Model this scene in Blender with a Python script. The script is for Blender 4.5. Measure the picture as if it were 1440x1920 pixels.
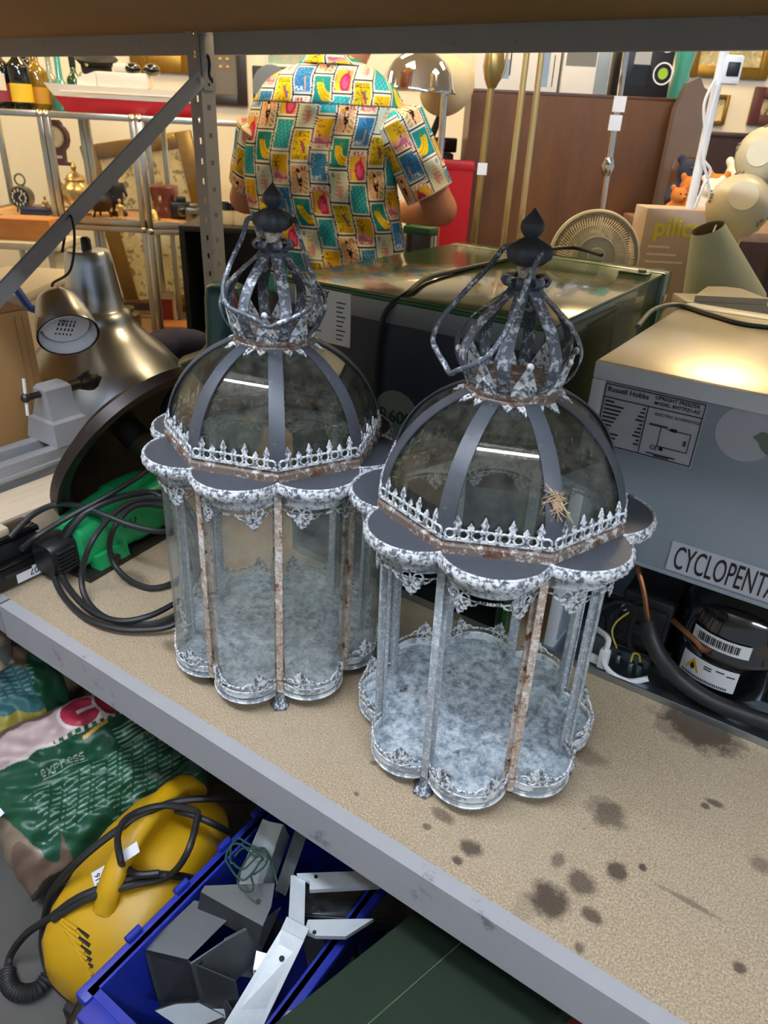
import bpy, bmesh, math, random
import numpy as np
from mathutils import Vector, Matrix
random.seed(7)
PI = math.pi
for o in list(bpy.data.objects): bpy.data.objects.remove(o)
SC = bpy.context.scene
COL = SC.collection

# ------------------------------------------------------------------ camera
CAM = Vector((0.0, -0.486, 0.75))            # shelf top is z = 0, shelf front edge is y = 0
RM = Matrix(((0.8256, -0.3012, 0.4770), (0.5627, 0.3740, -0.7373), (0.0431, 0.8772, 0.4783)))
FPX = 1331.0
cd = bpy.data.cameras.new('camera'); cam = bpy.data.objects.new('camera', cd); COL.objects.link(cam)
cam.matrix_world = Matrix.Translation(CAM) @ RM.to_4x4()
cd.sensor_width = 36; cd.lens = FPX*36/1920; cd.clip_start = 0.02; cd.clip_end = 60
cd.dof.use_dof = True; cd.dof.focus_distance = 0.98; cd.dof.aperture_fstop = 9.0
SC.camera = cam
SC.cycles.transparent_max_bounces = 40; SC.cycles.max_bounces = 12
SC.view_settings.view_transform = 'Standard'; SC.view_settings.look = 'None'
SC.view_settings.exposure = 0.42; SC.view_settings.gamma = 1.0
SC.view_settings.use_curve_mapping = False
W = bpy.data.worlds.new('world'); SC.world = W; W.use_nodes = True
W.node_tree.nodes['Background'].inputs[0].default_value = (0.74, 0.87, 1.0, 1)
W.node_tree.nodes['Background'].inputs[1].default_value = 0.34

FLOOR_Z = -0.60
CEIL_Z = 2.2
YAW = math.radians(32.93)
UX = Vector((math.cos(YAW), math.sin(YAW), 0)); WX = Vector((-math.sin(YAW), math.cos(YAW), 0))
def ray(px, py): return RM @ Vector(((px-720)/FPX, -(py-960)/FPX, -1))
def PZ(px, py, z):
    r = ray(px, py); return CAM + r*((z-CAM.z)/r.z)
def PY(px, py, y):
    r = ray(px, py); return CAM + r*((y-CAM.y)/r.y)
def PX(px, py, x):
    r = ray(px, py); return CAM + r*((x-CAM.x)/r.x)
def PW(px, py, w):                         # room frame (u right, w away, z up), origin under the camera
    r = ray(px, py); t = w/(r.dot(WX)); return Vector((r.dot(UX)*t, w, CAM.z + r.z*t))
def RW(u, w, z): return Vector((CAM.x, CAM.y, 0)) + UX*u + WX*w + Vector((0, 0, z))
def PWW(px, py, w): return RW(*PW(px, py, w))

# ------------------------------------------------------------------ mesh helpers
class MB:
    def __init__(s): s.v = []; s.f = []
    def add(s, vs, fs):
        n = len(s.v); s.v += [tuple(v) for v in vs]; s.f += [tuple(i+n for i in f) for f in fs]; return s
    def xf(s, M):
        s.v = [tuple(M @ Vector(v)) for v in s.v]; return s
    def merge(s, o, M=None):
        return s.add([tuple(M @ Vector(v)) for v in o.v] if M else o.v, o.f)
    def box(s, x0, x1, y0, y1, z0, z1, b=0.0):
        if x1 < x0: x0, x1 = x1, x0
        if y1 < y0: y0, y1 = y1, y0
        if z1 < z0: z0, z1 = z1, z0
        if b <= 0:
            return s.add([(x, y, z) for z in (z0, z1) for y in (y0, y1) for x in (x0, x1)],
                [(0,2,3,1),(4,5,7,6),(0,1,5,4),(2,6,7,3),(0,4,6,2),(1,3,7,5)])
        b = min(b, (x1-x0)*.49, (y1-y0)*.49, (z1-z0)*.49)
        bm = bmesh.new(); bmesh.ops.create_cube(bm, size=1)
        for v in bm.verts: v.co = ((x0+x1)/2+v.co.x*(x1-x0), (y0+y1)/2+v.co.y*(y1-y0), (z0+z1)/2+v.co.z*(z1-z0))
        bmesh.ops.bevel(bm, geom=bm.edges[:], offset=b, segments=2, profile=.5, affect='EDGES')
        return s.bm(bm)
    def bm(s, bm):
        bm.verts.ensure_lookup_table(); bm.verts.index_update()
        s.add([v.co[:] for v in bm.verts], [[v.index for v in f.verts] for f in bm.faces]); bm.free(); return s
    def tube(s, pts, r, n=8, closed=False, cap=True, flat=None):
        pts = [Vector(p) for p in pts]; m = len(pts); rr = r if hasattr(r, '__len__') else [r]*m
        T = []
        for i in range(m):
            a = pts[(i-1) % m] if (closed or i > 0) else pts[i]
            b = pts[(i+1) % m] if (closed or i < m-1) else pts[i]
            t = b-a; T.append(t.normalized() if t.length > 1e-9 else Vector((0,0,1)))
        up = Vector((0,0,1)) if abs(T[0].z) < .9 else Vector((1,0,0))
        N = (up - T[0]*up.dot(T[0])).normalized(); vs = []
        for i in range(m):
            N = (N - T[i]*N.dot(T[i])).normalized() if (N - T[i]*N.dot(T[i])).length > 1e-6 else T[i].orthogonal().normalized()
            B = T[i].cross(N)
            for k in range(n):
                a = 2*PI*k/n; vs.append(pts[i] + (N*math.cos(a) + B*math.sin(a)*(flat or 1))*rr[i])
        fs = []
        for i in range(m if closed else m-1):
            j = (i+1) % m
            for k in range(n): fs.append((i*n+k, i*n+(k+1) % n, j*n+(k+1) % n, j*n+k))
        if cap and not closed: fs += [tuple(range(n))[::-1], tuple((m-1)*n+k for k in range(n))]
        return s.add(vs, fs)
    def lathe(s, prof, n=32, mod=None, cap=True, a0=0, a1=2*PI):
        full = abs(a1-a0-2*PI) < 1e-6; nn = n if full else n+1; vs = []
        for r, z in prof:
            for k in range(nn):
                a = a0+(a1-a0)*k/n; q = r*(mod(a, r, z) if mod else 1); vs.append((q*math.cos(a), q*math.sin(a), z))
        fs = []
        for i in range(len(prof)-1):
            for k in range(n):
                k2 = (k+1) % nn; fs.append((i*nn+k, i*nn+k2, (i+1)*nn+k2, (i+1)*nn+k))
        if cap and full:
            if prof[0][0] > 1e-5: fs.append(tuple(range(nn))[::-1])
            if prof[-1][0] > 1e-5: fs.append(tuple((len(prof)-1)*nn+k for k in range(nn)))
        return s.add(vs, fs)
    def prism(s, poly, h, fn=None, h0=0):            # polygon (a,b) pushed from depth h0 to h; fn maps (a,b,c) into space
        fn = fn or (lambda a, b, c: (a, b, c)); n = len(poly)
        return s.add([fn(a, b, h0) for a, b in poly] + [fn(a, b, h) for a, b in poly],
            [tuple(range(n))[::-1], tuple(range(n, 2*n))] + [(i, (i+1) % n, n+(i+1) % n, n+i) for i in range(n)])
    def loft(s, rings, cap=True, closed=False):
        n = len(rings[0]); vs = [v for r in rings for v in r]; fs = []; m = len(rings)
        for i in range(m if closed else m-1):
            j = (i+1) % m
            for k in range(n): fs.append((i*n+k, i*n+(k+1) % n, j*n+(k+1) % n, j*n+k))
        if cap and not closed: fs += [tuple(range(n))[::-1], tuple((m-1)*n+k for k in range(n))]
        return s.add(vs, fs)
    def sheet(s, P, nu, nv, th):                      # grid surface P(i,j) with thickness th along its normals
        g = [[Vector(P(i, j)) for j in range(nv)] for i in range(nu)]
        A = []; B = []
        for i in range(nu):
            for j in range(nv):
                du = g[min(i+1, nu-1)][j]-g[max(i-1, 0)][j]; dv = g[i][min(j+1, nv-1)]-g[i][max(j-1, 0)]
                nn = du.cross(dv); nn = nn.normalized() if nn.length > 1e-12 else Vector((0,0,1))
                A.append(g[i][j]+nn*th/2); B.append(g[i][j]-nn*th/2)
        N = nu*nv; fs = []
        for i in range(nu-1):
            for j in range(nv-1):
                a = i*nv+j; b = a+nv; fs.append((a, b, b+1, a+1)); fs.append((N+a, N+a+1, N+b+1, N+b))
        for i in range(nu-1):
            a = i*nv; fs.append((a, N+a, N+a+nv, a+nv)); a = i*nv+nv-1; fs.append((a, a+nv, N+a+nv, N+a))
        for j in range(nv-1):
            fs.append((j, j+1, N+j+1, N+j)); a = (nu-1)*nv+j; fs.append((a, N+a, N+a+1, a+1))
        return s.add(A+B, fs)
    def ell(s, c, r, n=16, m=10, M=None):
        vs = []; fs = []
        for i in range(m+1):
            t = PI*i/m
            for k in range(n):
                a = 2*PI*k/n; p = Vector((r[0]*math.sin(t)*math.cos(a), r[1]*math.sin(t)*math.sin(a), r[2]*math.cos(t)))
                vs.append(tuple((M @ p if M else p)+Vector(c)))
        for i in range(m):
            for k in range(n): fs.append((i*n+k, (i+1)*n+k, (i+1)*n+(k+1) % n, i*n+(k+1) % n))
        return s.add(vs, fs)

def mesh_of(name, mb, smooth=40, mat=None, merge=0):
    me = bpy.data.meshes.new(name); me.from_pydata(mb.v, [], mb.f)
    bm = bmesh.new(); bm.from_mesh(me)
    bmesh.ops.remove_doubles(bm, verts=bm.verts, dist=1e-6)
    bmesh.ops.recalc_face_normals(bm, faces=bm.faces); bm.to_mesh(me); bm.free()
    if smooth:
        me.polygons.foreach_set('use_smooth', [True]*len(me.polygons)); me.set_sharp_from_angle(angle=math.radians(smooth))
    if mat: me.materials.append(M_(mat))
    return me
def ob(name, mb, mat, parent=None, loc=None, rot=None, smooth=40, label=None):
    me = mb if isinstance(mb, bpy.types.Mesh) else mesh_of(name, mb, smooth, mat)
    o = bpy.data.objects.new(name, me); COL.objects.link(o)
    if parent: o.parent = parent
    if loc is not None: o.location = loc
    if rot is not None: o.rotation_euler = rot
    if label: o['label'] = label
    return o
def tag(o, label, cat, group=None):
    o['label'] = label; o['category'] = cat
    if group: o['group'] = group
    return o
def thing(name, label, cat, loc=(0,0,0), rotz=0, group=None, rot=None):
    o = bpy.data.objects.new(name, None); COL.objects.link(o); o.empty_display_size = .05
    o.location = loc; o.rotation_euler = rot or (0, 0, rotz)
    return tag(o, label, cat, group)
def rthing(name, label, cat, u, w, z, da=0, group=None): return thing(name, label, cat, RW(u, w, z), YAW+da, group)
def struct(name, mb, mat, parent=None, smooth=40):
    o = ob(name, mb, mat, parent, smooth=smooth)
    if not parent: o['kind'] = 'structure'
    return o
def text(s, size, mat, parent, loc, rot=(0,0,0), depth=0.0004, name='lettering', sx=1.0, align='LEFT', bold=0, shear=0):
    c = bpy.data.curves.new(name, 'FONT'); c.body = s; c.size = size; c.extrude = depth; c.align_x = align; c.resolution_u = 3
    c.offset = bold; c.shear = shear
    t = bpy.data.objects.new(name, c); COL.objects.link(t)
    bpy.context.view_layer.update()
    me = bpy.data.meshes.new_from_object(t.evaluated_get(bpy.context.evaluated_depsgraph_get()))
    bpy.data.objects.remove(t); me.materials.clear(); me.materials.append(M_(mat))
    if sx != 1:
        me.transform(Matrix.Diagonal((sx, 1, 1, 1)))
    o = bpy.data.objects.new(name, me); COL.objects.link(o); o.parent = parent; o.location = loc; o.rotation_euler = rot
    return o
def cr(pts, n=6, closed=False):                     # Catmull-Rom smoothing
    P = [Vector(p) for p in pts]; m = len(P); out = []
    for i in range(m if closed else m-1):
        if closed: a, b, c, d = P[i-1], P[i], P[(i+1) % m], P[(i+2) % m]
        else: a, b, c, d = P[max(i-1, 0)], P[i], P[i+1], P[min(i+2, m-1)]
        for k in range(n):
            t = k/n; out.append(.5*((2*b)+(c-a)*t+(2*a-5*b+4*c-d)*t*t+(3*b-a-3*c+d)*t**3))
    if not closed: out.append(P[-1])
    return out
def remeshed(name, mb, voxel, mat, parent=None, smooth_it=4):  # fuse overlapping shapes into one continuous skin
    me = mesh_of(name, mb, 0); o = bpy.data.objects.new(name, me); COL.objects.link(o)
    m = o.modifiers.new('r', 'REMESH'); m.mode = 'VOXEL'; m.voxel_size = voxel
    if smooth_it: k = o.modifiers.new('s', 'SMOOTH'); k.iterations = smooth_it; k.factor = .5
    bpy.context.view_layer.update()
    me2 = bpy.data.meshes.new_from_object(o.evaluated_get(bpy.context.evaluated_depsgraph_get()))
    bpy.data.objects.remove(o); me2.polygons.foreach_set('use_smooth', [True]*len(me2.polygons))
    me2.materials.clear(); me2.materials.append(M_(mat)); me2.name = name
    o = bpy.data.objects.new(name, me2); COL.objects.link(o)
    if parent: o.parent = parent
    return o
def capsule(mb, a, b, ra, rb, n=12):                  # tapered limb with round ends
    a = Vector(a); b = Vector(b); d = (b-a); L = d.length; d.normalize()
    pts = []; rr = []
    for i in range(5):
        t = i/4*PI/2; pts.append(a-d*ra*math.cos(t)); rr.append(max(ra*math.sin(t), 1e-4))
    for i in range(5):
        t = (1-i/4)*PI/2; pts.append(b+d*rb*math.cos(t)); rr.append(max(rb*math.sin(t), 1e-4))
    return mb.tube(pts, rr, n)

# ------------------------------------------------------------------ materials
MATS = {}
def lin(c):
    if isinstance(c, str):
        c = [int(c[i:i+2], 16)/255 for i in (0, 2, 4)]
        return tuple(x/12.92 if x <= .04045 else ((x+.055)/1.055)**2.4 for x in c)+(1,)
    return tuple(c)[:3]+(1,)
def newmat(name):
    m = bpy.data.materials.new(name); m.use_nodes = True; MATS[name] = m
    nt = m.node_tree; return m, nt, nt.nodes['Principled BSDF']
def nd(nt, typ, **kw):
    n = nt.nodes.new(typ)
    for k, v in kw.items():
        if k in n.inputs.keys() if isinstance(k, str) else False: n.inputs[k].default_value = v
        else: setattr(n, k, v)
    return n
def mixc(nt, fac, a, b):
    n = nt.nodes.new('ShaderNodeMix'); n.data_type = 'RGBA'
    for s, v in ((0, fac), (6, a), (7, b)):
        if hasattr(v, 'is_output'): nt.links.new(v, n.inputs[s])
        elif s == 0: n.inputs[0].default_value = v
        else: n.inputs[s].default_value = lin(v)
    return n.outputs[2]
def mth(nt, op, a, b=None, clamp=False):
    n = nt.nodes.new('ShaderNodeMath'); n.operation = op; n.use_clamp = clamp
    for i, v in enumerate((a, b)):
        if v is None: continue
        if hasattr(v, 'is_output'): nt.links.new(v, n.inputs[i])
        else: n.inputs[i].default_value = v
    return n.outputs[0]
def noise(nt, co, scale, detail=4, rough=.6, dist=0):
    n = nd(nt, 'ShaderNodeTexNoise'); n.inputs['Scale'].default_value = scale; n.inputs['Detail'].default_value = detail
    n.inputs['Roughness'].default_value = rough; n.inputs['Distortion'].default_value = dist
    if co: nt.links.new(co, n.inputs['Vector'])
    return n.outputs['Fac']
def ramp(nt, fac, lo, hi):                           # smooth threshold
    n = nd(nt, 'ShaderNodeMapRange'); n.inputs[1].default_value = lo; n.inputs[2].default_value = hi
    nt.links.new(fac, n.inputs[0]); return n.outputs[0]
def coord(nt, kind='Object', scale=None, rot=None):
    t = nd(nt, 'ShaderNodeTexCoord'); o = t.outputs[kind]
    if scale or rot:
        mp = nd(nt, 'ShaderNodeMapping'); nt.links.new(o, mp.inputs[0])
        if scale: mp.inputs['Scale'].default_value = scale
        if rot: mp.inputs['Rotation'].default_value = rot
        o = mp.outputs[0]
    return o
def bump(nt, bs, h, strength=.3, dist=.002):
    b = nd(nt, 'ShaderNodeBump'); b.inputs['Strength'].default_value = strength; b.inputs['Distance'].default_value = dist
    nt.links.new(h, b.inputs['Height']); nt.links.new(b.outputs[0], bs.inputs['Normal'])
def plain(name, c, rough=.5, metal=0, var=.12, scale=20, spec=.5, c2=None, thr=(.55,.62), bmp=0, emit=None, coat=0, sss=0):
    """one colour with slight mottling; c2 appears in patches where a noise passes thr"""
    m, nt, bs = newmat(name); co = coord(nt)
    n = noise(nt, co, scale)
    dark = tuple(x*(1-var) for x in lin(c)[:3]); lite = tuple(min(1, x*(1+var)) for x in lin(c)[:3])
    col = mixc(nt, n, dark, lite)
    if c2: col = mixc(nt, ramp(nt, noise(nt, co, scale*.6, 6, .65), *thr), col, c2)
    nt.links.new(col, bs.inputs['Base Color'])
    bs.inputs['Roughness'].default_value = rough; bs.inputs['Metallic'].default_value = metal
    bs.inputs['Specular IOR Level'].default_value = spec; bs.inputs['Coat Weight'].default_value = coat
    if bmp: bump(nt, bs, noise(nt, co, scale*3), bmp)
    if emit:
        bs.inputs['Emission Color'].default_value = lin(emit[0]); bs.inputs['Emission Strength'].default_value = emit[1]
    return m
def aged(name, base, white, rust, wlo=.5, rlo=.62, scale=40, rough=.65, metal=.2, bmp=.5, soft=.09):
    """old painted zinc: base paint, white bloom patches and rust patches, all with shapes of their own"""
    m, nt, bs = newmat(name); co = coord(nt)
    n1 = noise(nt, co, scale, 7, .7); n2 = noise(nt, co, scale*.45, 6, .7); n3 = noise(nt, co, scale*3, 4, .7)
    b = mixc(nt, n3, tuple(x*.72 for x in lin(base)[:3]), tuple(min(1, x*1.3) for x in lin(base)[:3]))
    w = mth(nt, 'ADD', n1, mth(nt, 'MULTIPLY', mth(nt, 'SUBTRACT', n3, .5), .35))
    c = mixc(nt, ramp(nt, w, wlo, wlo+soft), b, white)
    c = mixc(nt, ramp(nt, n2, rlo, rlo+.08), c, mixc(nt, n3, rust, '3A2418'))
    nt.links.new(c, bs.inputs['Base Color'])
    bs.inputs['Roughness'].default_value = rough; bs.inputs['Metallic'].default_value = metal
    bump(nt, bs, n1, bmp, .002); return m
def glass(name, tint=(1,1,1), gloss=.08, dirt=0.0, rough=.0, dirtc='C8C8C0', dscale=30):
    m, nt, bs = newmat(name); out = nt.nodes['Material Output']
    tr = nd(nt, 'ShaderNodeBsdfTransparent'); tr.inputs[0].default_value = tuple(tint)+(1,)
    gl = nd(nt, 'ShaderNodeBsdfGlossy'); gl.inputs['Roughness'].default_value = rough
    lw = nd(nt, 'ShaderNodeLayerWeight'); lw.inputs[0].default_value = .5; fk = mth(nt, 'MULTIPLY', mth(nt, 'POWER', lw.outputs['Facing'], 4.5), .8)
    mx = nd(nt, 'ShaderNodeMixShader'); nt.links.new(mth(nt, 'ADD', fk, gloss, True), mx.inputs[0])
    nt.links.new(tr.outputs[0], mx.inputs[1]); nt.links.new(gl.outputs[0], mx.inputs[2]); last = mx
    if dirt:
        df = nd(nt, 'ShaderNodeBsdfDiffuse'); df.inputs[0].default_value = lin(dirtc)
        m2 = nd(nt, 'ShaderNodeMixShader'); f = ramp(nt, noise(nt, coord(nt), dscale, 8, .75), .35, .8)
        nt.links.new(mth(nt, 'MULTIPLY', f, dirt), m2.inputs[0]); nt.links.new(mx.outputs[0], m2.inputs[1]); nt.links.new(df.outputs[0], m2.inputs[2]); last = m2
    nt.links.new(last.outputs[0], out.inputs[0]); return m
def wood(name, c1, c2, scale=(1,1,1), rough=.45, s=6, rot=None, coat=0):
    m, nt, bs = newmat(name); co = coord(nt, scale=scale, rot=rot)
    f = noise(nt, co, s, 8, .65, .6); g = noise(nt, co, s*5, 4, .6)
    f = mth(nt, 'ADD', mth(nt, 'MULTIPLY', f, .75), mth(nt, 'MULTIPLY', g, .25))
    nt.links.new(mixc(nt, ramp(nt, f, .3, .7), c1, c2), bs.inputs['Base Color'])
    bs.inputs['Roughness'].default_value = rough; bs.inputs['Coat Weight'].default_value = coat; return m
def brushed(name, c, rough=.3, axis=(1,1,60), s=20):
    m, nt, bs = newmat(name); co = coord(nt, scale=axis); n = noise(nt, co, s, 3, .6)
    nt.links.new(mixc(nt, n, tuple(x*.93 for x in lin(c)[:3]), tuple(min(1, x*1.05) for x in lin(c)[:3])), bs.inputs['Base Color'])
    bs.inputs['Metallic'].default_value = 1
    nt.links.new(mth(nt, 'ADD', mth(nt, 'MULTIPLY', n, .1), rough-.05), bs.inputs['Roughness']); return m
def M_(n): return MATS[n] if isinstance(n, str) else n
# ------------------------------------------------------------------ palette
plain('wall_paint', 'F0E6D0', .8, var=.04, scale=3)
plain('ceiling_paint', 'E8E2D4', .85, var=.04, scale=3)
plain('floor_grey', '504E4B', .55, var=.15, scale=8, c2='42403D')
plain('panel_glow', 'FFFFFF', .5, emit=('FFDDA2', 18.0))
plain('tube_glow', 'FFFFFF', .5, emit=('E4EEFF', 78.0))
plain('white_metal', 'E6E6E4', .4)
plain('rack_grey', 'A6A7AA', .45, .12, var=.06, scale=30, c2='77787A', thr=(.62,.7))
plain('rack_blue', '4A5263', .45, .3, var=.08, scale=30)
plain('black_plastic', '17181A', .38, var=.2)
plain('black_rubber', '1E1F21', .5, var=.2, scale=60)
plain('ink', '15151A', .6, var=.05)
plain('paper', 'E6E8EC', .6, var=.03)
plain('paper_grey', 'B9BCC6', .6, var=.03)
def chip():
    m, nt, bs = newmat('chipboard'); co = coord(nt)
    sp = noise(nt, co, 420, 2, .5); mid = noise(nt, co, 60, 5, .7); big = noise(nt, co, 5, 4, .6)
    c = mixc(nt, ramp(nt, sp, .35, .7), '8A7860', 'BEAC90')
    c = mixc(nt, mth(nt, 'MULTIPLY', ramp(nt, mid, .5, .75), .45), c, '8A7760')
    c = mixc(nt, mth(nt, 'MULTIPLY', ramp(nt, big, .45, .75), .35), c, 'ADA08C')
    sx = nd(nt, 'ShaderNodeSeparateXYZ'); nt.links.new(co, sx.inputs[0])
    wob = mth(nt, 'MULTIPLY', mth(nt, 'SUBTRACT', noise(nt, co, 45, 6, .7), .5), 1.5)
    tot = None
    for px, py, rx, ry, k in [(1312,1362,88,50,1),(1137,1524,42,30,.8),(885,1590,27,18,.95),(857,1613,13,10,.95),
        (1028,1688,45,44,1),(1088,1655,34,26,.85),(1046,1612,15,20,.7),(1156,1632,23,22,.95),(1107,1716,24,18,.9),(1085,1777,13,14,.85),
        (1387,1814,15,13,.9),(1205,1626,9,9,1),(830,1528,30,12,.7),(800,1550,10,7,.8),(1340,1505,22,7,.9),(1290,1690,60,7,.6),(1425,1620,22,20,.6),
        (985,1700,26,40,.3),(1100,1415,46,20,.55),(1322,1510,9,7,.9),(250,1085,46,14,.7),(330,1215,40,12,.6),(560,1100,26,16,.5),(1250,1360,26,22,.5),(700,1430,9,6,.6),(668,1488,6,4,.8),(1000,1470,7,4,.8)]:
        c0 = PZ(px, py, 0); ax = (PZ(px+rx, py, 0)-c0).length; ay = (PZ(px, py+ry, 0)-c0).length; r = math.sqrt(ax*ay)
        dx = mth(nt, 'MULTIPLY', mth(nt, 'SUBTRACT', sx.outputs[0], c0.x), 1/ax); dy = mth(nt, 'MULTIPLY', mth(nt, 'SUBTRACT', sx.outputs[1], c0.y), 1/ay)
        # rotate a little so that the blots follow the view-independent board axes
        d = mth(nt, 'SQRT', mth(nt, 'ADD', mth(nt, 'MULTIPLY', dx, dx), mth(nt, 'MULTIPLY', dy, dy)))
        n = nd(nt, 'ShaderNodeMapRange'); n.inputs[1].default_value = 1.05; n.inputs[2].default_value = .55; n.inputs[4].default_value = k
        nt.links.new(mth(nt, 'ADD', d, wob), n.inputs[0])
        tot = n.outputs[0] if tot is None else mth(nt, 'MAXIMUM', tot, n.outputs[0])
    c = mixc(nt, mth(nt, 'MULTIPLY', tot, .88), c, '33261D')
    c = mixc(nt, ramp(nt, noise(nt, co, 130, 3, .5), .735, .76), c, '2C231C')
    nt.links.new(c, bs.inputs['Base Color']); bs.inputs['Roughness'].default_value = .6
    bump(nt, bs, sp, .12, .001)
chip()
plain('board_plain', 'A08460', .7, var=.12, scale=60)

# ------------------------------------------------------------------ room shell
def slab(u0, u1, w0, w1, z0, z1):
    mb = MB().box(u0, u1, w0, w1, z0, z1); return mb.xf(Matrix.Translation(RW(0,0,0)) @ Matrix.Rotation(YAW, 4, 'Z'))
struct('floor', slab(-5, 5, -3.2, 4.6, FLOOR_Z-.1, FLOOR_Z), 'floor_grey')
struct('wall_back', slab(-5, 5, 4.4, 4.6, FLOOR_Z, CEIL_Z), 'wall_paint')
struct('wall_left', slab(-5.2, -5, -3.2, 4.6, FLOOR_Z, CEIL_Z), 'wall_paint')
struct('ceiling', slab(-5, 5, -3.2, 4.6, CEIL_Z, CEIL_Z+.1), 'ceiling_paint')
def ceiling_panel(u, w, label):
    t = rthing('ceiling_light', label, 'ceiling light', u, w, CEIL_Z, group='square ceiling light panels')
    ob('frame', MB().box(-.31,.31,-.31,-.28,-.03,0).box(-.31,.31,.28,.31,-.03,0).box(-.31,-.28,-.28,.28,-.03,0).box(.28,.31,-.28,.28,-.03,0), 'white_metal', t)
    ob('diffuser', MB().box(-.28,.28,-.28,.28,-.02,-.006), 'panel_glow', t)
for u in (-2.4, -.5, 1.4):
    for w in (2.1, 3.5): ceiling_panel(u, w, 'square warm ceiling light panel above the stalls, out of view')
def strip_light(x, y, L, rot, label):
    t = thing('strip_light', label, 'ceiling light', (x, y, CEIL_Z), rot, 'fluorescent strip lights over the aisle')
    ob('housing', MB().box(-L/2, L/2, -.06, .06, -.05, 0, .008), 'white_metal', t)
    ob('tube', MB().tube([(-L/2+.03, 0, -.075), (L/2-.03, 0, -.085)], .034, 16), 'tube_glow', t)
    for s in (-1, 1): ob('end_cap', MB().box(s*(L/2-.03)-.012, s*(L/2-.03)+.012, -.025, .025, -.1, -.05, .004), 'white_metal', t)
strip_light(-.75, -.75, 2.4, .06, 'fluorescent strip light over the aisle')
strip_light(2.3, -1.1, 2.4, .06, 'fluorescent strip light over the aisle')

# ------------------------------------------------------------------ the rack
rack = thing('storage_rack', 'grey steel storage rack with a stained chipboard shelf carrying the two lanterns', 'shelving', (0, 0, FLOOR_Z))
def rk(name, mb, mat, **k):
    return ob(name, mb.xf(Matrix.Translation((0, 0, -FLOOR_Z))), mat, rack, **k)
RX, RY = -1.52, 0.95; UPZ = .925
b = ob('shelf_board', MB().box(-1.5, .95, .0005, RY, -.018, 0).add([], []), 'chipboard', None); b.parent = rack; b.matrix_parent_inverse = Matrix.Translation((0,0,-FLOOR_Z))
b = ob('shelf_board', MB().box(-2.9, -1.54, .0005, RY, -.018, 0), 'board_plain', None); b.parent = rack; b.matrix_parent_inverse = Matrix.Translation((0,0,-FLOOR_Z))
rk('upper_shelf_board', MB().box(-2.9, .95, .0, RY, UPZ, UPZ+.018), 'board_plain')
def chan(x0, x1, y, s, z0, z1):                     # beam: face plate with a lip at top and bottom, s = which way the lips go
    m = MB(); t = .002
    m.box(x0, x1, y, y+s*t, z0+t, z1-t); m.box(x0, x1, y, y+s*.021, z1-t, z1); m.box(x0, x1, y, y+s*.016, z0, z0+t)
    return m
rk('beam', chan(-1.075, .95, -.0215, 1, -.066, .0015), 'rack_grey')
rk('beam', chan(-2.9, -1.08, -.0205, 1, -.063, .0015), 'rack_grey')
rk('beam', chan(-1.5, .95, RY+.012, -1, -.066, .0015), 'rack_grey')
rk('beam', chan(-2.9, -1.54, RY+.012, -1, -.066, .0015), 'rack_grey')
for x0, x1 in ((-1.475, .95), (-2.9, -1.545)):
    rk('upper_beam', chan(x0, x1, RY-.004, 1, UPZ-.045, UPZ+.022), 'rack_grey')
    rk('upper_beam', chan(x0, x1, -.0215, 1, UPZ-.045, UPZ+.022), 'rack_grey')
def perf(w, H, pitch, hw, hh, t=.002, off=0):       # punched sheet in (a = width, b = height)
    m = MB(); a0 = (w-hw)/2+off; n = int(H/pitch)
    m.box(0, a0, 0, t, 0, H); m.box(a0+hw, w, 0, t, 0, H)
    for i in range(n+1):
        z0 = i*pitch-(pitch-hh) if i else 0; z1 = min(i*pitch, H)
        if z1 > z0: m.box(a0, a0+hw, 0, t, z0, z1)
    return m
def post(x, y, sgn):
    H = 1.75-FLOOR_Z
    p = MB(); front = perf(.036, H, .046, .008, .014, off=.003)
    side = perf(.044, H, .062, .011, .011); 
    p.merge(front, Matrix.Translation((x-.036, y, 0)))
    p.merge(side, Matrix.Translation((x, y, 0)) @ Matrix.Rotation(PI/2, 4, 'Z'))
    p.box(x-.03, x, y+.044, y+.046, 0, H); p.box(x-.040, x-.036, y, y+.012, 0, H)
    p.box(x-.004, x+.003, y-.003, y+.006, 0, H, .002)
    o = ob('post', p, 'rack_grey', rack); return o
post(RX+.02, RY-.03, 1); post(RX+.02, .0, 1); post(.97, RY-.03, 1); post(.97, 0, 1)
def connector(x, y, z):
    o = MB().box(x, x+.0025, y, y+.042, z-.085, z+.03, .001)
    rk('connector_plate', o, 'rack_grey')
    h = MB().tube(cr([(x+.003, y+.022, z-.012), (x+.004, y+.024, z-.03), (x+.003, y+.021, z-.05), (x+.003, y+.027, z-.062)], 4), .0035, 6)
    h.ell((x+.003, y+.020, z-.014), (.002, .005, .006), 8, 6).ell((x+.003, y+.030, z-.062), (.002, .004, .007), 8, 6).ell((x+.003, y+.019, z-.072), (.002, .0035, .0035), 8, 6)
    rk('slot_hook', h, 'black_plastic')
connector(RX+.024, RY-.028, UPZ-.035)
A = Vector((RX+.026, RY-.03, .832)); B = Vector((RX+.026, -.1, .11)); d = (B-A).normalized(); up = Vector((1,0,0)).cross(d)
if up.z < 0: up = -up
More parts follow.
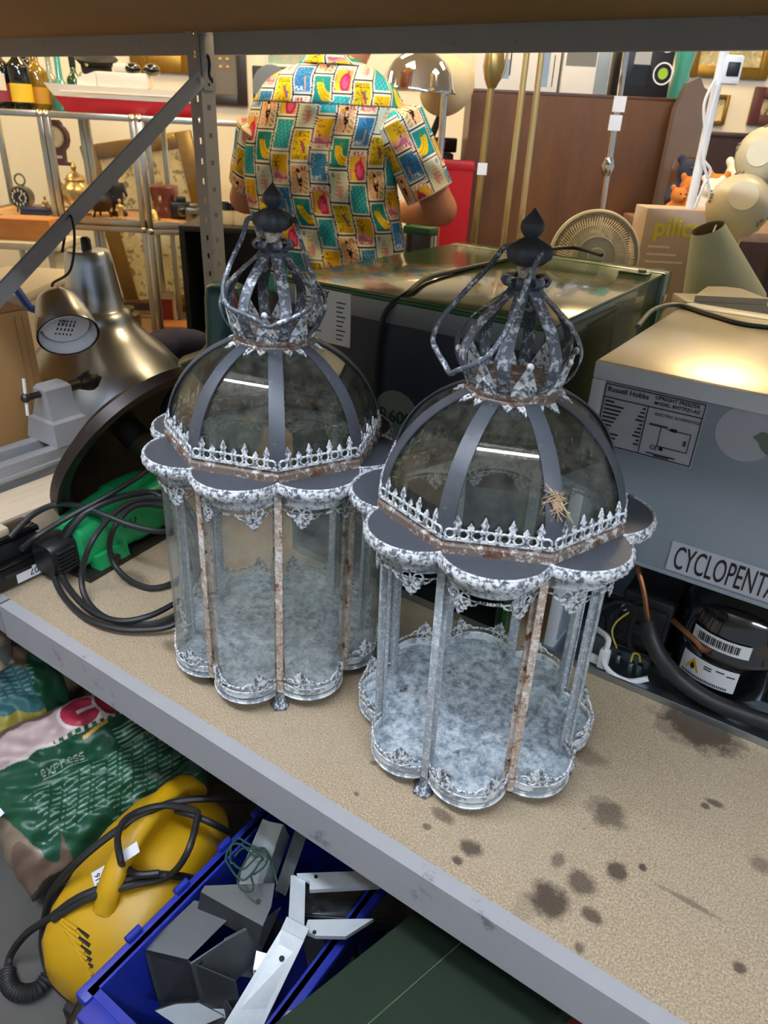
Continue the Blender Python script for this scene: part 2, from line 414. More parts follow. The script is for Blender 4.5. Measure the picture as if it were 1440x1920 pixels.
def brace():
    m = MB()
    def strip(o0, o1, e):                           # thin strip between two offsets (x, up)
        P = []
        for q in (A, B):
            for (ax, au) in ((o0[0], o0[1]), (o1[0], o1[1])):
                for k in (0, 1): P.append(q + Vector((1,0,0))*(ax+(e[0]*k)) + up*(au+e[1]*k))
        m.add(P, [(0,1,3,2),(4,6,7,5),(0,4,5,1),(2,3,7,6),(0,2,6,4),(1,5,7,3)])
    strip((0,-.017), (0,.017), (.002,0)); strip((0,.017), (.014,.024), (0,.002)); strip((0,-.017), (-.012,-.017), (0,.002))
    return m
rk('diagonal_brace', brace(), 'rack_grey')
rk('bolt', MB().tube([A+d*.012+Vector((.001,0,0)), A+d*.012+Vector((.008,0,0))], .006, 6).tube([A+d*.012+Vector((.008,0,0)), A+d*.012+Vector((.011,0,0))], .0035, 8), 'white_metal')

# ------------------------------------------------------------------ lanterns
aged('zinc_paint', '464A51', '8F969F', '5E4A40', .66, .74, 50, .45, .1, .12)
aged('zinc_bloom', '666B73', 'E6E9EA', '7A4E34', .43, .68, 150, .6, .15, .7)
aged('zinc_mix', '52575F', 'C9CFD5', '7A4A2C', .52, .68, 80, .5, .15, .35)
aged('zinc_rust', 'BFA894', 'E2DED6', '9C6844', .47, .52, 110, .8, 0, .5)
aged('zinc_grey', 'A8B0B6', 'D8DDDF', '7C5A42', .50, .70, 160, .55, .1, .3)
aged('zinc_pan', '76828C', 'CBD6DC', '5A4A3C', .38, .62, 60, .75, .1, .25, .26)
aged('rust_band', '75665C', 'CFCBC4', '7E4A2C', .52, .53, 90, .75, .05, .5)
aged('zinc_side', '9098A0', 'DCE1E3', '6A5040', .44, .68, 50, .6, .1, .3)
glass('dome_glass', (.77, .785, .74), .06, .12, .0, 'A8A89C', 40)
glass('lantern_glass', (.975, .98, .97), .025, .26, .0, 'C6CAC4', 26)
RJ, RF = .131, .147                                 # column circle, flange notch circle
def lobe_pts(Rj, sag, n=14):                        # one lobe centred on +x, from notch to notch
    a = PI/8; hx = Rj*math.cos(a); hy = Rj*math.sin(a); out = []
    R = (hy*hy+sag*sag)/(2*sag); cx = hx+sag-R; th = math.asin(min(1, hy/R)); 
    if sag > hy: th = PI-th
    for i in range(n+1):
        t = -th+2*th*i/n; out.append((cx+R*math.cos(t), R*math.sin(t)))
    return out
def arc_map(Rj, sag, z0):                           # (s in -1..1, height, depth) -> point on the lobe wall
    a = PI/8; hx = Rj*math.cos(a); hy = Rj*math.sin(a)
    R = (hy*hy+sag*sag)/(2*sag); cx = hx+sag-R; th = math.asin(min(1, hy/R))
    if sag > hy: th = PI-th
    return (lambda s, t, d: (cx+(R+d)*math.cos(s*th), (R+d)*math.sin(s*th), z0+t)), R*th
def leaf_poly(h, w):                                # palmette outline, base at origin
    P = [(-.18,0),(-.42,.12),(-.62,.10),(-.66,.26),(-.5,.36),(-.52,.52),(-.34,.56),(-.30,.74),(-.14,.78),(0,1)]
    P = P+[(-x, y) for x, y in P[-2::-1]]
    return [(x*w, y*h) for x, y in P]
def palmette(mb, fn, s0, t0, h, w, L, up=1, th=.0016):
    mb.prism([(s0+x/L, t0+up*y) for x, y in leaf_poly(h, w)], th, fn)
    mb.tube([fn(s0, t0+up*y*h, th) for y in (.05,.4,.7,.95)], [.0016,.0018,.0014,.0006], 5)
    for sg in (-1, 1):
        mb.tube([fn(s0+sg*x*w/L, t0+up*y*h, th) for x, y in ((.05,.1),(.28,.3),(.42,.46))], [.0014,.0013,.0005], 5)
        mb.tube([fn(s0+sg*x*w/L, t0+up*y*h, th) for x, y in ((.05,.35),(.2,.55),(.26,.68))], [.0013,.0011,.0005], 5)
def scroll(mb, fn, s0, t0, r, L, th=.001):
    mb.tube([fn(s0+r*math.cos(a)/L, t0+r*math.sin(a), th) for a in [2*PI*i/9 for i in range(9)]], .0013, 5, closed=True)
def gallery(Rj, sag, z0, up):
    mb = MB(); fn, L = arc_map(Rj, sag, z0)
    for i in range(2): mb.tube([fn(-.96+1.92*k/16, up*(.001+.009*i), .0006) for k in range(17)], .0011, 5)
    for s0 in (-.48, .48):
        palmette(mb, fn, s0, up*.010, .024, .019, L, up)
        for sg in (-1, 1):
            scroll(mb, fn, s0+sg*.0068/L, up*.0085, .0052, L)
            mb.tube([fn(s0+sg*x/L, up*y, .0006) for x, y in ((.011,.011),(.014,.016),(.0185,.014),(.021,.010))], .0013, 5)
    for k in range(7): mb.ell(fn(-.15+.3*k/6, up*.009, .001), (.0020,.0020,.0020), 6, 4)
    return mb
def cresting(L):                                    # flat strip of fleurons on one side of the octagon; x = out, y along, z up
    mb = MB(); fn = lambda a, b, c: (c, a, b)
    mb.box(0, .0018, -L/2, L/2, 0, .0035)
    n = 8
    for i in range(n):
        y = -L/2+L*(i+.5)/n
        mb.tube([(.001, y+.0052*math.cos(t), .0075+.0052*math.sin(t)) for t in [2*PI*k/10 for k in range(10)]], .0015, 5, closed=True)
    for i in range(n):
        y = -L/2+L*i/n+L/n*.5+L/n*.5 if i < n-1 else None
        if y is None: continue
        tall = i % 2 == 0
        h, w = (.0185, .0062) if tall else (.0105, .0052)
        P = [(-.35,0),(-.9,.16),(-.55,.3),(-1,.5),(-.55,.66),(-.35,.82),(0,1)]; P = P+[(-a, b) for a, b in P[-2::-1]]
        mb.prism([(y+a*w/1.4, .0105+b*h) for a, b in P], .0016, fn)
        mb.tube([(.0018, y, .011), (.0026, y, .011+h*.5), (.0015, y, .0105+h*.95)], [.0016,.0015,.0005], 5)
        mb.ell((.0022, y-.0025, .013), (.0012,.0018,.0018), 6, 4).ell((.0022, y+.0025, .013), (.0012,.0018,.0018), 6, 4)
    return mb
ZB, ZF, ZD0, ZR = .030, .366, .380, .502            # tray floor, flange top, dome springing, crown ring
def dome_r(t): th = t*math.radians(69.5); return .141*math.cos(th)/1.0, ZD0+(ZR-ZD0)*math.sin(th)/math.sin(math.radians(69.5))
def lantern_meshes():
    d = {}
    # --- base tray
    out = []
    for k in range(8):
        c, s = math.cos(PI/8+k*PI/4), math.sin(PI/8+k*PI/4); out += [(x*c-y*s, x*s+y*c) for x, y in lobe_pts(RJ, .041)[:-1]]
    d['tray'] = mesh_of('tray', MB().prism(out, ZB, None, ZB-.003), 30, 'zinc_pan')
    rim = MB(); n = len(out)
    for z0, z1, o1 in ((ZB-.010, ZB+.010, 0),):
        a = [(x, y, z0) for x, y in out]+[(x, y, z1) for x, y in out]
        q = [(x*.988, y*.988, z0) for x, y in out]+[(x*.988, y*.988, z1) for x, y in out]
        fs = []
        for i in range(n):
            j = (i+1) % n; fs += [(i, j, n+j, n+i), (2*n+i, 3*n+i, 3*n+j, 2*n+j), (n+i, n+j, 3*n+j, 3*n+i), (i, 2*n+i, 2*n+j, j)]
        rim.add(a+q, fs)
    rim.tube([(x, y, ZB+.010) for x, y in out], .0017, 6, closed=True).tube([(x, y, ZB-.009) for x, y in out], .0014, 6, closed=True)
    d['rim'] = mesh_of('rim', rim, 40, 'zinc_side')
    d['gallery'] = mesh_of('gallery', gallery(RJ, .041, ZB+.010, 1), 50, 'zinc_bloom')
    d['gallery_top'] = mesh_of('hanging_gallery', gallery(RJ, .041, ZF-.030, -1), 50, 'zinc_bloom')
    # --- columns (on the notch at angle 0)
    c = MB(); c.box(RJ-.002, RJ+.002, -.0068, .0068, ZB, ZF-.012, .0008); c.box(RJ+.001, RJ+.0085, -.0018, .0018, ZB-.004, ZF-.014, .0006)
    c.box(RJ+.0085, RJ+.0105, -.0048, .0048, ZB-.004, ZF-.014, .0006)
    d['column'] = mesh_of('column', c, 40, 'zinc_grey'); d['column_rust'] = mesh_of('column', c, 40, 'zinc_rust')
    # --- paw foot
    f = MB().loft([[(RJ+.002+dx+r*math.cos(a)*1.0, r*1.15*math.sin(a)*(1+.10*math.cos(4*a)), z) for a in [2*PI*k/14 for k in range(14)]]
        for z, r, dx in ((ZB-.004,.0085,0),(.020,.0078,.001),(.013,.0066,.002),(.008,.0080,.004),(.004,.0105,.006),(.0015,.0112,.007),(0,.0095,.007))])
    for y in (-.007, -.0025, .0025, .007): f.tube([(RJ+.012, y*.8, .009), (RJ+.0185, y, .005), (RJ+.0195, y*1.05, .001)], [.0022,.0027,.0016], 6)
    for y in (-.004, 0, .004): f.tube([(RJ+.009, y, .024), (RJ+.0095, y*.8, .016)], .0014, 5)
    d['foot'] = mesh_of('foot', f, 50, 'zinc_mix')
    # --- flange: one plate per lobe, centred on +x
    lp = lobe_pts(RF, .041, 18)
    ap = .118
    poly = [(ap, -ap*math.tan(PI/8)+.0006)]+[(x, y*.996) for x, y in lp]+[(ap, ap*math.tan(PI/8)-.0006)]
    d['flange'] = mesh_of('flange_plate', MB().prism(poly, ZF, None, ZF-.003), 30, 'zinc_paint')
    fn, L = arc_map(RF, .041, ZF)
    v = MB().sheet(lambda i, j: fn(-1+2*i/40, .001-.015*j/8+(.0014*math.sin(i*2*PI/2.5) if j == 8 else 0),
        .0012+.0028*math.sin(j/8*PI)+(.0011*math.sin(i*1.57)*math.sin(j/8*PI*2))), 41, 9, .0012)
    v.tube([fn(-1+2*i/24, 0, .0012) for i in range(25)], .0018, 6)
    d['valance'] = mesh_of('valance', v, 60, 'zinc_bloom')
    fb, L = arc_map(RJ, .041, ZF-.034)
    d['under_band'] = mesh_of('under_band', MB().sheet(lambda i, j: fb(-1+2*i/18, 0.031*j, -.001), 19, 2, .0014), 40, 'zinc_side')
    # --- octagonal sill
    oct_ = lambda r: [(r*math.cos(PI/8+k*PI/4), r*math.sin(PI/8+k*PI/4)) for k in range(8)]
    ring = lambda r, z: [(x, y, z) for x, y in oct_(r)]
    d['sill'] = mesh_of('sill', MB().loft([ring(.1485, ZF), ring(.1485, ZF+.009), ring(.1455, ZF+.0115), ring(.1455, ZF+.015), ring(.134, ZF+.015), ring(.134, ZF)], closed=True), 20, 'rust_band')
    Ls = 2*.1455*math.sin(PI/8)
    cm = cresting(Ls); cm.xf(Matrix.Translation((.1455*math.cos(PI/8)+.0006, 0, ZF+.0155)) @ Matrix.Rotation(-.10, 4, 'Y'))
    d['cresting'] = mesh_of('cresting', cm, 50, 'zinc_bloom')
    # --- dome ribs (on the corner at angle 0) and curved panes (centred on +x)
    N = 16
    rib = MB().sheet(lambda i, j: (dome_r(i/N)[0]+.0022-(.0007 if j != 1 else 0), (.0098-.0012*i/N)*(j-1), dome_r(i/N)[1]), N+1, 3, .0018)
    d['rib'] = mesh_of('rib', rib, 40, 'zinc_paint')
    def pane(i, j):
        r, z = dome_r(i/N); w = r*math.sin(PI/8); return (r*math.cos(PI/8), -w+2*w*j/6, z)
    d['pane'] = mesh_of('dome_pane', MB().sheet(pane, N+1, 7, .0016), 60, 'dome_glass')
    # --- crown ring, leaf skirt, straps, petals, collar, finial
    d['ring'] = mesh_of('crown_ring', MB().lathe([(.046,ZR-.006),(.0505,ZR-.006),(.0535,ZR-.003),(.0535,ZR),(.050,ZR+.002),(.052,ZR+.005),(.0525,ZR+.008),(.049,ZR+.010),(.0475,ZR+.014),(.043,ZR+.014)], 40), 50, 'rust_band')
    sk = MB()
    for k in range(20):
        a = 2*PI*k/20; big = k % 2 == 0; h = .017 if big else .012; w = .011 if big else .009
        Mx = Matrix.Rotation(a, 4, 'Z') @ Matrix.Translation((.050, 0, ZR-.002)) @ Matrix.Rotation(math.radians(24), 4, 'Y')
        sub = MB(); sub.prism([(y, x) for x, y in leaf_poly(h, w)], .0015); sub.tube([(0,0,.0015),(h*.5,0,.0024),(h*.9,0,.001)], [.0015,.0016,.0006], 5)
        sk.merge(sub, Mx)
    d['skirt'] = mesh_of('leaf_skirt', sk, 50, 'zinc_bloom')
    prof = cr([(.049,0,ZR+.011),(.0610,0,ZR+.026),(.0668,0,ZR+.044),(.0650,0,ZR+.060),(.0540,0,ZR+.080),(.0370,0,ZR+.098),(.0205,0,ZR+.113),(.0135,0,ZR+.124),(.0150,0,ZR+.131),(.0215,0,ZR+.133),(.0245,0,ZR+.128),(.0215,0,ZR+.1235),(.0185,0,ZR+.126)], 4)
    hw = lambda i: .0070 if i < 28 else .0056
    d['strap'] = mesh_of('crown_strap', MB().sheet(lambda i, j: (prof[i].x, hw(i)*(2*j-1), prof[i].z), len(prof), 2, .0017), 50, 'zinc_mix')
    pt = MB()
    pp = [(-.0125,.0),(-.0128,.010),(-.0075,.024),(-.0028,.036),(.0028,.036),(.0075,.024),(.0128,.010),(.0125,0)]
    bend = lambda a, b, c: (.0485+b*.44-(b*b)*2.4+c, a, ZR+.009+b)
    sub = MB().prism(pp, .0013, bend); pt.merge(sub); pt.ell(bend(0,.0395,.0015), (.0032,.0042,.0046), 10, 7)
    pt.tube([bend(-.012,.001,.0015), bend(-.006,.011,.002), bend(0,.018,.0025), bend(.006,.011,.002), bend(.012,.001,.0015)], .0017, 5)
    for q in ((-.005,.006),(.005,.006),(0,.010),(0,.003)): pt.ell(bend(q[0],q[1],.0018), (.0016,.002,.002), 6, 4)
    d['petal'] = mesh_of('crown_petal', pt, 50, 'zinc_bloom')
    d['collar'] = mesh_of('collar', MB().lathe([(.006,ZR+.117),(.0125,ZR+.119),(.014,ZR+.124),(.011,ZR+.129),(.0085,ZR+.134),(.0105,ZR+.139),(.0115,ZR+.143),(.008,ZR+.146)], 24), 50, 'zinc_rust')
    gad = lambda a, r, z: 1+.09*math.cos(8*a)*min(1, r/.02)
    z = ZR+.144
    d['ball'] = mesh_of('finial_ball', MB().lathe([(.009,z),(.0150,z+.0022),(.0215,z+.009),(.0232,z+.015),(.0208,z+.0215),(.0140,z+.0265),(.0088,z+.029),(.006,z+.030)], 48, gad), 60, 'zinc_paint')
    z += .029
    d['tip'] = mesh_of('finial_tip', MB().lathe([(.0062,z-.001),(.0068,z+.002),(.0105,z+.0058),(.0125,z+.0115),(.0112,z+.0175),(.0068,z+.023),(.0032,z+.0275),(.0006,z+.031)], 24), 60, 'zinc_paint')
    for k in ('strap','petal','collar','ball','tip'):
        d[k].transform(Matrix.Translation((0,0,ZR)) @ Matrix.Diagonal((1,1,.9,1)) @ Matrix.Translation((0,0,-ZR)))
    fg, L = arc_map(RJ-.001, .0395, 0)
    d['glass'] = mesh_of('glass_pane', MB().sheet(lambda i, j: fg(-.97+1.94*i/20, ZB+.004+(ZF-.03-ZB)*j/4, 0), 21, 5, .0016), 60, 'lantern_glass')
    return d
LM = lantern_meshes()
def lantern(label, loc, rotz, glazed, bail_ang, bail, tilt=0):
    e0 = (Matrix.Rotation(tilt, 3, WX) @ Matrix.Rotation(rotz, 3, 'Z')).to_euler()
    t = thing('garden_lantern', label, 'lantern', loc, rot=e0, group='pair of domed garden lanterns')
    ob('tray', LM['tray'], None, t); rim = ob('rim', LM['rim'], None, t); sill = ob('sill', LM['sill'], None, t, rot=(0,0,PI/8)); ring = ob('crown_ring', LM['ring'], None, t); ball = ob('finial_ball', LM['ball'], None, t)
    for k in range(8):
        e = (0, 0, PI/8+k*PI/4); v = (0, 0, k*PI/4)
        # lobes are centred half-way between notches; notches carry the columns and ribs
        fp = ob('flange_plate', LM['flange'], None, t, rot=e); ob('valance', LM['valance'], None, fp); ub_ = ob('under_band', LM['under_band'], None, t, rot=e); ob('hanging_gallery', LM['gallery_top'], None, ub_)
        ob('gallery', LM['gallery'], None, rim, rot=e); ob('dome_pane', LM['pane'], None, t, rot=e); ob('cresting', LM['cresting'], None, sill, rot=(0,0,e[2]-PI/8))
        ob('column', LM['column_rust' if (k in (0, 1, 7) if glazed else k == 1) else 'column'], None, t, rot=v)
        ob('rib', LM['rib'], None, t, rot=v)
        ob('crown_strap', LM['strap'], None, ring, rot=(0,0,v[2]+.2)); ob('crown_petal', LM['petal'], None, ring, rot=(0,0,e[2]+.2))
        if k % 2 == 0: ob('foot', LM['foot'], None, t, rot=v)
        if glazed: ob('glass_pane', LM['glass'], None, t, rot=e)
    ob('leaf_skirt', LM['skirt'], None, ring); ob('collar', LM['collar'], None, t); ob('finial_tip', LM['tip'], None, ball)
    zb = ZR+.142; ca, sa = math.cos(bail_ang), math.sin(bail_ang)
    pts = [(ca*o-sa*u, sa*o+ca*u, zb-dn) for u, o, dn in bail]
    ob('bail_handle', MB().tube(cr(pts, 5), .0029, 8), 'zinc_mix', t)
    return t
# in make_mesh the cresting/flange/panes are centred on +x, columns and ribs on angle 0: lobes sit at PI/8 + k*PI/4
BAIL = [(-.021,0,.0),(-.029,.006,-.001),(-.034,.018,.016),(-.047,.040,.045),(-.054,.058,.068),(-.049,.072,.086),(-.030,.080,.093),(-.012,.083,.100),(.0,.084,.106),
        (.012,.083,.101),(.030,.080,.094),(.047,.070,.084),(.053,.054,.064),(.043,.036,.040),(.032,.016,.014),(.028,.005,-.001),(.021,0,0)]
VA = -PI/2+math.atan2(.63, .68)                        # bearing of the camera seen from the left lantern
lantern('domed zinc garden lantern with curved glass sides, beside the green saw', (-.630, .190, 0), math.atan2(-.486-.196, .632)+.0, True, math.radians(-5), BAIL, math.radians(1.0))
lantern('domed zinc garden lantern with open unglazed sides, nearest the freezer', (-.292, .222, 0), math.atan2(-.486-.222, .297)-.36, False, math.radians(-30), [(u*(1.15 if u<0 else .8), o, dn*1.08) for u, o, dn in BAIL], math.radians(-.6))
# ------------------------------------------------------------------ green fridge
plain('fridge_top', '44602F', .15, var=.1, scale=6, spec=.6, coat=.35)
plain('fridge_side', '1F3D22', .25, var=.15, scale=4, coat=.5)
plain('fridge_navy', '2B3242', .5, .2, var=.08, scale=25)
plain('green_trim', '1F5B2E', .35)
plain('trim_grey', '85898C', .45, .4)
brushed('galvanised', 'A6B0B6', .34, (1,1,1), 30)
plain('sticker_green', '6C7A6E', .6, var=.04)
FX0, FX1, FY0, FY1, FZ = -.806, -.341, .43, 1.02, .526
fl = Vector(((FX0+FX1)/2, FY0, 0))
fr = thing('fridge', 'dark green compact fridge seen from its navy back, behind the lanterns', 'fridge', fl)
def fo(n, mb, m, par=None, **k): return ob(n, mb.xf(Matrix.Translation(-fl)), m, par or fr, **k)
fo('body', MB().box(FX0, FX1, FY0+.004, FY1-.06, .14, FZ-.006, .004).box(FX0, FX0+.02, FY0, FY1-.06, 0, .14).box(FX1-.02, FX1, FY0, FY1-.06, 0, .14).box(FX0, FX1, FY0+.17, FY1-.06, 0, .14), 'fridge_side')
fo('top_panel', MB().box(FX0-.002, FX1+.002, FY0-.001, FY1-.055, FZ-.006, FZ, .002), 'fridge_top')
fo('door', MB().box(FX0-.004, FX1+.006, FY1-.05, FY1, .01, FZ+.001, .006), 'fridge_top')
fo('hinge_plate', MB().box(FX1-.07, FX1-.015, FY1-.10, FY1-.07, FZ, FZ+.003, .001).tube([(FX1-.03, FY1-.085, FZ), (FX1-.03, FY1-.085, FZ+.008)], .008, 12), 'trim_grey')
fo('back_panel', MB().box(FX0+.008, FX1-.008, FY0-.002, FY0+.006, .135, FZ-.042, .001), 'fridge_navy')
fo('top_trim', MB().box(FX0+.004, FX1-.004, FY0-.003, FY0+.006, FZ-.042, FZ-.010, .001), 'trim_grey')
fo('edge_trim', MB().box(FX1-.008, FX1+.001, FY0-.004, FY0+.006, .0, FZ-.008, .002).box(FX0, FX1, FY0-.004, FY0+.004, FZ-.010, FZ-.004, .002), 'green_trim')
fo('base_tray', MB().box(FX0+.02, FX1-.012, FY0-.004, FY0+.17, .004, .008).box(FX0+.02, FX1-.012, FY0-.006, FY0-.003, .0, .016), 'galvanised')
cp = MB().lathe([(.001,.0),(.06,.0),(.07,.02),(.072,.06),(.066,.09),(.05,.108),(.02,.118),(.001,.12)], 28).xf(Matrix.Translation((FX0+.19, FY0+.085, .012)))
fo('compressor', cp, 'black_plastic')
fo('relay_box', MB().box(FX0+.27, FX0+.34, FY0+.05, FY0+.12, .012, .085, .006), 'black_plastic')
sl = fo('rating_sticker', MB().box(-.786, -.672, FY0-.0035, FY0-.002, .432, .518), 'paper')
pl_ = MB()
for r in range(9):
    z = .500-.0073*r; w = .018+.02*((r*37) % 5)/5
    pl_.box(-.780, -.780+w+.015, FY0-.0042, FY0-.0034, z-.0008, z+.0008).box(-.700, -.700+.018-.006*((r*7) % 3)/2, FY0-.0042, FY0-.0034, z-.0008, z+.0008)
fo('sticker_print', pl_, 'ink', sl)['kind'] = 'stuff'
text('SKY', .014, 'ink', sl, Vector((-.739, FY0-.0038, .505))-fl, (PI/2,0,0), bold=.0002)
rs_ = fo('refrigerant_sticker', MB().lathe([(.001,0),(.043,0),(.043,.0012),(.001,.0012)], 40).xf(Matrix.Translation((-.578, FY0-.0022, .338)) @ Matrix.Rotation(PI/2, 4, 'X')), 'sticker_green')
text('R600', .030, 'ink', rs_, Vector((-.578, FY0-.0045, .328))-fl, (PI/2,0,0), align='CENTER')
cab = [PZ(1128,478,FZ+.004), PZ(1075,464,FZ+.006), PZ(1010,470,FZ+.005), PZ(930,490,FZ+.004), PZ(860,506,FZ+.004), PZ(800,522,FZ+.006)]
cab += [Vector((PY(750,548,FY0-.004).x, FY0+.02, FZ+.004)), PY(726,580,FY0-.008), PY(712,625,FY0-.008), PY(705,690,FY0-.008), PY(702,760,FY0-.007), PY(708,830,FY0-.007), PY(712,1000,FY0-.004)]
fo('power_cord', MB().tube(cr([tuple(c) for c in cab], 6), .0042, 8), 'black_rubber')
for s, (px, py) in enumerate(((690,1100),(720,1060))):
    fo('vent_tube', MB().tube(cr([(FX0+.05+.05*s, FY0+.02, .11), (FX0+.10+.05*s, FY0+.03, .09), (FX0+.16, FY0+.05, .12)], 5), .003, 6), 'black_rubber')

# ------------------------------------------------------------------ white freezer
plain('freezer_white', 'DCE2EA', .35, var=.03, scale=4)
brushed('freezer_top', 'C9C3B6', .30, (1,1,1), 8)
plain('freezer_panel', '96A2AC', .42, .15, var=.05, scale=60)
plain('copper', '8F5C3C', .42, .8, var=.2)
plain('gloss_black', '0C0C0E', .12, var=.1, coat=1)
plain('yellow_wire', 'C9B84A', .45)
plain('warning_yellow', 'F2B51E', .5, var=.03)
plain('white_plastic', 'E9EAEC', .4, var=.03)
ZX0, ZX1, ZY0, ZY1, ZZ, ZP = -.279, .215, .447, .94, .488, .213
zl = Vector(((ZX0+ZX1)/2, ZY0, 0))
fz = thing('freezer', 'white tabletop freezer seen from its grey back with an open compressor bay', 'freezer', zl)
def zo(n, mb, m, par=None, **k): return ob(n, mb.xf(Matrix.Translation(-zl)), m, par or fz, **k)
zo('body', MB().box(ZX0, ZX0+.018, ZY0+.002, ZY1-.05, 0, ZZ-.004, .003).box(ZX1-.018, ZX1, ZY0+.002, ZY1-.05, 0, ZZ-.004, .003).box(ZX0+.018, ZX1-.018, ZY0+.03, ZY1-.05, ZP, ZZ-.006).box(ZX0+.018, ZX1-.018, ZY0+.22, ZY1-.05, .0, ZP), 'freezer_white')
zo('top_panel', MB().box(ZX0, ZX1, ZY0, ZY1-.05, ZZ-.006, ZZ, .004), 'freezer_top')
zo('door', MB().box(ZX0-.002, ZX1+.002, ZY1-.045, ZY1, .01, ZZ+.002, .01), 'freezer_white')
zo('back_frame', MB().box(ZX0, ZX1, ZY0-.003, ZY0+.008, ZZ-.024, ZZ-.001, .002).box(ZX0, ZX0+.016, ZY0-.003, ZY0+.008, ZP-.01, ZZ-.024, .002).box(ZX1-.016, ZX1, ZY0-.003, ZY0+.008, ZP-.01, ZZ-.024, .002), 'freezer_white')
zo('back_panel', MB().box(ZX0+.014, ZX1-.014, ZY0+.004, ZY0+.012, ZP, ZZ-.02, .001), 'freezer_panel')
zo('panel_lip', MB().box(ZX0+.016, ZX1-.016, ZY0+.002, ZY0+.03, ZP-.006, ZP, .001), 'freezer_panel')
zo('base_plate', MB().box(ZX0+.004, ZX1, ZY0-.012, ZY0+.22, .004, .007).box(ZX0+.004, ZX1, ZY0-.014, ZY0-.011, 0, .013, .001).box(ZX0+.018, ZX1, ZY0+.06, ZY0+.063, .007, .02).box(ZX0+.018, ZX1, ZY0+.085, ZY0+.088, .007, .024), 'galvanised')
zo('bay_wall', MB().box(ZX0+.018, ZX0+.021, ZY0+.01, ZY0+.21, .02, ZP-.006).box(ZX0+.02, ZX1-.02, ZY0+.205, ZY0+.208, .02, ZP-.01), 'freezer_panel')
lb = zo('rating_label', MB().box(-.262, -.130, ZY0+.0025, ZY0+.004, .372, .461), 'paper_grey')
yy = ZY0+.002
def zt(s, size, x, z, **k): return text(s, size, 'ink', lb, Vector((x, yy, z))-zl, (PI/2,0,0), depth=.0002, **k)
zt('Russell Hobbs', .0096, -.257, .4495, bold=.0001); zt('UPRIGHT FREEZER', .0068, -.194, .4525, bold=.0001); zt('MODEL: RHTTFZ1-AZ', .0060, -.194, .4455, bold=.0001)
zt('ELECTRIC SCHEMATICS', .0052, -.190, .4315, sx=1.05); zt('CE', .0085, -.187, .3845)
ln = MB()
def hl(x0, x1, z, t=.0004): ln.box(x0, x1, yy-.0006, yy+.0006, z-t, z+t)
def vl(x, z0, z1, t=.0004): ln.box(x-t, x+t, yy-.0006, yy+.0006, z0, z1)
hl(-.260,-.132,.459,.0005); hl(-.260,-.132,.374,.0005); vl(-.260,.374,.459,.0005); vl(-.132,.374,.459,.0005); hl(-.260,-.132,.441,.0005); vl(-.200,.374,.441,.0005)
hl(-.194,-.170,.419); hl(-.194,-.170,.4175); hl(-.170,-.140,.416); vl(-.140,.3905,.416); hl(-.178,-.140,.3905); vl(-.178,.3905,.417); ln.box(-.166,-.158,yy-.0006,yy+.0006,.4145,.4185)
vl(-.1445,.399,.406,.0008); vl(-.1465,.399,.406,.0004); hl(-.175,-.170,.3875,.0022); hl(-.19,-.152,.3785,.0006); hl(-.18,-.160,.3765,.0006)
zo('label_rules', ln, 'ink', lb)['kind'] = 'stuff'
rw = MB()
for r in range(10):
    z = .4360-.0056*r; w = .012+.016*((r*13) % 7)/7
    rw.box(-.257, -.257+w, yy-.0006, yy+.0006, z-.0009, z+.0009); w2 = .004+.008*((r*5) % 4)/4; rw.box(-.2025-w2, -.2025, yy-.0006, yy+.0006, z-.0009, z+.0009)
zo('label_print', rw, 'ink', lb)['kind'] = 'stuff'
zo('round_sticker', MB().lathe([(.001,0),(.036,0),(.036,.0008),(.001,.0008)], 40).xf(Matrix.Translation((-.078, ZY0+.004, .434)) @ Matrix.Rotation(PI/2, 4, 'X')), 'paper_grey')
zo('torn_patch', MB().prism([(-.070,.432),(-.063,.428),(-.058,.420),(-.050,.414),(-.041,.416),(-.040,.428),(-.052,.440),(-.062,.441)], ZY0+.0022, lambda a, b, c: (a, c, b), ZY0+.0038), 'sticker_green')
ft_ = zo('foam_tape', MB().box(-.127, .06, ZY0+.0022, ZY0+.004, .2165, .262), 'paper_grey')
text('CYCLOPENTANE', .052, 'ink', ft_, Vector((-.120, ZY0+.0018, .222))-zl, (PI/2,0,0), depth=.0003, sx=.40)
zo('corner_tag', MB().box(-.190, -.170, ZY0-.004, ZY0-.002, .208, .232, .001), 'white_plastic')
cx, cy = -.02, ZY0+.105
comp = MB().lathe([(.001,.012),(.060,.012),(.078,.022),(.084,.05),(.086,.085),(.0875,.089),(.0875,.094),(.085,.098),(.083,.125),(.074,.152),(.052,.172),(.02,.181),(.001,.182)], 48).xf(Matrix.Translation((cx, cy, 0)))
cpz = zo('compressor', comp, 'gloss_black')
zo('compressor_foot', MB().box(cx-.12, cx+.12, cy-.03, cy+.03, .007, .014, .002).box(cx-.10, cx-.075, cy-.05, cy-.02, .007, .022, .004), 'black_plastic')
def curved(a0, a1, z0, z1, r):                          # sticker wrapped on the compressor
    return MB().sheet(lambda i, j: (cx+r*math.sin(a0+(a1-a0)*i/12), cy-r*math.cos(a0+(a1-a0)*i/12), z0+(z1-z0)*j), 13, 2, .0006)
zo('barcode_sticker', curved(-.62, .35, .104, .126, .0862), 'paper', cpz); zo('gas_sticker', curved(-.68, .30, .040, .078, .0868), 'paper', cpz)
bc = MB()
for k in range(22):
    a = -.50+.032*k; bc.merge(curved(a, a+.010+.012*((k*7) % 3)/2, .109, .122, .0870))
for k in range(24):
    a = -.62+.034*k; bc.merge(curved(a, a+.016, .0425, .0465, .0876))
for k, (a, z) in enumerate(((-.25,.07),(-.25,.066),(-.05,.071),(.12,.068))): bc.merge(curved(a, a+.13, z-.0008, z+.0008, .0876))
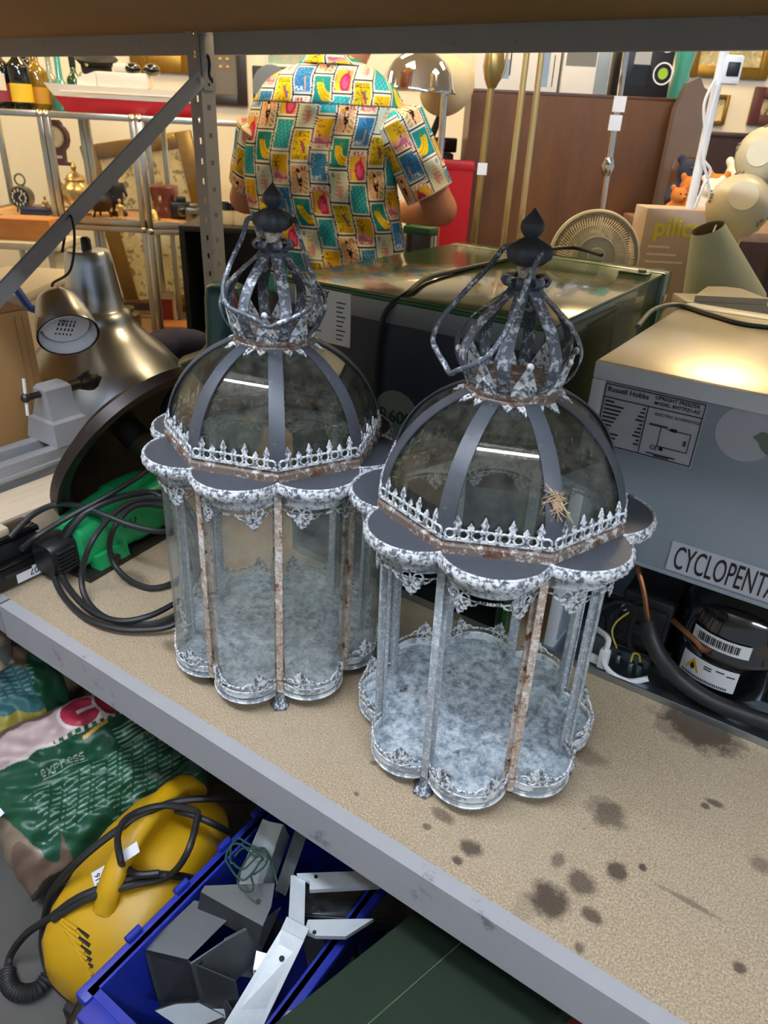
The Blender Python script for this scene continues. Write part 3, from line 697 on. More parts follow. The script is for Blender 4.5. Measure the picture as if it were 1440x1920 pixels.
zo('sticker_print', bc, 'ink', cpz)['kind'] = 'stuff'
tri = MB(); q = lambda a, z, r=.0876: (cx+r*math.sin(a), cy-r*math.cos(a), z)
tri.add([q(-.58,.052), q(-.30,.052), q(-.44,.075), q(-.58,.052,.0872), q(-.30,.052,.0872), q(-.44,.075,.0872)], [(0,1,2),(3,5,4),(0,3,4,1),(1,4,5,2),(2,5,3,0)])
zo('flame_triangle', tri, 'warning_yellow', cpz)
zo('flame_mark', MB().add([q(-.47,.055,.088), q(-.41,.055,.088), q(-.40,.060,.088), q(-.44,.067,.088), q(-.475,.061,.088), q(-.47,.055,.0877), q(-.41,.055,.0877), q(-.40,.060,.0877), q(-.44,.067,.0877), q(-.475,.061,.0877)],
    [(0,1,2,3,4),(9,8,7,6,5)]+[(i,(i+1)%5,5+(i+1)%5,5+i) for i in range(5)]), 'ink', cpz)
zo('relay_box', MB().box(-.185, -.105, ZY0+.06, ZY0+.15, .022, .125, .008).box(-.178, -.112, ZY0+.052, ZY0+.06, .035, .11, .004).box(-.16, -.13, ZY0+.045, ZY0+.052, .06, .08, .003), 'black_plastic')
zo('relay_bolt', MB().tube([(-.118, ZY0+.052, .048), (-.118, ZY0+.044, .048)], .006, 8).tube([(-.176, ZY0+.05, .10), (-.176, ZY0+.046, .10)], .005, 8), 'white_plastic')
zo('copper_pipe', MB().tube(cr([tuple(PY(1195,1062,ZY0+.03)), tuple(PY(1207,1110,ZY0+.02)), tuple(PY(1212,1145,ZY0+.015)), tuple(PY(1217,1175,ZY0+.012))], 5), .0042, 8), 'copper')
zo('copper_stub', MB().tube(cr([tuple(PY(1262,1163,ZY0+.03)), tuple(PY(1280,1180,ZY0+.015)), tuple(PY(1302,1200,ZY0+.01)), tuple(PY(1318,1218,ZY0+.012)), tuple(PY(1335,1214,ZY0+.03))], 5), .0042, 8), 'copper')
zo('insulated_hose', MB().tube(cr([tuple(PY(1214,1168,ZY0+.012)), tuple(PY(1222,1200,ZY0-.002)), tuple(PY(1240,1235,ZY0-.006)), tuple(PY(1275,1275,ZY0-.002)), tuple(PY(1330,1312,ZY0+.002)), tuple(PY(1390,1337,ZY0+.004)), tuple(PY(1450,1356,ZY0+.01)), tuple(PY(1560,1380,ZY0+.03))], 6), .0125, 12), 'black_rubber')
for k, pth in enumerate(([(1128,1140),(1160,1128),(1195,1140),(1185,1170),(1180,1205),(1200,1230),(1230,1232)], [(1140,1180),(1150,1150),(1180,1135),(1205,1125)], [(1132,1155),(1135,1190),(1155,1212),(1190,1224),(1220,1240)])):
    zo('wire', MB().tube(cr([tuple(PY(px, py, ZY0+.035-.004*i+.006*k)) for i, (px, py) in enumerate(pth)], 5), .0032, 6), 'black_rubber')
zo('earth_wire', MB().tube(cr([tuple(PY(px, py, ZY0+.02)) for px, py in ((1178,1148),(1156,1165),(1147,1185),(1156,1215))], 5), .0016, 6), 'yellow_wire')
zo('earth_wire', MB().tube(cr([tuple(PY(px, py, ZY0+.005)) for px, py in ((1182,1240),(1188,1225),(1198,1228),(1200,1240))], 5), .0018, 6), 'yellow_wire')
for px, py in ((1182,1248),(1199,1253),(1159,1233)): zo('base_screw', MB().tube([tuple(PZ(px, py, .007)), tuple(PZ(px, py, .007)+Vector((0,0,.008)))], .0048, 8), 'galvanised')
zo('power_lead', MB().tube(cr([tuple(PY(1118,1178,ZY0+.03)), tuple(PY(1140,1198,ZY0+.006)), tuple(PY(1133,1225,ZY0+.0)), tuple(PY(1133,1245,ZY0-.004)), tuple(PZ(1150,1265,.006)), tuple(PZ(1180,1277,.005)), tuple(PZ(1215,1272,.016))], 6), .0045, 8), 'white_plastic')
c0 = PY(1136, 1215, ZY0+.0); zo('cable_clamp', MB().box(c0.x-.008, c0.x+.008, c0.y-.006, c0.y+.008, .010, .045, .003).box(c0.x-.022, c0.x-.006, c0.y, c0.y+.006, .010, .026, .002), 'white_plastic')
zo('freezer_cord', MB().tube(cr([tuple(PZ(1195,612,ZZ+.003)), tuple(PZ(1225,580,ZZ+.004)), tuple(PZ(1270,571,ZZ+.004)), tuple(PZ(1330,588,ZZ+.004)), tuple(PZ(1390,605,ZZ+.004)), tuple(PZ(1460,613,ZZ+.004))], 6), .004, 8), 'trim_grey')

# ------------------------------------------------------------------ left end of the shelf
def cardboard(name, c): return plain(name, c, .8, var=.06, scale=9)
cardboard('cardboard', 'A9814F'); cardboard('cardboard_edge', '8E6B40')
bx = thing('cardboard_box', 'brown cardboard box at the left end of the shelf', 'box', (-1.66, .17, 0), 0)
ob('carton', MB().box(-.17, .17, -.2, .2, 0, .37, .004), 'cardboard', bx)
ob('flap', MB().box(-.17, .168, -.2, -.002, .371, .374).box(-.17, .168, .002, .2, .371, .374), 'cardboard_edge', bx)
ob('corner_crease', MB().box(.1702, .1712, .165, .168, .01, .36).box(.1702, .1712, .182, .184, .01, .36), 'cardboard_edge', bx)
brushed('brushed_alu', 'C2C9D2', .30, (1,1,160), 6)
plain('inner_white', 'E8EAEE', .5, var=.02)
def pendant(name, label, loc, rot, prof, inner, cordpts):
    t = thing(name, label, 'pendant lamp', loc, rot=rot)
    full = prof+[(r-.003, z) for r, z in reversed(prof)]
    ob('shade', MB().lathe(full, 56, cap=False), 'brushed_alu', t, smooth=50)
    r, z = prof[-1]; ob('cord_grip', MB().lathe([(.001,z-.004),(.012,z-.004),(.012,z+.022),(.007,z+.028),(.001,z+.028)], 16), 'black_plastic', t)
    ob('lining', MB().lathe([(a-.004, b) for a, b in prof[:-1]]+[(a-.0055, b) for a, b in reversed(prof[:-1])], 56, cap=False), 'inner_white', t)
    return t
bigp = pendant('pendant_lamp', 'large brushed aluminium bell pendant shade standing behind the lathe', (-1.612, .618, 0), (0,0,0),
    [(.252,0),(.251,.012),(.244,.05),(.228,.10),(.200,.155),(.160,.205),(.118,.245),(.092,.275),(.085,.292),(.083,.303),(.074,.311),(.070,.316),(.064,.36),(.056,.42),(.052,.446),(.047,.453),(.012,.455)], True, None)
sp0 = PX(119, 600, -1.49); br = PX(122, 448, -1.492)
smallp = pendant('pendant_lamp', 'small brushed aluminium pendant lamp hanging by its cord from the rack brace', sp0, (math.radians(-20), math.radians(-52), 0),
    [(.066,-.045),(.0665,-.042),(.063,-.015),(.057,.015),(.050,.042),(.044,.058),(.036,.064),(.012,.066)], True, None)
mt = Matrix.LocRotScale(sp0, smallp.rotation_euler.to_quaternion(), None).inverted()
topw = mt.inverted() @ Vector((0,0,.085))
ob('cord', MB().tube(cr([mt @ topw, mt @ (topw+Vector((.006,-.004,.02))), mt @ Vector((br.x+.03, br.y-.02, topw.z+.06)), mt @ Vector((br.x+.028, br.y+.005, br.z+.01)), mt @ Vector((br.x-.002, br.y+.02, br.z+.045)), mt @ Vector((br.x-.02, br.y+.0, br.z-.03))], 6), .0028, 8), 'black_rubber', smallp)
ob('socket_plate', MB().lathe([(.001,-.02),(.05,-.02),(.05,-.017),(.001,-.017)], 32), 'inner_white', smallp)
sp_ = MB()
for r in range(5):
    for k in range(4): sp_.box(-.026+.014*k, -.026+.014*k+.005+.005*((r*3+k) % 3)/2, -.018+.008*r, -.018+.008*r+.003, -.0212, -.0204)
ob('rating_print', sp_, 'ink', smallp)['kind'] = 'stuff'
text('CE', .012, 'ink', smallp, (.008, -.004, -.0206), (PI,0,0))

plain('lathe_grey', 'A7A9AB', .4, .4, var=.08, scale=30)
plain('cast_iron', '2F2824', .4, .5, var=.3, scale=25, c2='5A4034', thr=(.58,.72))
plain('steel_dark', '4A4542', .4, .8, var=.2)
wood('pale_wood', 'B7A286', 'D8C8AE', (1,.15,1), .7, 14); wood('raw_brown', '6E5440', '957A60', (1,.2,1), .7, 10)
la = thing('wood_lathe', 'grey metal wood lathe bed with tailstock left of the saw', 'lathe', (-1.385, .16, 0))
for x in (-.045, .025): ob('bed_rail', MB().box(x, x+.028, -.45, .215, .055, .118, .003).box(x+.024, x+.034, -.45, .215, .085, .095, .002), 'lathe_grey', la)
ob('bed_web', MB().box(-.02, .03, -.45, .21, .06, .072), 'lathe_grey', la)
for y in (-.3, .10): ob('bed_foot', MB().box(-.06, .065, y-.03, y+.03, 0, .055, .004), 'lathe_grey', la)
ts = ob('tailstock', MB().loft([[(x*a+.0, y*b+.17, z) for x, y in ((-1,-1),(1,-1),(1,1),(-1,1))] for z, a, b in ((.118,.055,.045),(.165,.045,.04),(.170,.036,.034),(.205,.024,.030),(.232,.022,.030),(.240,.016,.024))]), 'lathe_grey', la, smooth=25)
ob('quill', MB().tube([(.0,.20,.222),(.0,.245,.222)], .012, 14), 'steel_dark', la)
ob('live_center', MB().tube([(.0,.235,.222),(.0,.25,.222),(.0,.262,.222),(.0,.272,.222),(.0,.292,.222)], [.014,.020,.022,.018,.001], 16), 'cast_iron', la)
ob('lock_screw', MB().tube([(.0,.145,.222),(.0,.11,.222)], .007, 10).ell((0,.108,.222),(.010,.010,.010),10,8), 'steel_dark', la)
ob('tommy_bar', MB().tube([(.0,.112,.262),(.0,.105,.185)], .0032, 8), 'white_metal', la)
tb = ob('timber_offcut', MB().box(-.055, .055, -.30, .16, 0, .075, .003), 'pale_wood', None, (-1.262, .11, 0), (0,0,0)); tag(tb, 'pale sawn timber offcut lying in front of the lathe bed', 'timber')

# green saw: guard, motor, cord
plain('saw_green', '1F9A5A', .35, var=.12, scale=20, c2='2C7A52', thr=(.62,.7))
sw = thing('circular_saw', 'green corded saw with a large rusty black blade guard', 'power saw', (-1.08, .24, 0))
so = lambda n, mb, m, **k: ob(n, mb.xf(Matrix.Translation((1.08, -.24, 0))), m, sw, **k)
ax = Vector((.865, .02, -.50)).normalized(); side = Vector((0,1,0)); side = (side-ax*side.dot(ax)).normalized(); upv = ax.cross(side)
GM = Matrix.Translation((-1.095, .328, .172)) @ Matrix((side, upv, ax)).transposed().to_4x4()
so('blade_guard', MB().lathe([(.001,-.062),(.085,-.062),(.125,-.055),(.158,-.034),(.172,-.008),(.178,.0),(.196,.0),(.198,.006),(.196,.012),(.176,.012),(.168,.006),(.153,-.028),(.122,-.049),(.085,-.056),(.001,-.056)], 64, cap=False).xf(GM), 'cast_iron', smooth=50)
so('guard_lip', MB().lathe([(.196,-.004),(.204,-.004),(.205,.018),(.196,.018)], 64, cap=False).xf(GM), 'cast_iron', smooth=50)
so('arbor', MB().lathe([(.001,-.055),(.028,-.055),(.028,-.012),(.018,-.006),(.001,-.006)], 20).xf(GM), 'steel_dark')
so('guard_knob', MB().ell((.03,.11,.004),(.022,.045,.018),14,10).xf(GM), 'black_plastic')
g0 = Vector((-1.075, .118, 0)); g1 = Vector((-1.095, .355, 0)); gd = (g1-g0).normalized(); gs = Vector((gd.y, -gd.x, 0))
def srect(hw, hh, c, n=24, e=.45):
    return [c+gs*(hw*math.copysign(abs(math.cos(a))**e, math.cos(a)))+Vector((0,0,hh*math.copysign(abs(math.sin(a))**e, math.sin(a)))) for a in [2*PI*k/n for k in range(n)]]
so('motor_housing', MB().loft([srect(w, hgt, g0+gd*t+Vector((0,0,.058+dz))) for t, w, hgt, dz in ((0,.030,.030,-.006),(.004,.041,.040,-.004),(.05,.045,.046,0),(.12,.050,.050,.004),(.125,.054,.053,.006),(.20,.054,.053,.006),(.232,.048,.048,.004),(.237,.038,.038,0))]), 'saw_green', smooth=45)
so('base_plate', MB().loft([[g0+gd*t+gs*x+Vector((0,0,z)) for x, z in ((-.055,0),(.062,0),(.062,.008),(-.055,.008))] for t in (-.01,.26)]), 'steel_dark', smooth=20)
so('side_foot', MB().loft([[g0+gd*t+gs*x+Vector((0,0,z)) for x, z in ((.03,.006),(.058,.006),(.052,.035),(.03,.035))] for t in (.02,.09)]), 'saw_green', smooth=20)
so('foot_bolt', MB().tube([g0+gd*.055+gs*.054+Vector((0,0,.018)), g0+gd*.055+gs*.062+Vector((0,0,.018))], .010, 6), 'steel_dark')
so('nose', MB().loft([srect(w, hgt, g0+gd*t+Vector((0,0,.05))) for t, w, hgt in ((.002,.030,.034),(-.03,.034,.036),(-.05,.026,.03))]), 'black_plastic')
for k in range(6): so('vent_fin', MB().loft([[g0+gd*t+gs*x+Vector((0,0,.03+.0075*k+z)) for x, z in ((.02,0),(.0365,0),(.0365,.003),(.02,.003))] for t in (-.045,-.008)]), 'black_rubber', smooth=20)
tx = text('W-H', .022, 'ink', sw, (0,0,0), depth=.0002); e_ = g0+gd*.085+gs*.0515+Vector((0,0,.062))-Vector((-1.08,.24,0))
so_dir = Matrix((gd, Vector((0,0,1)), gs)).transposed(); tx.matrix_local = Matrix.Translation(e_) @ so_dir.to_4x4(); tx.name = 'worn_lettering'
def cpath(pts): return [tuple(PZ(px, py, z)) for px, py, z in pts]
H = .115
coil = cpath([(18,1008,.10),(60,966,.12),(105,946,.125),(150,949,.125),(195,966,.122),(245,985,.112),(300,996,.10),(345,985,.09),(350,955,.10),(318,938,.112),(260,938,.122),(215,962,.122),(172,1015,.10),(153,1075,.04),(160,1120,.012),(192,1155,.008),(245,1170,.008),(300,1166,.008),
   (345,1140,.010),(368,1085,.03),(372,1020,.08),(345,965,.10),(300,948,.115),(250,950,.125),(216,985,.11),(205,1022,.06),(215,1060,.02),(246,1090,.008),(288,1102,.008),(335,1085,.008),(365,1040,.012),(368,980,.06),(330,928,.10),(270,925,.125),(200,942,.132),(140,976,.11),(110,1015,.07),(98,1060,.03),(112,1108,.012),(150,1150,.012),(200,1174,.012),(262,1181,.012),(330,1168,.016),(366,1110,.03),
   (352,1010,.07),(300,930,.118),(240,926,.132),(170,955,.125),(128,1000,.09),(111,1050,.04),(124,1096,.018),(166,1141,.016),(222,1164,.016),(282,1154,.018),(336,1126,.018)])
so('power_cord', MB().tube(cr(coil, 5), .0052, 8), 'black_rubber')
so('power_cord', MB().tube(cr(cpath([(336,912,.13),(290,878,.15),(250,900,.15),(200,930,.14),(130,968,.12),(70,1005,.095),(40,1030,.09)]), 5), .0052, 8), 'black_rubber')
bt = thing('nail_gun', 'black metal tool with a paper lot label at the shelf edge', 'power tool', (-1.14, .03, 0), math.radians(0))
bd = Vector((-.16, .985, 0)).normalized()
ob('body', MB().box(-.012, .040, -.25, .075, .004, .045, .005).box(-.02, .036, -.25, .06, .045, .085, .006), 'black_plastic', bt)
ob('rail', MB().box(.036, .046, -.25, .06, .050, .058, .002).box(-.022, .030, -.25, .065, .085, .096, .003), 'gloss_black', bt)
ob('side_slot', MB().box(.0401, .042, -.02, .03, .026, .034, .001), 'steel_dark', bt)
ob('side_slot', MB().box(.0401, .042, -.10, -.05, .012, .02, .001), 'steel_dark', bt)
ob('top_casting', MB().box(-.018, .026, -.12, .015, .096, .112, .005), 'pale_wood', bt)
ob('lot_label', MB().box(.0402, .0412, .0, .062, .008, .030), 'paper', bt)
t_ = text('907', .017, 'ink', bt, (.0414, .050, .0245), depth=.0002); t_.rotation_euler = Matrix(((0,0,1),(-1,0,0),(0,-1,0))).to_euler()
# teal bench drill
plain('teal_enamel', '1F5F5E', .3, var=.1, coat=.4)
plain('red_cord', 'B0402A', .5)
td = thing('bench_drill', 'teal enamelled bench drill with a red cable behind the left lantern', 'drill', (-1.262, .72, 0), YAW)
ob('base', MB().box(-.09, .07, -.08, .08, 0, .03, .008), 'teal_enamel', td)
ob('column', MB().tube([(0,0,.03),(0,0,.19)], .02, 16), 'teal_enamel', td)
ob('head', MB().loft([[(x*a+o, y*b, z) for x, y in [(math.copysign(abs(math.cos(t))**.6, math.cos(t)), math.copysign(abs(math.sin(t))**.6, math.sin(t))) for t in [2*PI*k/20 for k in range(20)]]] for z, a, b, o in ((.17,.04,.04,-.04),(.185,.075,.05,-.03),(.225,.085,.055,-.03),(.245,.06,.05,-.005),(.27,.047,.046,.004),(.38,.045,.043,.006),(.405,.040,.038,.006),(.41,.03,.03,.006))]), 'teal_enamel', td, smooth=50)
ob('knob', MB().tube([(-.05,-.05,.235),(-.05,-.07,.235)], .012, 12), 'black_plastic', td)
ob('cable', MB().tube(cr([(.02,-.03,.43),(.035,-.045,.40),(.05,-.05,.33),(.058,-.05,.25),(.07,-.05,.15)], 6), .004, 8), 'red_cord', td)
# ------------------------------------------------------------------ printed surfaces: colours stored on a fine mesh
FONT = {'A':'0E11111F111111','B':'1E11111E11111E','E':'1F10101E10101F','H':'1111111F111111','I':'0E04040404040E','L':'1010101010101F','O':'0E11111111110E','R':'1E11111E141211','S':'0F10100E01011E',
        'e':'00000E111F100E','x':'0000110A040A11','p':'00001E111E1010','r':'00001619101010','s':'00000F100E011E'}
def glyphs(word, a, b):                               # a, b in 0..1 across the word box (b from the bottom): True on ink
    a = np.asarray(a); n = len(word); x = np.floor(a*n*6).astype(int); y = np.floor((1-np.asarray(b))*7).astype(int)
    ok = (x >= 0) & (x < n*6) & (y >= 0) & (y < 7); ci = np.clip(x//6, 0, n-1); bit = x % 6
    rows = np.array([[int(FONT[c][2*r:2*r+2], 16) for r in range(7)] for c in word])
    return ok & (bit < 5) & (((rows[ci, np.clip(y, 0, 6)] >> np.clip(4-bit, 0, 4)) & 1) == 1)
def vmat(name, rough=.8, spec=.3, bmp=0, coat=0):
    m, nt, bs = newmat(name); at = nd(nt, 'ShaderNodeAttribute'); at.attribute_name = 'print'
    nt.links.new(at.outputs['Color'], bs.inputs['Base Color']); bs.inputs['Roughness'].default_value = rough; bs.inputs['Specular IOR Level'].default_value = spec
    bs.inputs['Coat Weight'].default_value = coat
    if bmp: bump(nt, bs, noise(nt, coord(nt), 60, 4), bmp, .004)
    return m
def grid_mesh(name, P, C, wrap_u=False, mat=None, smooth=True):   # P: (nu,nv,3) points, C: (nu,nv,3) linear colours
    nu, nv = P.shape[:2]; idx = np.arange(nu*nv).reshape(nu, nv)
    a = idx if wrap_u else idx[:-1]; b = np.roll(idx, -1, 0) if wrap_u else idx[1:]
    F = np.stack([a[:, :-1], b[:, :-1], b[:, 1:], a[:, 1:]], -1).reshape(-1, 4)
    me = bpy.data.meshes.new(name); me.vertices.add(nu*nv); me.vertices.foreach_set('co', P.reshape(-1).astype(np.float32))
    me.loops.add(F.size); me.loops.foreach_set('vertex_index', F.reshape(-1).astype(np.int32))
    me.polygons.add(len(F)); me.polygons.foreach_set('loop_start', np.arange(0, F.size, 4, dtype=np.int32)); me.polygons.foreach_set('loop_total', np.full(len(F), 4, np.int32))
    me.update(calc_edges=True)
    at = me.color_attributes.new('print', 'FLOAT_COLOR', 'POINT')
    at.data.foreach_set('color', np.concatenate([C.reshape(-1, 3), np.ones((nu*nv, 1))], 1).reshape(-1).astype(np.float32))
    me.polygons.foreach_set('use_smooth', np.ones(len(F), bool))
    if mat: me.materials.append(M_(mat))
    return me
def rgb(h): return np.array(lin(h)[:3])
vmat('printed_film', .38, .5, .25)

# ------------------------------------------------------------------ under the shelf
def wob(a, b, seed):                                   # smooth wrinkles from a few sines
    r = random.Random(seed); s = 0
    for k in range(9):
        f = 2+k*1.9; t = r.uniform(0, 6.28); s = s + np.sin((a*math.cos(t)+b*math.sin(t))*f*2.2+r.uniform(0, 6.28))/(1+k*.55)
    return s
def pillow(name, label, cat, loc, rot, size, paint, seed, group='plastic sacks under the shelf', n=(260, 210)):
    t = thing(name, label, cat, loc, rot=rot, group=group)
    nu, nv = n; U = np.linspace(-1, 1, nu)[:, None]*np.ones((1, nv)); V = np.ones((nu, 1))*np.linspace(-1, 1, nv)[None]
    prof = np.clip((1-np.abs(U)**4)*(1-np.abs(V)**3.2), 0, 1)**.5
    wr = wob(U, V, seed)
    X = U*size[0]/2*(1-.05*np.abs(V)**2+.015*wob(V, V*0, seed+5)); Y = V*size[1]/2*(1-.06*U**2+.02*wob(U, U*0, seed+9))
    for s in (1, -1):
        Z = s*(size[2]/2*prof)+(.010*wr*prof if s > 0 else 0)
        me = grid_mesh('sack_side', np.stack([X, Y, Z], -1), paint(U*.5+.5, V*.5+.5, wr) if s > 0 else np.ones((nu, nv, 3))*rgb('4A4238'), mat='printed_film')
        ob('front_film' if s > 0 else 'back_film', me, None, t)
    return t
def pn(c, mask, col): c[mask] = rgb(col)
def paint_green(a, b, w):
    c = np.ones(a.shape+(3,))*rgb('1C4F38')
    e = b+.02*w
    pn(c, e > .72, 'C9B0AC'); pn(c, (e > .72)&(e < .745)&(a < .8), 'D8C8C0')
    pn(c, (e > .955), '7A6258')
    for k, (x0, rr) in enumerate(((.52,.085),(.69,.075),(.85,.08))):
        dx = (a-x0)/rr*.9; dy = (b-.86)/.105; d = np.sqrt(dx*dx+dy*dy)
        pn(c, d < 1.18, 'E4DAD4'); pn(c, d < 1, 'B03048'); 
        if k == 1: pn(c, d < .42, 'E4DAD4')
        if k == 0: pn(c, (d < 1)&(np.abs(dy) < .14)&(dx > -.2), 'E4DAD4')
        if k == 2: pn(c, (d < 1.2)&(dy < -.25)&(dx < .15), 'C9B0AC')
    pn(c, (np.abs(b-.745) < .012)&(np.sin(a*150) > -.2)&(a > .35)&(a < .8), '2C5A3A')
    pn(c, (np.abs(b-.70-.25*(a-.5)) < .012)&(a > .48)&(a < .62), 'D2A03A')
    g = glyphs('express', (a-.24)/.22, (b-.575)/.065); pn(c, g, 'A9B3A0')
    pn(c, (np.abs(b-.565) < .004)&(a > .24)&(a < .46), 'A9B3A0')
    for k in range(13):
        y = .52-.030*k; x0 = .14+.02*(k % 3)+.3*(k > 9); x1 = .93-.05*((k*3) % 4)
        pn(c, (np.abs(b-y-.003*w) < .0042)&(a > x0)&(a < x1)&(np.sin(a*230+k*9)+np.sin(a*91+k) > -.9), '7E9A88')
    for k in range(5):
        y = .66-.03*k; pn(c, (np.abs(b-y) < .005)&(a > .62)&(a < .96), '8FAA98')
    clear = a+.10*np.sin(b*7)+.03*w < .02+.0
    pn(c, (a < .08+.04*np.sin(b*9)), '857462'); pn(c, (a < .22)&(b < .22+.1*np.sin(a*30)), '6A5648')
    pn(c, (b < .07+.02*w), '2C2A24')
    return c
def paint_teal(a, b, w):
    c = np.ones(a.shape+(3,))*rgb('3E7274'); e = b+.03*w
    pn(c, e < .30, 'B79C92'); pn(c, (e < .34)&(e > .27)&(a > .55), 'A89A40'); pn(c, e > .62, '8C7458'); pn(c, (e > .72)&(e < .80), '4A3426'); pn(c, e > .86, '33312E')
    pn(c, (a > .82+.05*np.sin(b*8)), '1E5A3C')
    for k in range(7): pn(c, (np.abs(b-.58+.028*k) < .005)&(a > .5)&(a < .8)&(np.sin(a*140+k*5) > -.6), '86A8A8')
    for k in range(3): pn(c, (np.abs(b-.55+.05*k) < .014)&(a > .08)&(a < .30)&(np.sin(a*90+k*4) > -.3), 'B8C8C4')
    pn(c, (a > .34)&(a < .46)&(np.abs(b-.50) < .008), 'A8C0BC'); pn(c, (np.abs(a-.40) < .008)&(b > .38)&(b < .5), 'A8C0BC')
    pn(c, ((a-.1)**2+(b-.22)**2 < .006), 'C9A23A')
    return c
def paint_wood_sack(a, b, w):
    c = np.ones(a.shape+(3,))*rgb('7A6454'); v = np.sin(b*22+3*w+a*4)
    pn(c, v > .2, '9A8264'); pn(c, v > .75, 'B59E78'); pn(c, v < -.75, '443228')
    for k, x0 in enumerate((.20,.42)):
        d = np.sqrt(((a-x0)/.10)**2+((b-.80+.15*(a-.3))/.085)**2); pn(c, d < 1.2, 'D8C8C0'); pn(c, d < 1, 'A84050')
    pn(c, (b > .90+.02*w), 'C4908C'); pn(c, (a > .80), '8A7868')
    return c
def paint_clear(a, b, w):
    c = np.ones(a.shape+(3,))*rgb('8F8674'); v = np.sin(a*14+2.2*w); pn(c, v > .45, 'B0A284'); pn(c, v < -.55, '5E605C')
    pn(c, (b > .72+.05*w), 'BDB6AE'); pn(c, (np.abs(a-b*.7-.1) < .03), '3E4448'); return c
sk1 = pillow('printed_sack', 'green printed plastic sack lying on the floor, express on its front', 'sack', (-1.03, .06, -.455), (Matrix.Rotation(math.radians(32), 3, Vector((.22,.975,0))) @ Matrix.Rotation(math.radians(76), 3, 'Z')).to_euler(), (.40, .33, .17), paint_green, 3)
pillow('printed_sack', 'teal and pink printed plastic sack beneath the left shelf edge', 'sack', (-1.33, -.02, -.36), (Matrix.Rotation(math.radians(38), 3, Vector((.22,.975,0))) @ Matrix.Rotation(math.radians(62), 3, 'Z')).to_euler(), (.40, .36, .15), paint_teal, 11)
pillow('firewood_sack', 'brown plastic sack with red lettering behind the green one', 'sack', (-1.37, .31, -.33), (Matrix.Rotation(math.radians(30), 3, Vector((.22,.975,0))) @ Matrix.Rotation(math.radians(80), 3, 'Z')).to_euler(), (.50, .40, .20), paint_wood_sack, 21)
pillow('clear_bag', 'crumpled clear plastic bag of hardware at the left edge', 'bag', (-1.36, -.08, -.17), (Matrix.Rotation(math.radians(25), 3, Vector((.22,.975,0))) @ Matrix.Rotation(math.radians(70), 3, 'Z')).to_euler(), (.34, .26, .16), paint_clear, 31)
ob('lot_tag', MB().box(-.011, .011, -.024, .024, 0, .0008), 'paper', sk1, (-.195, .02, .066), (.0, -.25, .25))
text('412', .013, 'ink', sk1, (-.190, .006, .068), (0, -.25, 1.82), depth=.0002)

# --- yellow pressure washer
plain('washer_yellow', 'C4980C', .42, var=.1, scale=30, c2='A88A1A', thr=(.66,.74))
plain('dark_recess', '101010', .6)
pw = thing('pressure_washer', 'yellow pressure washer with black hoses beside the blue crate', 'pressure washer', (-.77, -.03, FLOOR_Z), math.radians(10))
def sec(y, hw, z0, z1, e=.55, n=28, ox=0):
    zc = (z0+z1)/2; hh = (z1-z0)/2
    return [(ox+hw*math.copysign(abs(math.cos(a))**e, math.cos(a)), y, zc+hh*math.copysign(abs(math.sin(a))**e, math.sin(a))) for a in [2*PI*k/n for k in range(n)]]
hsg = ob('housing', MB().loft([sec(-.185,.03,.05,.10), sec(-.18,.06,.04,.125), sec(-.16,.085,.03,.155), sec(-.12,.10,.025,.185), sec(-.05,.108,.02,.208), sec(.02,.108,.02,.220), sec(.09,.10,.02,.218), sec(.14,.085,.025,.20), sec(.17,.06,.04,.17), sec(.178,.03,.06,.14)]), 'washer_yellow', pw, smooth=60)
from mathutils.bvhtree import BVHTree
PWM = Matrix.LocRotScale(Vector((-.77,-.03,FLOOR_Z)), Matrix.Rotation(math.radians(10),3,'Z').to_quaternion(), None); PWI = PWM.inverted()
HB = BVHTree.FromPolygons([PWM @ v.co for v in hsg.data.vertices], [tuple(p.vertices) for p in hsg.data.polygons])
def onw(px, py, off, z=-.42):                           # point just above the housing, in the washer's own frame
    h, n, i_, d_ = HB.ray_cast(CAM, ray(px, py).normalized())
    return tuple(PWI @ ((h+n*off) if h else PZ(px, py, z)))
for k in range(8): ob('cooling_rib', MB().tube(cr([onw(104+9*k, 1712+15*k, 0), onw(122+7*k, 1726+15*k, .001), onw(144+5*k, 1742+14*k, 0)], 5), .0036, 6), 'washer_yellow', pw)
for a_, b_ in (((142,1737),(166,1757)),((137,1748),(168,1773)),((140,1765),(170,1788)),((150,1786),(171,1801)),((160,1803),(174,1812))): ob('vent_slot', MB().tube([onw(*a_, .0), onw((a_[0]+b_[0])/2, (a_[1]+b_[1])/2, .0008), onw(*b_, .0)], [.0010,.0022,.0030], 6), 'dark_recess', pw)
ob('handle', MB().tube(cr([(.006,-.098,.185),(.004,-.075,.222),(0,-.03,.252),(.0,.03,.268),(.0,.085,.266),(.0,.13,.246),(0,.16,.195)], 6), .0155, 14, flat=1.35), 'washer_yellow', pw)
ob('outlet_knob', MB().tube([(.03,-.17,.06),(.035,-.225,.05)], [.026,.022], 14), 'black_plastic', pw)
ob('outlet_base', MB().box(-.02,.07,-.20,-.14,.0,.05,.01), 'black_plastic', pw)
def wl(px, py, z): return tuple(PWI @ PZ(px, py, z))
lt = ob('lot_label', MB().box(-.017,.017,-.015,.015,0,.0008), 'paper', pw, onw(194,1648,.006), (.35,.30,-.60))
text('Balgate Auctions', .0042, 'ink', lt, (-.015,.009,.001), depth=.0001); text('Lot No.', .0042, 'ink', lt, (-.006,.003,.001), depth=.0001); text('911', .013, 'ink', lt, (-.011,-.011,.001), depth=.0001, bold=.0003)
ob('blank_label', MB().box(-.010,.010,-.019,.019,0,.0008), 'paper', pw, wl(240,1600,-.318), (.45,.15,-.65))
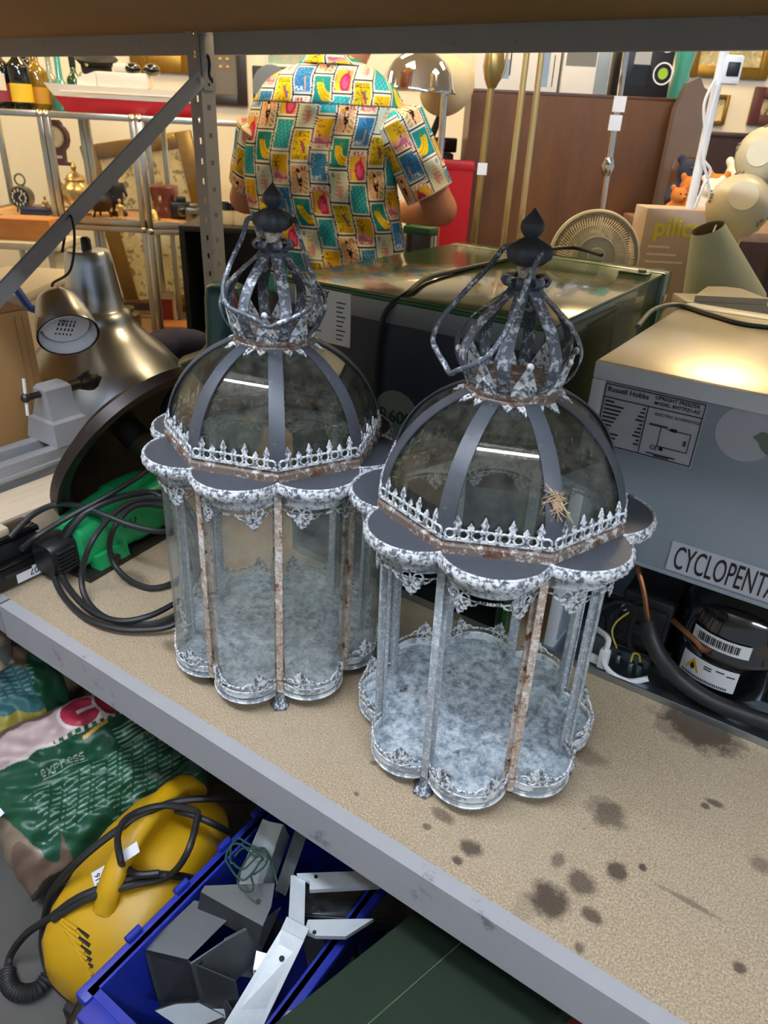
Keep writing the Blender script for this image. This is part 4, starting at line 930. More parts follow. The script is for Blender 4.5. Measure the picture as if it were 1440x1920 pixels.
ob('hose', MB().tube(cr([wl(*p) for p in ((470,1500,-.42),(400,1497,-.33),(330,1503,-.315),(260,1530,-.32),(190,1578,-.34),(140,1622,-.37),(98,1672,-.44),(82,1730,-.55),(80,1780,-.585),(95,1830,-.588),(120,1860,-.588),(170,1890,-.588),(230,1905,-.588))], 6), .0068, 8), 'black_rubber', pw)
ob('hose', MB().tube(cr([onw(390,1655,.02), onw(330,1645,.02), onw(270,1650,.016), onw(210,1665,.014), onw(150,1690,.014), wl(95,1720,-.44), wl(50,1750,-.52), wl(20,1790,-.575), wl(13,1825,-.585)], 6), .0068, 8), 'black_rubber', pw)
ob('hose', MB().tube(cr([onw(300,1652,.034), onw(265,1657,.034), onw(240,1640,.034), wl(225,1610,-.298), wl(220,1570,-.296), wl(232,1540,-.296), wl(262,1520,-.30), wl(310,1510,-.305), wl(365,1520,-.30), wl(368,1540,-.30), wl(350,1600,-.31), onw(310,1650,.022), onw(250,1668,.02), onw(170,1692,.016), wl(100,1724,-.43)], 6), .0058, 8), 'black_rubber', pw)
ob('hose', MB().tube(cr([wl(*p) for p in ((330,1520,-.32),(365,1530,-.31),(400,1545,-.32),(430,1560,-.36))], 6), .0058, 8), 'black_rubber', pw)
sg = cr([wl(*p) for p in ((13,1820,-.585),(14,1840,-.585),(25,1856,-.585),(45,1862,-.585),(70,1855,-.585),(90,1832,-.585))], 8)
ob('ribbed_strain_relief', MB().tube(sg, [.013+.0022*(i % 2) for i in range(len(sg))], 12), 'black_rubber', pw)

# --- blue crate and what lies in it
plain('crate_blue', '182A94', .45, var=.08, scale=20)
plain('steel_mill', '55595C', .42, .75, var=.15, scale=25)
plain('steel_dull', '4C4F52', .45, .7, var=.2, scale=25)
plain('zinc_bright', 'D8E0E5', .38, .35, var=.12, scale=90)
CX0, CX1, CY0, CY1, CZ = -.598, -.362, -.245, .165, -.30
cl = Vector(((CX0+CX1)/2, (CY0+CY1)/2, FLOOR_Z)); cr_ = thing('plastic_crate', 'blue plastic crate full of steel brackets under the shelf', 'crate', cl)
co_ = lambda n, mb, m, **k: ob(n, mb.xf(Matrix.Translation(-cl)), m, cr_, **k)
co_('floor_panel', MB().box(CX0+.02, CX1-.02, CY0+.02, CY1-.02, FLOOR_Z+.004, FLOOR_Z+.012), 'crate_blue')
for nm, x0, x1, y0, y1, tx, ty in (('side_wall',CX0,CX0+.012,CY0,CY1,1,0),('side_wall',CX1-.012,CX1,CY0,CY1,-1,0),('end_wall',CX0,CX1,CY0,CY0+.012,0,1),('end_wall',CX0,CX1,CY1-.012,CY1,0,-1)):
    k = .022
    co_(nm, MB().add([(x0+tx*k,y0+ty*k,FLOOR_Z),(x1+tx*k,y0+ty*k,FLOOR_Z),(x1+tx*k,y1+ty*k,FLOOR_Z),(x0+tx*k,y1+ty*k,FLOOR_Z),(x0,y0,CZ),(x1,y0,CZ),(x1,y1,CZ),(x0,y1,CZ)],
        [(0,3,2,1),(4,5,6,7),(0,1,5,4),(1,2,6,5),(2,3,7,6),(3,0,4,7)]), 'crate_blue', smooth=0)
co_('rim', MB().box(CX0-.012, CX0+.012, CY0-.012, CY1+.012, CZ-.018, CZ, .004), 'crate_blue'); co_('rim', MB().box(CX1-.012, CX1+.012, CY0-.012, CY1+.012, CZ-.018, CZ, .004), 'crate_blue')
co_('rim', MB().box(CX0+.012, CX1-.012, CY0-.028, CY0+.012, CZ-.030, CZ-.002, .004), 'crate_blue'); co_('rim', MB().box(CX0+.012, CX1-.012, CY1-.012, CY1+.012, CZ-.018, CZ, .004), 'crate_blue')
for y in (-.16,-.07,.02,.10): co_('hinge_lug', MB().tube([(CX0-.010, y-.012, CZ+.004), (CX0-.010, y+.012, CZ+.004)], .006, 10), 'crate_blue')
co_('logo_mark', MB().prism([(-.50,-.46),(-.44,-.46),(-.47,-.40)], CY0-.002, lambda a, b, c: (a, c+.016+(b+.6)*-.073*1.0+.004, b), CY0-.0045), 'paper')
def bracket(name, label, pts, mat, drop=.0022, flange=None, holes=()):
    W_ = [PZ(px, py, z) for px, py, z in pts]; o = sum(W_, Vector())/len(W_)
    nrm = (W_[1]-W_[0]).cross(W_[2]-W_[1]).normalized()
    if nrm.z < 0: nrm = -nrm
    t = thing(name, label, 'bracket', o, group='steel brackets in the blue crate')
    n = len(W_); vs = [w-o for w in W_]+[w-o-nrm*drop for w in W_]
    ob('plate', MB().add(vs, [tuple(range(n)), tuple(range(n, 2*n))[::-1]]+[(i, n+i, n+(i+1) % n, (i+1) % n) for i in range(n)]), mat, t, smooth=20)
    for i, j, d in (flange or []):
        a, b = W_[i]-o, W_[j]-o; d = Vector(d); ex = (b-a).cross(d).normalized()*.002
        ob('flange', MB().add([a, b, b+d, a+d, a+ex, b+ex, b+d+ex, a+d+ex], [(0,1,2,3),(7,6,5,4),(0,4,5,1),(1,5,6,2),(2,6,7,3),(3,7,4,0)]), mat, t, smooth=20)
    for px, py, z in holes: h = PZ(px, py, z)-o; ob('bolt_hole', MB().tube([h-nrm*.0005, h+nrm*.0012], .004, 8), 'dark_recess', t)
    return t
bracket('steel_bracket', 'dark steel U-channel bracket leaning in the near end of the crate', [(268,1780,-.315),(352,1800,-.315),(372,1880,-.40),(300,1890,-.40)], 'steel_mill', flange=[(1,2,(.075,.02,-.0)),(0,1,(.01,.09,.01)),(0,3,(.0,.05,.0))], holes=())
bracket('steel_bracket', 'dark steel trough bracket in the middle of the crate', [(356,1805,-.312),(420,1762,-.300),(490,1725,-.30),(525,1700,-.30),(480,1800,-.33),(378,1890,-.40)], 'steel_mill', flange=[(1,2,(0,.01,-.05))], holes=((376,1806,-.314),))
bracket('steel_bracket', 'folded dark steel plate with slot holes below the green string', [(376,1672,-.275),(384,1660,-.272),(452,1665,-.285),(515,1655,-.26),(508,1700,-.27),(492,1736,-.28),(440,1708,-.285)], 'steel_mill', flange=[(0,6,(.0,-.01,-.03)),(6,5,(0,-.01,-.03))], holes=((422,1676,-.283),(484,1690,-.272),(460,1688,-.28)))
bracket('steel_strip', 'pale grey steel channel standing at the back of the crate', [(492,1535,-.225),(504,1540,-.225),(530,1545,-.235),(480,1690,-.29),(446,1668,-.29),(452,1630,-.28)], 'galvanised', flange=[(2,3,(.012,0,-.02))], holes=())
bracket('steel_strip', 'long dull steel strip beside the pale channel', [(552,1558,-.23),(575,1566,-.23),(535,1680,-.29),(515,1668,-.29)], 'steel_mill', flange=[(0,3,(0,0,-.02))])
bracket('steel_bracket', 'bright galvanised angle bracket sloping down the crate middle', [(528,1740,-.262),(570,1762,-.262),(492,1925,-.33),(415,1928,-.33)], 'zinc_bright', flange=[(0,1,(.0,.012,.012)),(0,3,(-.01,0,-.03))], holes=((528,1797,-.28),))
bracket('steel_bracket', 'small steel tab bracket beside the bright angle bracket', [(480,1782,-.30),(510,1790,-.295),(498,1820,-.30),(474,1818,-.305)], 'zinc_bright', flange=[(0,3,(0,0,-.02))])
bracket('steel_bracket', 'steel foot bracket in the near corner of the crate', [(290,1895,-.36),(330,1882,-.36),(372,1880,-.37),(420,1905,-.37),(350,1935,-.38)], 'steel_mill', holes=((345,1903,-.372),))
bracket('steel_sheet', 'small bright steel sheet at the frame bottom in the crate', [(398,1893,-.38),(438,1893,-.38),(440,1925,-.40),(396,1925,-.40)], 'zinc_bright')
gf = thing('galvanised_frame', 'bright galvanised frame of mitred strips at the back of the crate', 'frame', PZ(620,1700,-.27))
def gfp(pts, z):
    o = PZ(620,1700,-.27); W_ = [PZ(px, py, z)-o for px, py in pts]; n = len(W_)
    ob('frame_strip', MB().add(W_+[w-Vector((0,0,.008)) for w in W_], [tuple(range(n)), tuple(range(n, 2*n))[::-1]]+[(i, n+i, n+(i+1) % n, (i+1) % n) for i in range(n)]), 'zinc_bright', gf, smooth=20)
gfp([(545,1637),(572,1652),(570,1735),(562,1742),(540,1730)], -.270); gfp([(556,1637),(668,1633),(712,1661),(580,1668),(580,1652)], -.264); gfp([(577,1724),(700,1722),(648,1755),(592,1754),(570,1745)], -.264)
for px, py in ((592,1644),(589,1748)): h = PZ(px, py, -.264)-PZ(620,1700,-.27); ob('bolt_hole', MB().tube([h, h+Vector((0,0,.0012))], .003, 8), 'dark_recess', gf)
glass('clear_plastic', (.55,.58,.62), .12, .1, .15)
pc = thing('plastic_case', 'clear plastic parts case lying between the galvanised strips', 'case', PZ(660,1690,-.31))
ob('lid', MB().box(-.075, .085, -.025, .03, -.002, .002, .001), 'clear_plastic', pc, rot=(0,0,.55)); ob('tray', MB().box(-.075, .085, -.025, .03, -.03, -.006, .004), 'steel_dull', pc, rot=(0,0,.55))
plain('string_green', '1F4038', .8)
rs = random.Random(4)
sp = []
for k in range(60):
    a = k*.55; r = 30+14*math.sin(k*.37); sp.append(tuple(PZ(462+r*math.cos(a)*1.0-k*.1+8*math.sin(k), 1610+r*.8*math.sin(a)+6*math.cos(k*1.7), -.238+.006*math.sin(k*.9))))
sp = sp[::1]+[tuple(PZ(px, py, -.245)) for px, py in ((470,1640),(475,1665),(462,1672),(448,1662),(447,1640),(470,1600),(495,1590),(510,1620),(520,1660))]
tag(ob('string_hank', MB().tube(cr(sp[30:], 3), .0016, 6), 'string_green', None), 'tangled hank of dark green string on the brackets', 'string')
# filler brackets deeper in the crate
for k in range(7):
    x = CX0+.05+.17*rs.random(); y = CY0+.07+.26*rs.random(); a = rs.uniform(0, 3.1)
    t = thing('steel_bracket', 'dark steel angle bracket deep in the pile inside the crate', 'bracket', (x+.02, y, -.46+.012*k), rot=(rs.uniform(-.3,.3), rs.uniform(-.3,.3), a), group='steel brackets in the blue crate')
    ob('plate', MB().box(-.06,.06,-.018,.018,0,.002), 'steel_dull', t); ob('flange', MB().box(-.06,.06,-.018,-.016,0,.03), 'steel_dull', t)
# --- dark green box
plain('box_green', '0D2412', .85, var=.1, scale=40); plain('cane', 'C79A6B', .6); plain('stitch_line', '55664F', .8)
gb0 = Vector((-.338, -.16, -.21)); ge = Vector((.07,.24,0)).normalized(); gn = Vector((ge.y, -ge.x, 0))
gt = thing('green_case', 'dark green covered box under the shelf, right of the crate', 'case', (gb0.x, gb0.y, FLOOR_Z), math.atan2(ge.y, ge.x)-PI/2)
ob('shell', MB().box(.002, .215, -.04, .46, 0, .39, .006), 'box_green', gt); ob('stitching', MB().tube([(.075,-.04,.3905),(.075,.46,.3905)], .0007, 5), 'stitch_line', gt)
ob('lid_seam', MB().box(.001, .217, -.041, .461, .30, .303), 'dark_recess', gt)
ob('carry_cord', MB().tube(cr([(-.004,.03,.36),(-.012,.02,.33),(-.012,-.02,.30),(-.006,-.03,.27)], 5), .006, 10), 'cane', gt)
plain('red_cloth', '8E3230', .7, var=.2, scale=20)
rc = thing('red_parcel', 'red wrapped bundle on the floor beside the green box', 'bundle', PZ(1092,1928,-.30)+Vector((.035,.02,-.01)), .5)
ob('roll', MB().tube([(-.08,0,0),(-.07,0,0),(.07,0,0),(.08,0,0)], [.03,.05,.05,.03], 16), 'red_cloth', rc); ob('tie', MB().tube([(.05*math.cos(a)*.0-.03, .052*math.cos(a), .052*math.sin(a)) for a in [2*PI*k/16 for k in range(16)]], .003, 6, closed=True), 'cane', rc)
ob('support_box', MB().box(-.09,.09,-.05,.05,-.26,-.05,.004), 'cardboard', rc)
# ------------------------------------------------------------------ background (room frame)
def rect(px0, py0, px1, py1, w):
    mx, my = (px0+px1)/2, (py0+py1)/2
    return PW(px0, my, w).x, PW(px1, my, w).x, PW(mx, py1, w).z, PW(mx, py0, w).z      # u0, u1, z0, z1
class RT:                                              # a room thing; parts are given in room coordinates
    def __init__(s, name, label, cat, o, da=0, group=None):
        s.o = Vector(o); s.t = rthing(name, label, cat, o[0], o[1], o[2], da, group); s.da = da
    def p(s, name, mb, mat, **k): return ob(name, mb.xf(Matrix.Rotation(-s.da, 4, 'Z') @ Matrix.Translation(-s.o)), mat, s.t, **k)
    def l(s, name, mb, mat, **k): return ob(name, mb, mat, s.t, **k)     # local coordinates
brushed('cab_alu', 'C9C6BA', .32, (1,1,1), 25)
glass('cab_glass', (.985,.99,.98), .02)
plain('cream_panel', 'DCD2B4', .8, var=.05, scale=6)
plain('peach_board', 'D8A878', .7, var=.15, scale=20, c2='B98A5E')
plain('brass', 'DEC48A', .3, .9, var=.08); plain('brass_dull', 'A8925C', .4, .85, var=.15)
plain('chrome', 'D8D8D6', .06, 1, var=.03); plain('pewter', '8C8A80', .3, .9, var=.15)
wood('mahogany', '4A2414', '7A4020', (1,1,.25), .35, 8); wood('dark_walnut', '2E1A10', '4C2C1A', (1,1,.3), .4, 6); wood('wardrobe_wood', '46290C', '6C441A', (1.2,1,.3), .42, 5, coat=.2)
plain('gold_leaf', '9A7428', .35, .7, var=.25, scale=40); plain('cream_card', 'E9E0C4', .8, var=.03)
# --- display cabinets
def cabinet(label, u0, u1, w0, w1, z0, z1, skew=0, shelf=None):
    R = RT('display_cabinet', label, 'display cabinet', ((u0+u1)/2, w0, z0), skew, 'aluminium glass display cabinets')
    W2 = (u1-u0)/2; D = w1-w0; H = z1-z0; b = .022
    for x in (-W2, W2-b):
        for y in (0, D-b): R.l('frame_post', MB().box(x, x+b, y, y+b, 0, H, .002), 'cab_alu')
    for z in (0, H-b):
        for y in (0, D-b): R.l('frame_rail', MB().box(-W2+b, W2-b, y, y+b, z, z+b, .002), 'cab_alu')
        for x in (-W2, W2-b): R.l('frame_rail', MB().box(x, x+b, b, D-b, z, z+b, .002), 'cab_alu')
    R.l('glass_front', MB().box(-W2+b, W2-b, .008, .012, b, H-b), 'cab_glass'); R.l('glass_top', MB().box(-W2+b, W2-b, b, D-b, H-.012, H-.008), 'cab_glass')
    for x in ((W2-.012,) if skew else ()): R.l('glass_side', MB().box(x, x+.004, b, D-b, b, H-b), 'cab_glass')
    R.l('glass_back', MB().box(-W2+b, W2-b, D-.012, D-.008, b, H-b), 'cab_glass'); R.l('base_board', MB().box(-W2+b, W2-b, b, D-b, .006, .014), 'peach_board')
    for s in (-1, 1): R.l('corner_joint', MB().ell((s*(W2-b/2), b/2, H-b/2), (b*.75,)*3, 10, 8), 'cab_alu')
    return R
CW = 3.15
ua = PW(92, 300, CW).x; ub = PW(262, 320, CW).x; zt = PW(160, 212, CW).z; zm = PW(170, 420, CW).z; zl_ = PW(200, 640, CW).z
uL = ua-(ub-ua)*1.1
cabinet('aluminium glass display cabinet holding a twin-bell alarm clock', uL, ua-.002, CW, CW+.42, zm, zt)
cabinet('aluminium glass display cabinet holding a wall barometer and brass teapot', ua+.002, ub-.002, CW, CW+.42, zm, zt)
cabinet('aluminium glass display cabinet holding a brown leather case', ub+.012, ub+.50, CW+.02, CW+.43, zm, zt, math.radians(14))
cabinet('lower aluminium glass display cabinet at the far left', uL, ua-.002, CW, CW+.42, zl_, zm-.004)
cabinet('lower aluminium glass display cabinet under the barometer', ua+.002, ub-.002, CW, CW+.42, zl_, zm-.004)
cabinet('lower aluminium glass display cabinet beside the rack post', ub+.012, ub+.50, CW+.02, CW+.43, zl_, zm-.004, math.radians(14))
pb = RT('display_plinth', 'dark wooden plinth carrying the display cabinets', 'plinth', (-1.4, CW+.2, FLOOR_Z))
pb.p('carcass', MB().box(uL, ub+.55, CW-.01, CW+.62, FLOOR_Z, zl_-.002, .004), 'dark_walnut'); pb.p('kick_strip', MB().box(uL, ub+.55, CW-.014, CW-.01, FLOOR_Z, FLOOR_Z+.06), 'black_plastic')
SH = zm+.0145                                          # top of the upper base boards
# barometer
b0 = PW(112, 310, CW+.36)
R = RT('barometer', 'carved brown wall barometer with a brass dial in the cabinet', 'barometer', (b0.x, CW+.39, b0.z))
s_ = (PW(112, 225, CW+.36).z-b0.z)
poly = [(-.3,0),(.3,0),(.3,.06),(.16,.09),(.17,.33),(.28,.42),(.34,.55),(.34,.72),(.26,.84),(.18,.88),(.18,.93),(.10,1.0),(-.10,1.0),(-.18,.93),(-.18,.88),(-.26,.84),(-.34,.72),(-.34,.55),(-.28,.42),(-.17,.33),(-.16,.09),(-.3,.06)]
R.l('case', MB().prism([(a*s_*.85, b*s_) for a, b in poly], -.035, lambda a, b, c: (a, c, b)), 'mahogany')
disc = lambda r, y0, y1, z: MB().lathe([(.001,0),(r,0),(r,abs(y1-y0)),(.001,abs(y1-y0))], 28).xf(Matrix.Translation((0, y0, z)) @ Matrix.Rotation(PI/2, 4, 'X'))
R.l('bezel', disc(s_*.235, -.036, -.046, s_*.63), 'brass'); R.l('dial', disc(s_*.20, -.046, -.048, s_*.63), 'cream_card')
R.l('needle', MB().box(-.002,.002,-.050,-.048,s_*.56,s_*.78), 'ink'); R.l('tag', MB().box(-.02,.02,-.040,-.036,s_*.16,s_*.22), 'paper')
# alarm clock
u0, u1, z0, z1 = rect(12, 345, 55, 402, CW+.12); r = (u1-u0)*.46
R = RT('alarm_clock', 'round nickel alarm clock with a black dial and ring handle', 'clock', ((u0+u1)/2, CW+.14, SH))
zc = r+.015
R.l('case', MB().lathe([(.001,-.05),(r*.9,-.05),(r,-.04),(r,0),(r*.97,.006),(r*.86,.004),(.001,.0)], 32).xf(Matrix.Translation((0,0,zc)) @ Matrix.Rotation(PI/2, 4, 'X')), 'pewter')
R.l('dial', MB().lathe([(.001,0),(r*.82,0),(r*.82,.003),(.001,.003)], 32).xf(Matrix.Translation((0,-.004,zc)) @ Matrix.Rotation(PI/2, 4, 'X')), 'black_plastic')
for k in range(12): a = k*PI/6; R.l('hour_mark', MB().box(-.003,.003,-.0095,-.007,0,.012).xf(Matrix.Translation((r*.62*math.sin(a),0,zc+r*.62*math.cos(a)-.006))), 'paper')
R.l('hand', MB().box(-.002,.002,-.0105,-.0085,0,r*.55).xf(Matrix.Translation((0,0,zc)) @ Matrix.Rotation(.8, 4, 'Y')), 'paper'); R.l('hand', MB().box(-.0025,.0025,-.0105,-.0085,0,r*.38).xf(Matrix.Translation((0,0,zc)) @ Matrix.Rotation(2.6, 4, 'Y')), 'paper')
R.l('ring', MB().tube([(.022*math.cos(a), .025, zc+r+.022+.022*math.sin(a)) for a in [2*PI*k/16 for k in range(16)]], .004, 6, closed=True), 'pewter')
for s in (-1, 1): R.l('leg', MB().tube([(s*r*.55, .02, zc-r*.75), (s*r*.7, .02, 0)], .005, 6), 'pewter')
# blue case, teapot, vase, figures, leather case, cameras
plain('navy_box', '26306A', .5)
u0, u1, z0, z1 = rect(46, 394, 92, 408, CW+.1)
R = RT('jewel_case', 'flat blue case on the cabinet floor by the clock', 'case', ((u0+u1)/2, CW+.10, SH)); R.l('base', MB().box(-(u1-u0)/2,(u1-u0)/2,-.04,.04,0,.016,.003), 'navy_box'); R.l('lid', MB().box(-(u1-u0)/2,(u1-u0)/2,-.04,.04,.017,.028,.004), 'navy_box')
u0, u1, z0, z1 = rect(118, 322, 158, 400, CW+.16); h = .21; q = h/.21*.06
R = RT('teapot', 'ornate brass teapot with a domed lid in the display cabinet', 'teapot', ((u0+u1)/2+.01, CW+.17, SH))
R.l('body', MB().lathe([(.001,0),(.045,0),(.048,.008),(.025,.02),(.03,.03),(.058,.055),(.068,.085),(.060,.115),(.040,.128),(.038,.134),(.001,.134)], 28, lambda a, r, z: 1+.03*math.cos(10*a)), 'brass', smooth=50)
R.l('lid', MB().lathe([(.042,.134),(.044,.140),(.034,.156),(.016,.166),(.008,.172),(.010,.180),(.013,.188),(.007,.198),(.001,.212)], 24), 'brass', smooth=50)
R.l('spout', MB().tube(cr([(.055,0,.06),(.09,0,.075),(.10,0,.11),(.118,0,.135)], 5), [.014]*5+[.011]*5+[.008]*6, 10), 'brass'); R.l('handle', MB().tube(cr([(-.05,0,.11),(-.09,0,.135),(-.115,0,.115),(-.10,0,.07),(-.065,0,.045)], 5), .006, 8), 'brass')
u0, u1, z0, z1 = rect(172, 365, 205, 404, CW+.14)
R = RT('pot', 'small dark round pot with tripod feet in the cabinet', 'pot', ((u0+u1)/2, CW+.14, SH)); R.l('bowl', MB().lathe([(.001,.02),(.03,.022),(.05,.045),(.052,.065),(.04,.085),(.03,.09),(.035,.10),(.028,.10),(.024,.09),(.001,.06)], 24), 'cast_iron')
for k in range(3): R.l('foot', MB().tube([(.03*math.cos(k*2.09), .03*math.sin(k*2.09), .03), (.042*math.cos(k*2.09), .042*math.sin(k*2.09), 0)], .005, 6), 'cast_iron')
def figurine(label, px, py, mat, h, w=CW+.2):
    q = PW(px, py, w); R = RT('figurine', label, 'figurine', (q.x, w, SH)); k = h/.2
    R.l('plinth', MB().lathe([(.001,0),(.036*k,0),(.036*k,.012*k),(.028*k,.02*k),(.001,.02*k)], 20), mat)
    m = MB(); capsule(m, (0,0,.04*k), (0,0,.11*k), .024*k, .028*k); m.ell((0,0,.165*k), (.017*k,.018*k,.022*k)); capsule(m, (0,0,.12*k), (0,0,.15*k), .014*k, .011*k)
    capsule(m, (-.026*k,0,.125*k), (-.040*k,-.012*k,.08*k), .010*k, .008*k); capsule(m, (-.040*k,-.012*k,.08*k), (-.01*k,-.03*k,.075*k), .008*k, .006*k); capsule(m, (.026*k,0,.125*k), (.045*k,-.01*k,.085*k), .010*k, .007*k); capsule(m, (.012*k,0,.02*k), (.012*k,-.01*k,.06*k), .014*k, .016*k); capsule(m, (-.014*k,0,.02*k), (-.012*k,-.005*k,.06*k), .014*k, .016*k)
    o = remeshed('figure', m, .0035*k, mat, R.t, 3); return R
figurine('tall dark bronze figurine standing in the cabinet', 222, 390, 'cast_iron', .20)
figurine('little brass figurine in front of the bronze figure', 226, 400, 'brass', .085, CW+.09)
figurine('little brass figurine left of the teapot', 88, 398, 'brass', .075, CW+.16)
plain('ox_leather', '6A2A1C', .38, var=.2, scale=20, coat=.2)
u0, u1, z0, z1 = rect(281, 326, 328, 386, CW+.22); hw = (u1-u0)/2
R = RT('leather_case', 'oxblood leather binocular case with a flap lid in the cabinet', 'case', ((u0+u1)/2, CW+.24, SH))
H_ = z1-z0
R.l('body', MB().loft([[(x*a, y*.06, z) for x, y in [(math.copysign(abs(math.cos(t))**.6, math.cos(t)), math.copysign(abs(math.sin(t))**.6, math.sin(t))) for t in [2*PI*k/20 for k in range(20)]]] for z, a in ((0,hw*.84),(.01,hw*.88),(H_*.72,hw*.97),(H_*.74,hw*.97))]), 'ox_leather')
R.l('lid', MB().loft([[(x*a, y*b, z) for x, y in [(math.copysign(abs(math.cos(t))**.6, math.cos(t)), math.copysign(abs(math.sin(t))**.6, math.sin(t))) for t in [2*PI*k/20 for k in range(20)]]] for z, a, b in ((H_*.70,hw*1.02,.064),(H_*.95,hw*1.04,.065),(H_*.99,hw*.98,.06),(H_,hw*.9,.05))]), 'ox_leather')
R.l('clasp', MB().box(-.008,.008,-.072,-.062,H_*.5,H_*.72,.002), 'brass_dull'); R.l('stud', MB().ell((0,-.07,H_*.60),(.008,.006,.008),10,8), 'brass')
def camera_thing(label, px, py, w, k, mat='black_plastic'):
    q = PW(px, py, w); R = RT('old_camera', label, 'camera', (q.x, w, SH), .3)
    R.l('body', MB().box(-.04*k,.04*k,-.02*k,.02*k,0,.06*k,.006*k), mat); R.l('finder', MB().box(-.018*k,.018*k,-.018*k,.018*k,.06*k,.078*k,.004*k), mat)
    R.l('lens', MB().tube([(0,-.02*k,.03*k),(0,-.045*k,.03*k)], .018*k, 16), 'pewter'); R.l('front_glass', MB().ell((0,-.046*k,.03*k),(.013*k,.004*k,.013*k),12,8), 'gloss_black')
camera_thing('old black camera beside the leather case', 340, 388, CW+.2, 1.15)
camera_thing('small silver camera behind the rack post', 362, 385, CW+.14, .9, 'pewter')
R = RT('brass_bell', 'small brass bell at the foot of the leather case', 'bell', (PW(287, 392, CW+.1).x, CW+.10, SH)); R.l('bell', MB().lathe([(.026,0),(.025,.006),(.018,.02),(.014,.036),(.006,.044),(.001,.045)], 20), 'brass'); R.l('grip', MB().tube([(0,0,.044),(0,0,.075)], [.005,.006], 8), 'brass')
# lower cabinets: mixed goods
LS = zl_+.0145
plain('glass_jar', '9FA79A', .1, var=.1, coat=1); plain('orange_cloth', 'D88A4A', .8, var=.2); plain('red_print', '9C2F2A', .6)
for i, (px, lab, mat, hh, rr) in enumerate(((165,'grey glass jar in the lower cabinet','glass_jar',.14,.05),(235,'squat grey bowl stack in the lower cabinet','pewter',.10,.07),(205,'dark round tin in the lower cabinet','cast_iron',.08,.05))):
    q = PW(px, 600, CW+.18); R = RT('jar', lab, 'jar', (q.x, CW+.18, LS)); R.l('body', MB().lathe([(.001,0),(rr*.8,0),(rr,hh*.2),(rr,hh*.7),(rr*.6,hh*.85),(rr*.62,hh*.9),(.001,hh*.9)], 24), mat); R.l('lid', MB().lathe([(rr*.66,hh*.88),(rr*.66,hh),(rr*.1,hh*1.03),(.001,hh*1.1)], 24), mat)
q = PW(302, 520, CW+.22); R = RT('picture_card', 'small red framed picture in the lower cabinet', 'picture', (q.x, CW+.25, LS)); R.l('frame', MB().box(-.045,.045,-.006,.006,0,.17,.003), 'cream_card'); R.l('print', MB().box(-.032,.032,-.008,-.006,.03,.13), 'red_print')
q = PW(335, 585, CW+.16); R = RT('folded_cloth', 'orange folded cloth on the lower cabinet floor', 'cloth', (q.x, CW+.17, LS))
for k in range(3): R.l('fold', MB().box(-.09,.09,-.06,.06,.014*k,.014*k+.012,.005), 'orange_cloth')
# --- on top of the cabinets
TOP = zt+.001
plain('bottle_dark', '0F1410', .08, var=.1, coat=1); plain('bottle_green', '1E4A26', .08, coat=1); plain('bottle_amber', '8A6A1A', .08, coat=1); plain('bottle_teal', '4FA898', .1, coat=1); plain('label_yellow', 'E8C02A', .6); plain('label_gold', 'C9952A', .6); plain('label_wine', '8A2A30', .6); plain('foil_yellow', 'D9B020', .35, .4)
def bottle(label, px, wd, htop, mat, lab=None, foil=None, w=CW+.1, lab2=None, neck=.32):
    q = PW(px, 205, w); H = PW(px, htop, w).z-TOP; r = wd/2; R = RT('bottle', label, 'bottle', (q.x, w, TOP), group='bottles on the display cabinets')
    sh = H*(1-neck-.13)
    R.l('glass', MB().lathe([(.001,.003),(r*.85,0),(r,.008),(r,sh),(r*.9,sh+H*.05),(r*.5,sh+H*.11),(r*.36,sh+H*.16),(r*.34,H*.97),(r*.40,H*.975),(r*.40,H),(.001,H)], 24), mat, smooth=50)
    if lab: R.l('label', MB().lathe([(r+.0006,sh*.18),(r+.0012,sh*.18),(r+.0012,sh*.62),(r+.0006,sh*.62)], 24, cap=False), lab)
    if lab2: R.l('crest_label', MB().lathe([(r+.0016,sh*.45),(r+.0022,sh*.45),(r+.0022,sh*.86),(r+.0016,sh*.86)], 24, cap=False, a0=-PI*.75, a1=-PI*.25), lab2)
    if foil: R.l('foil', MB().lathe([(r*.37,H*.78),(r*.39,H*.78),(r*.42,H+.001),(.001,H+.002)], 20), foil)
bottle('dark wine bottle with a cream crest label, leftmost on the cabinets', 12, .080, 62, 'bottle_dark', 'label_wine', 'black_plastic', lab2='cream_card')
bottle('dark wine bottle with a yellow label and yellow foil neck', 46, .080, 60, 'bottle_dark', 'label_yellow', 'foil_yellow')
bottle('dark bottle standing behind the yellow-labelled pair', 62, .088, 70, 'bottle_dark', None, 'black_plastic', CW+.33)
bottle('amber bottle with a gold label left of the model boat', 78, .086, 78, 'bottle_amber', 'label_gold', None, CW+.20)
bottle('slim turquoise bottle behind the model boat', 120, .07, 90, 'bottle_teal', None, None, CW+.22, neck=.5)
bottle('dark green bottle with a black cap under the peaked cap', 147, .065, 102, 'bottle_green', None, 'black_plastic', CW+.36)
bottle('clear stoppered decanter behind the model boat bow', 103, .06, 105, 'glass_jar', None, None, CW+.30)
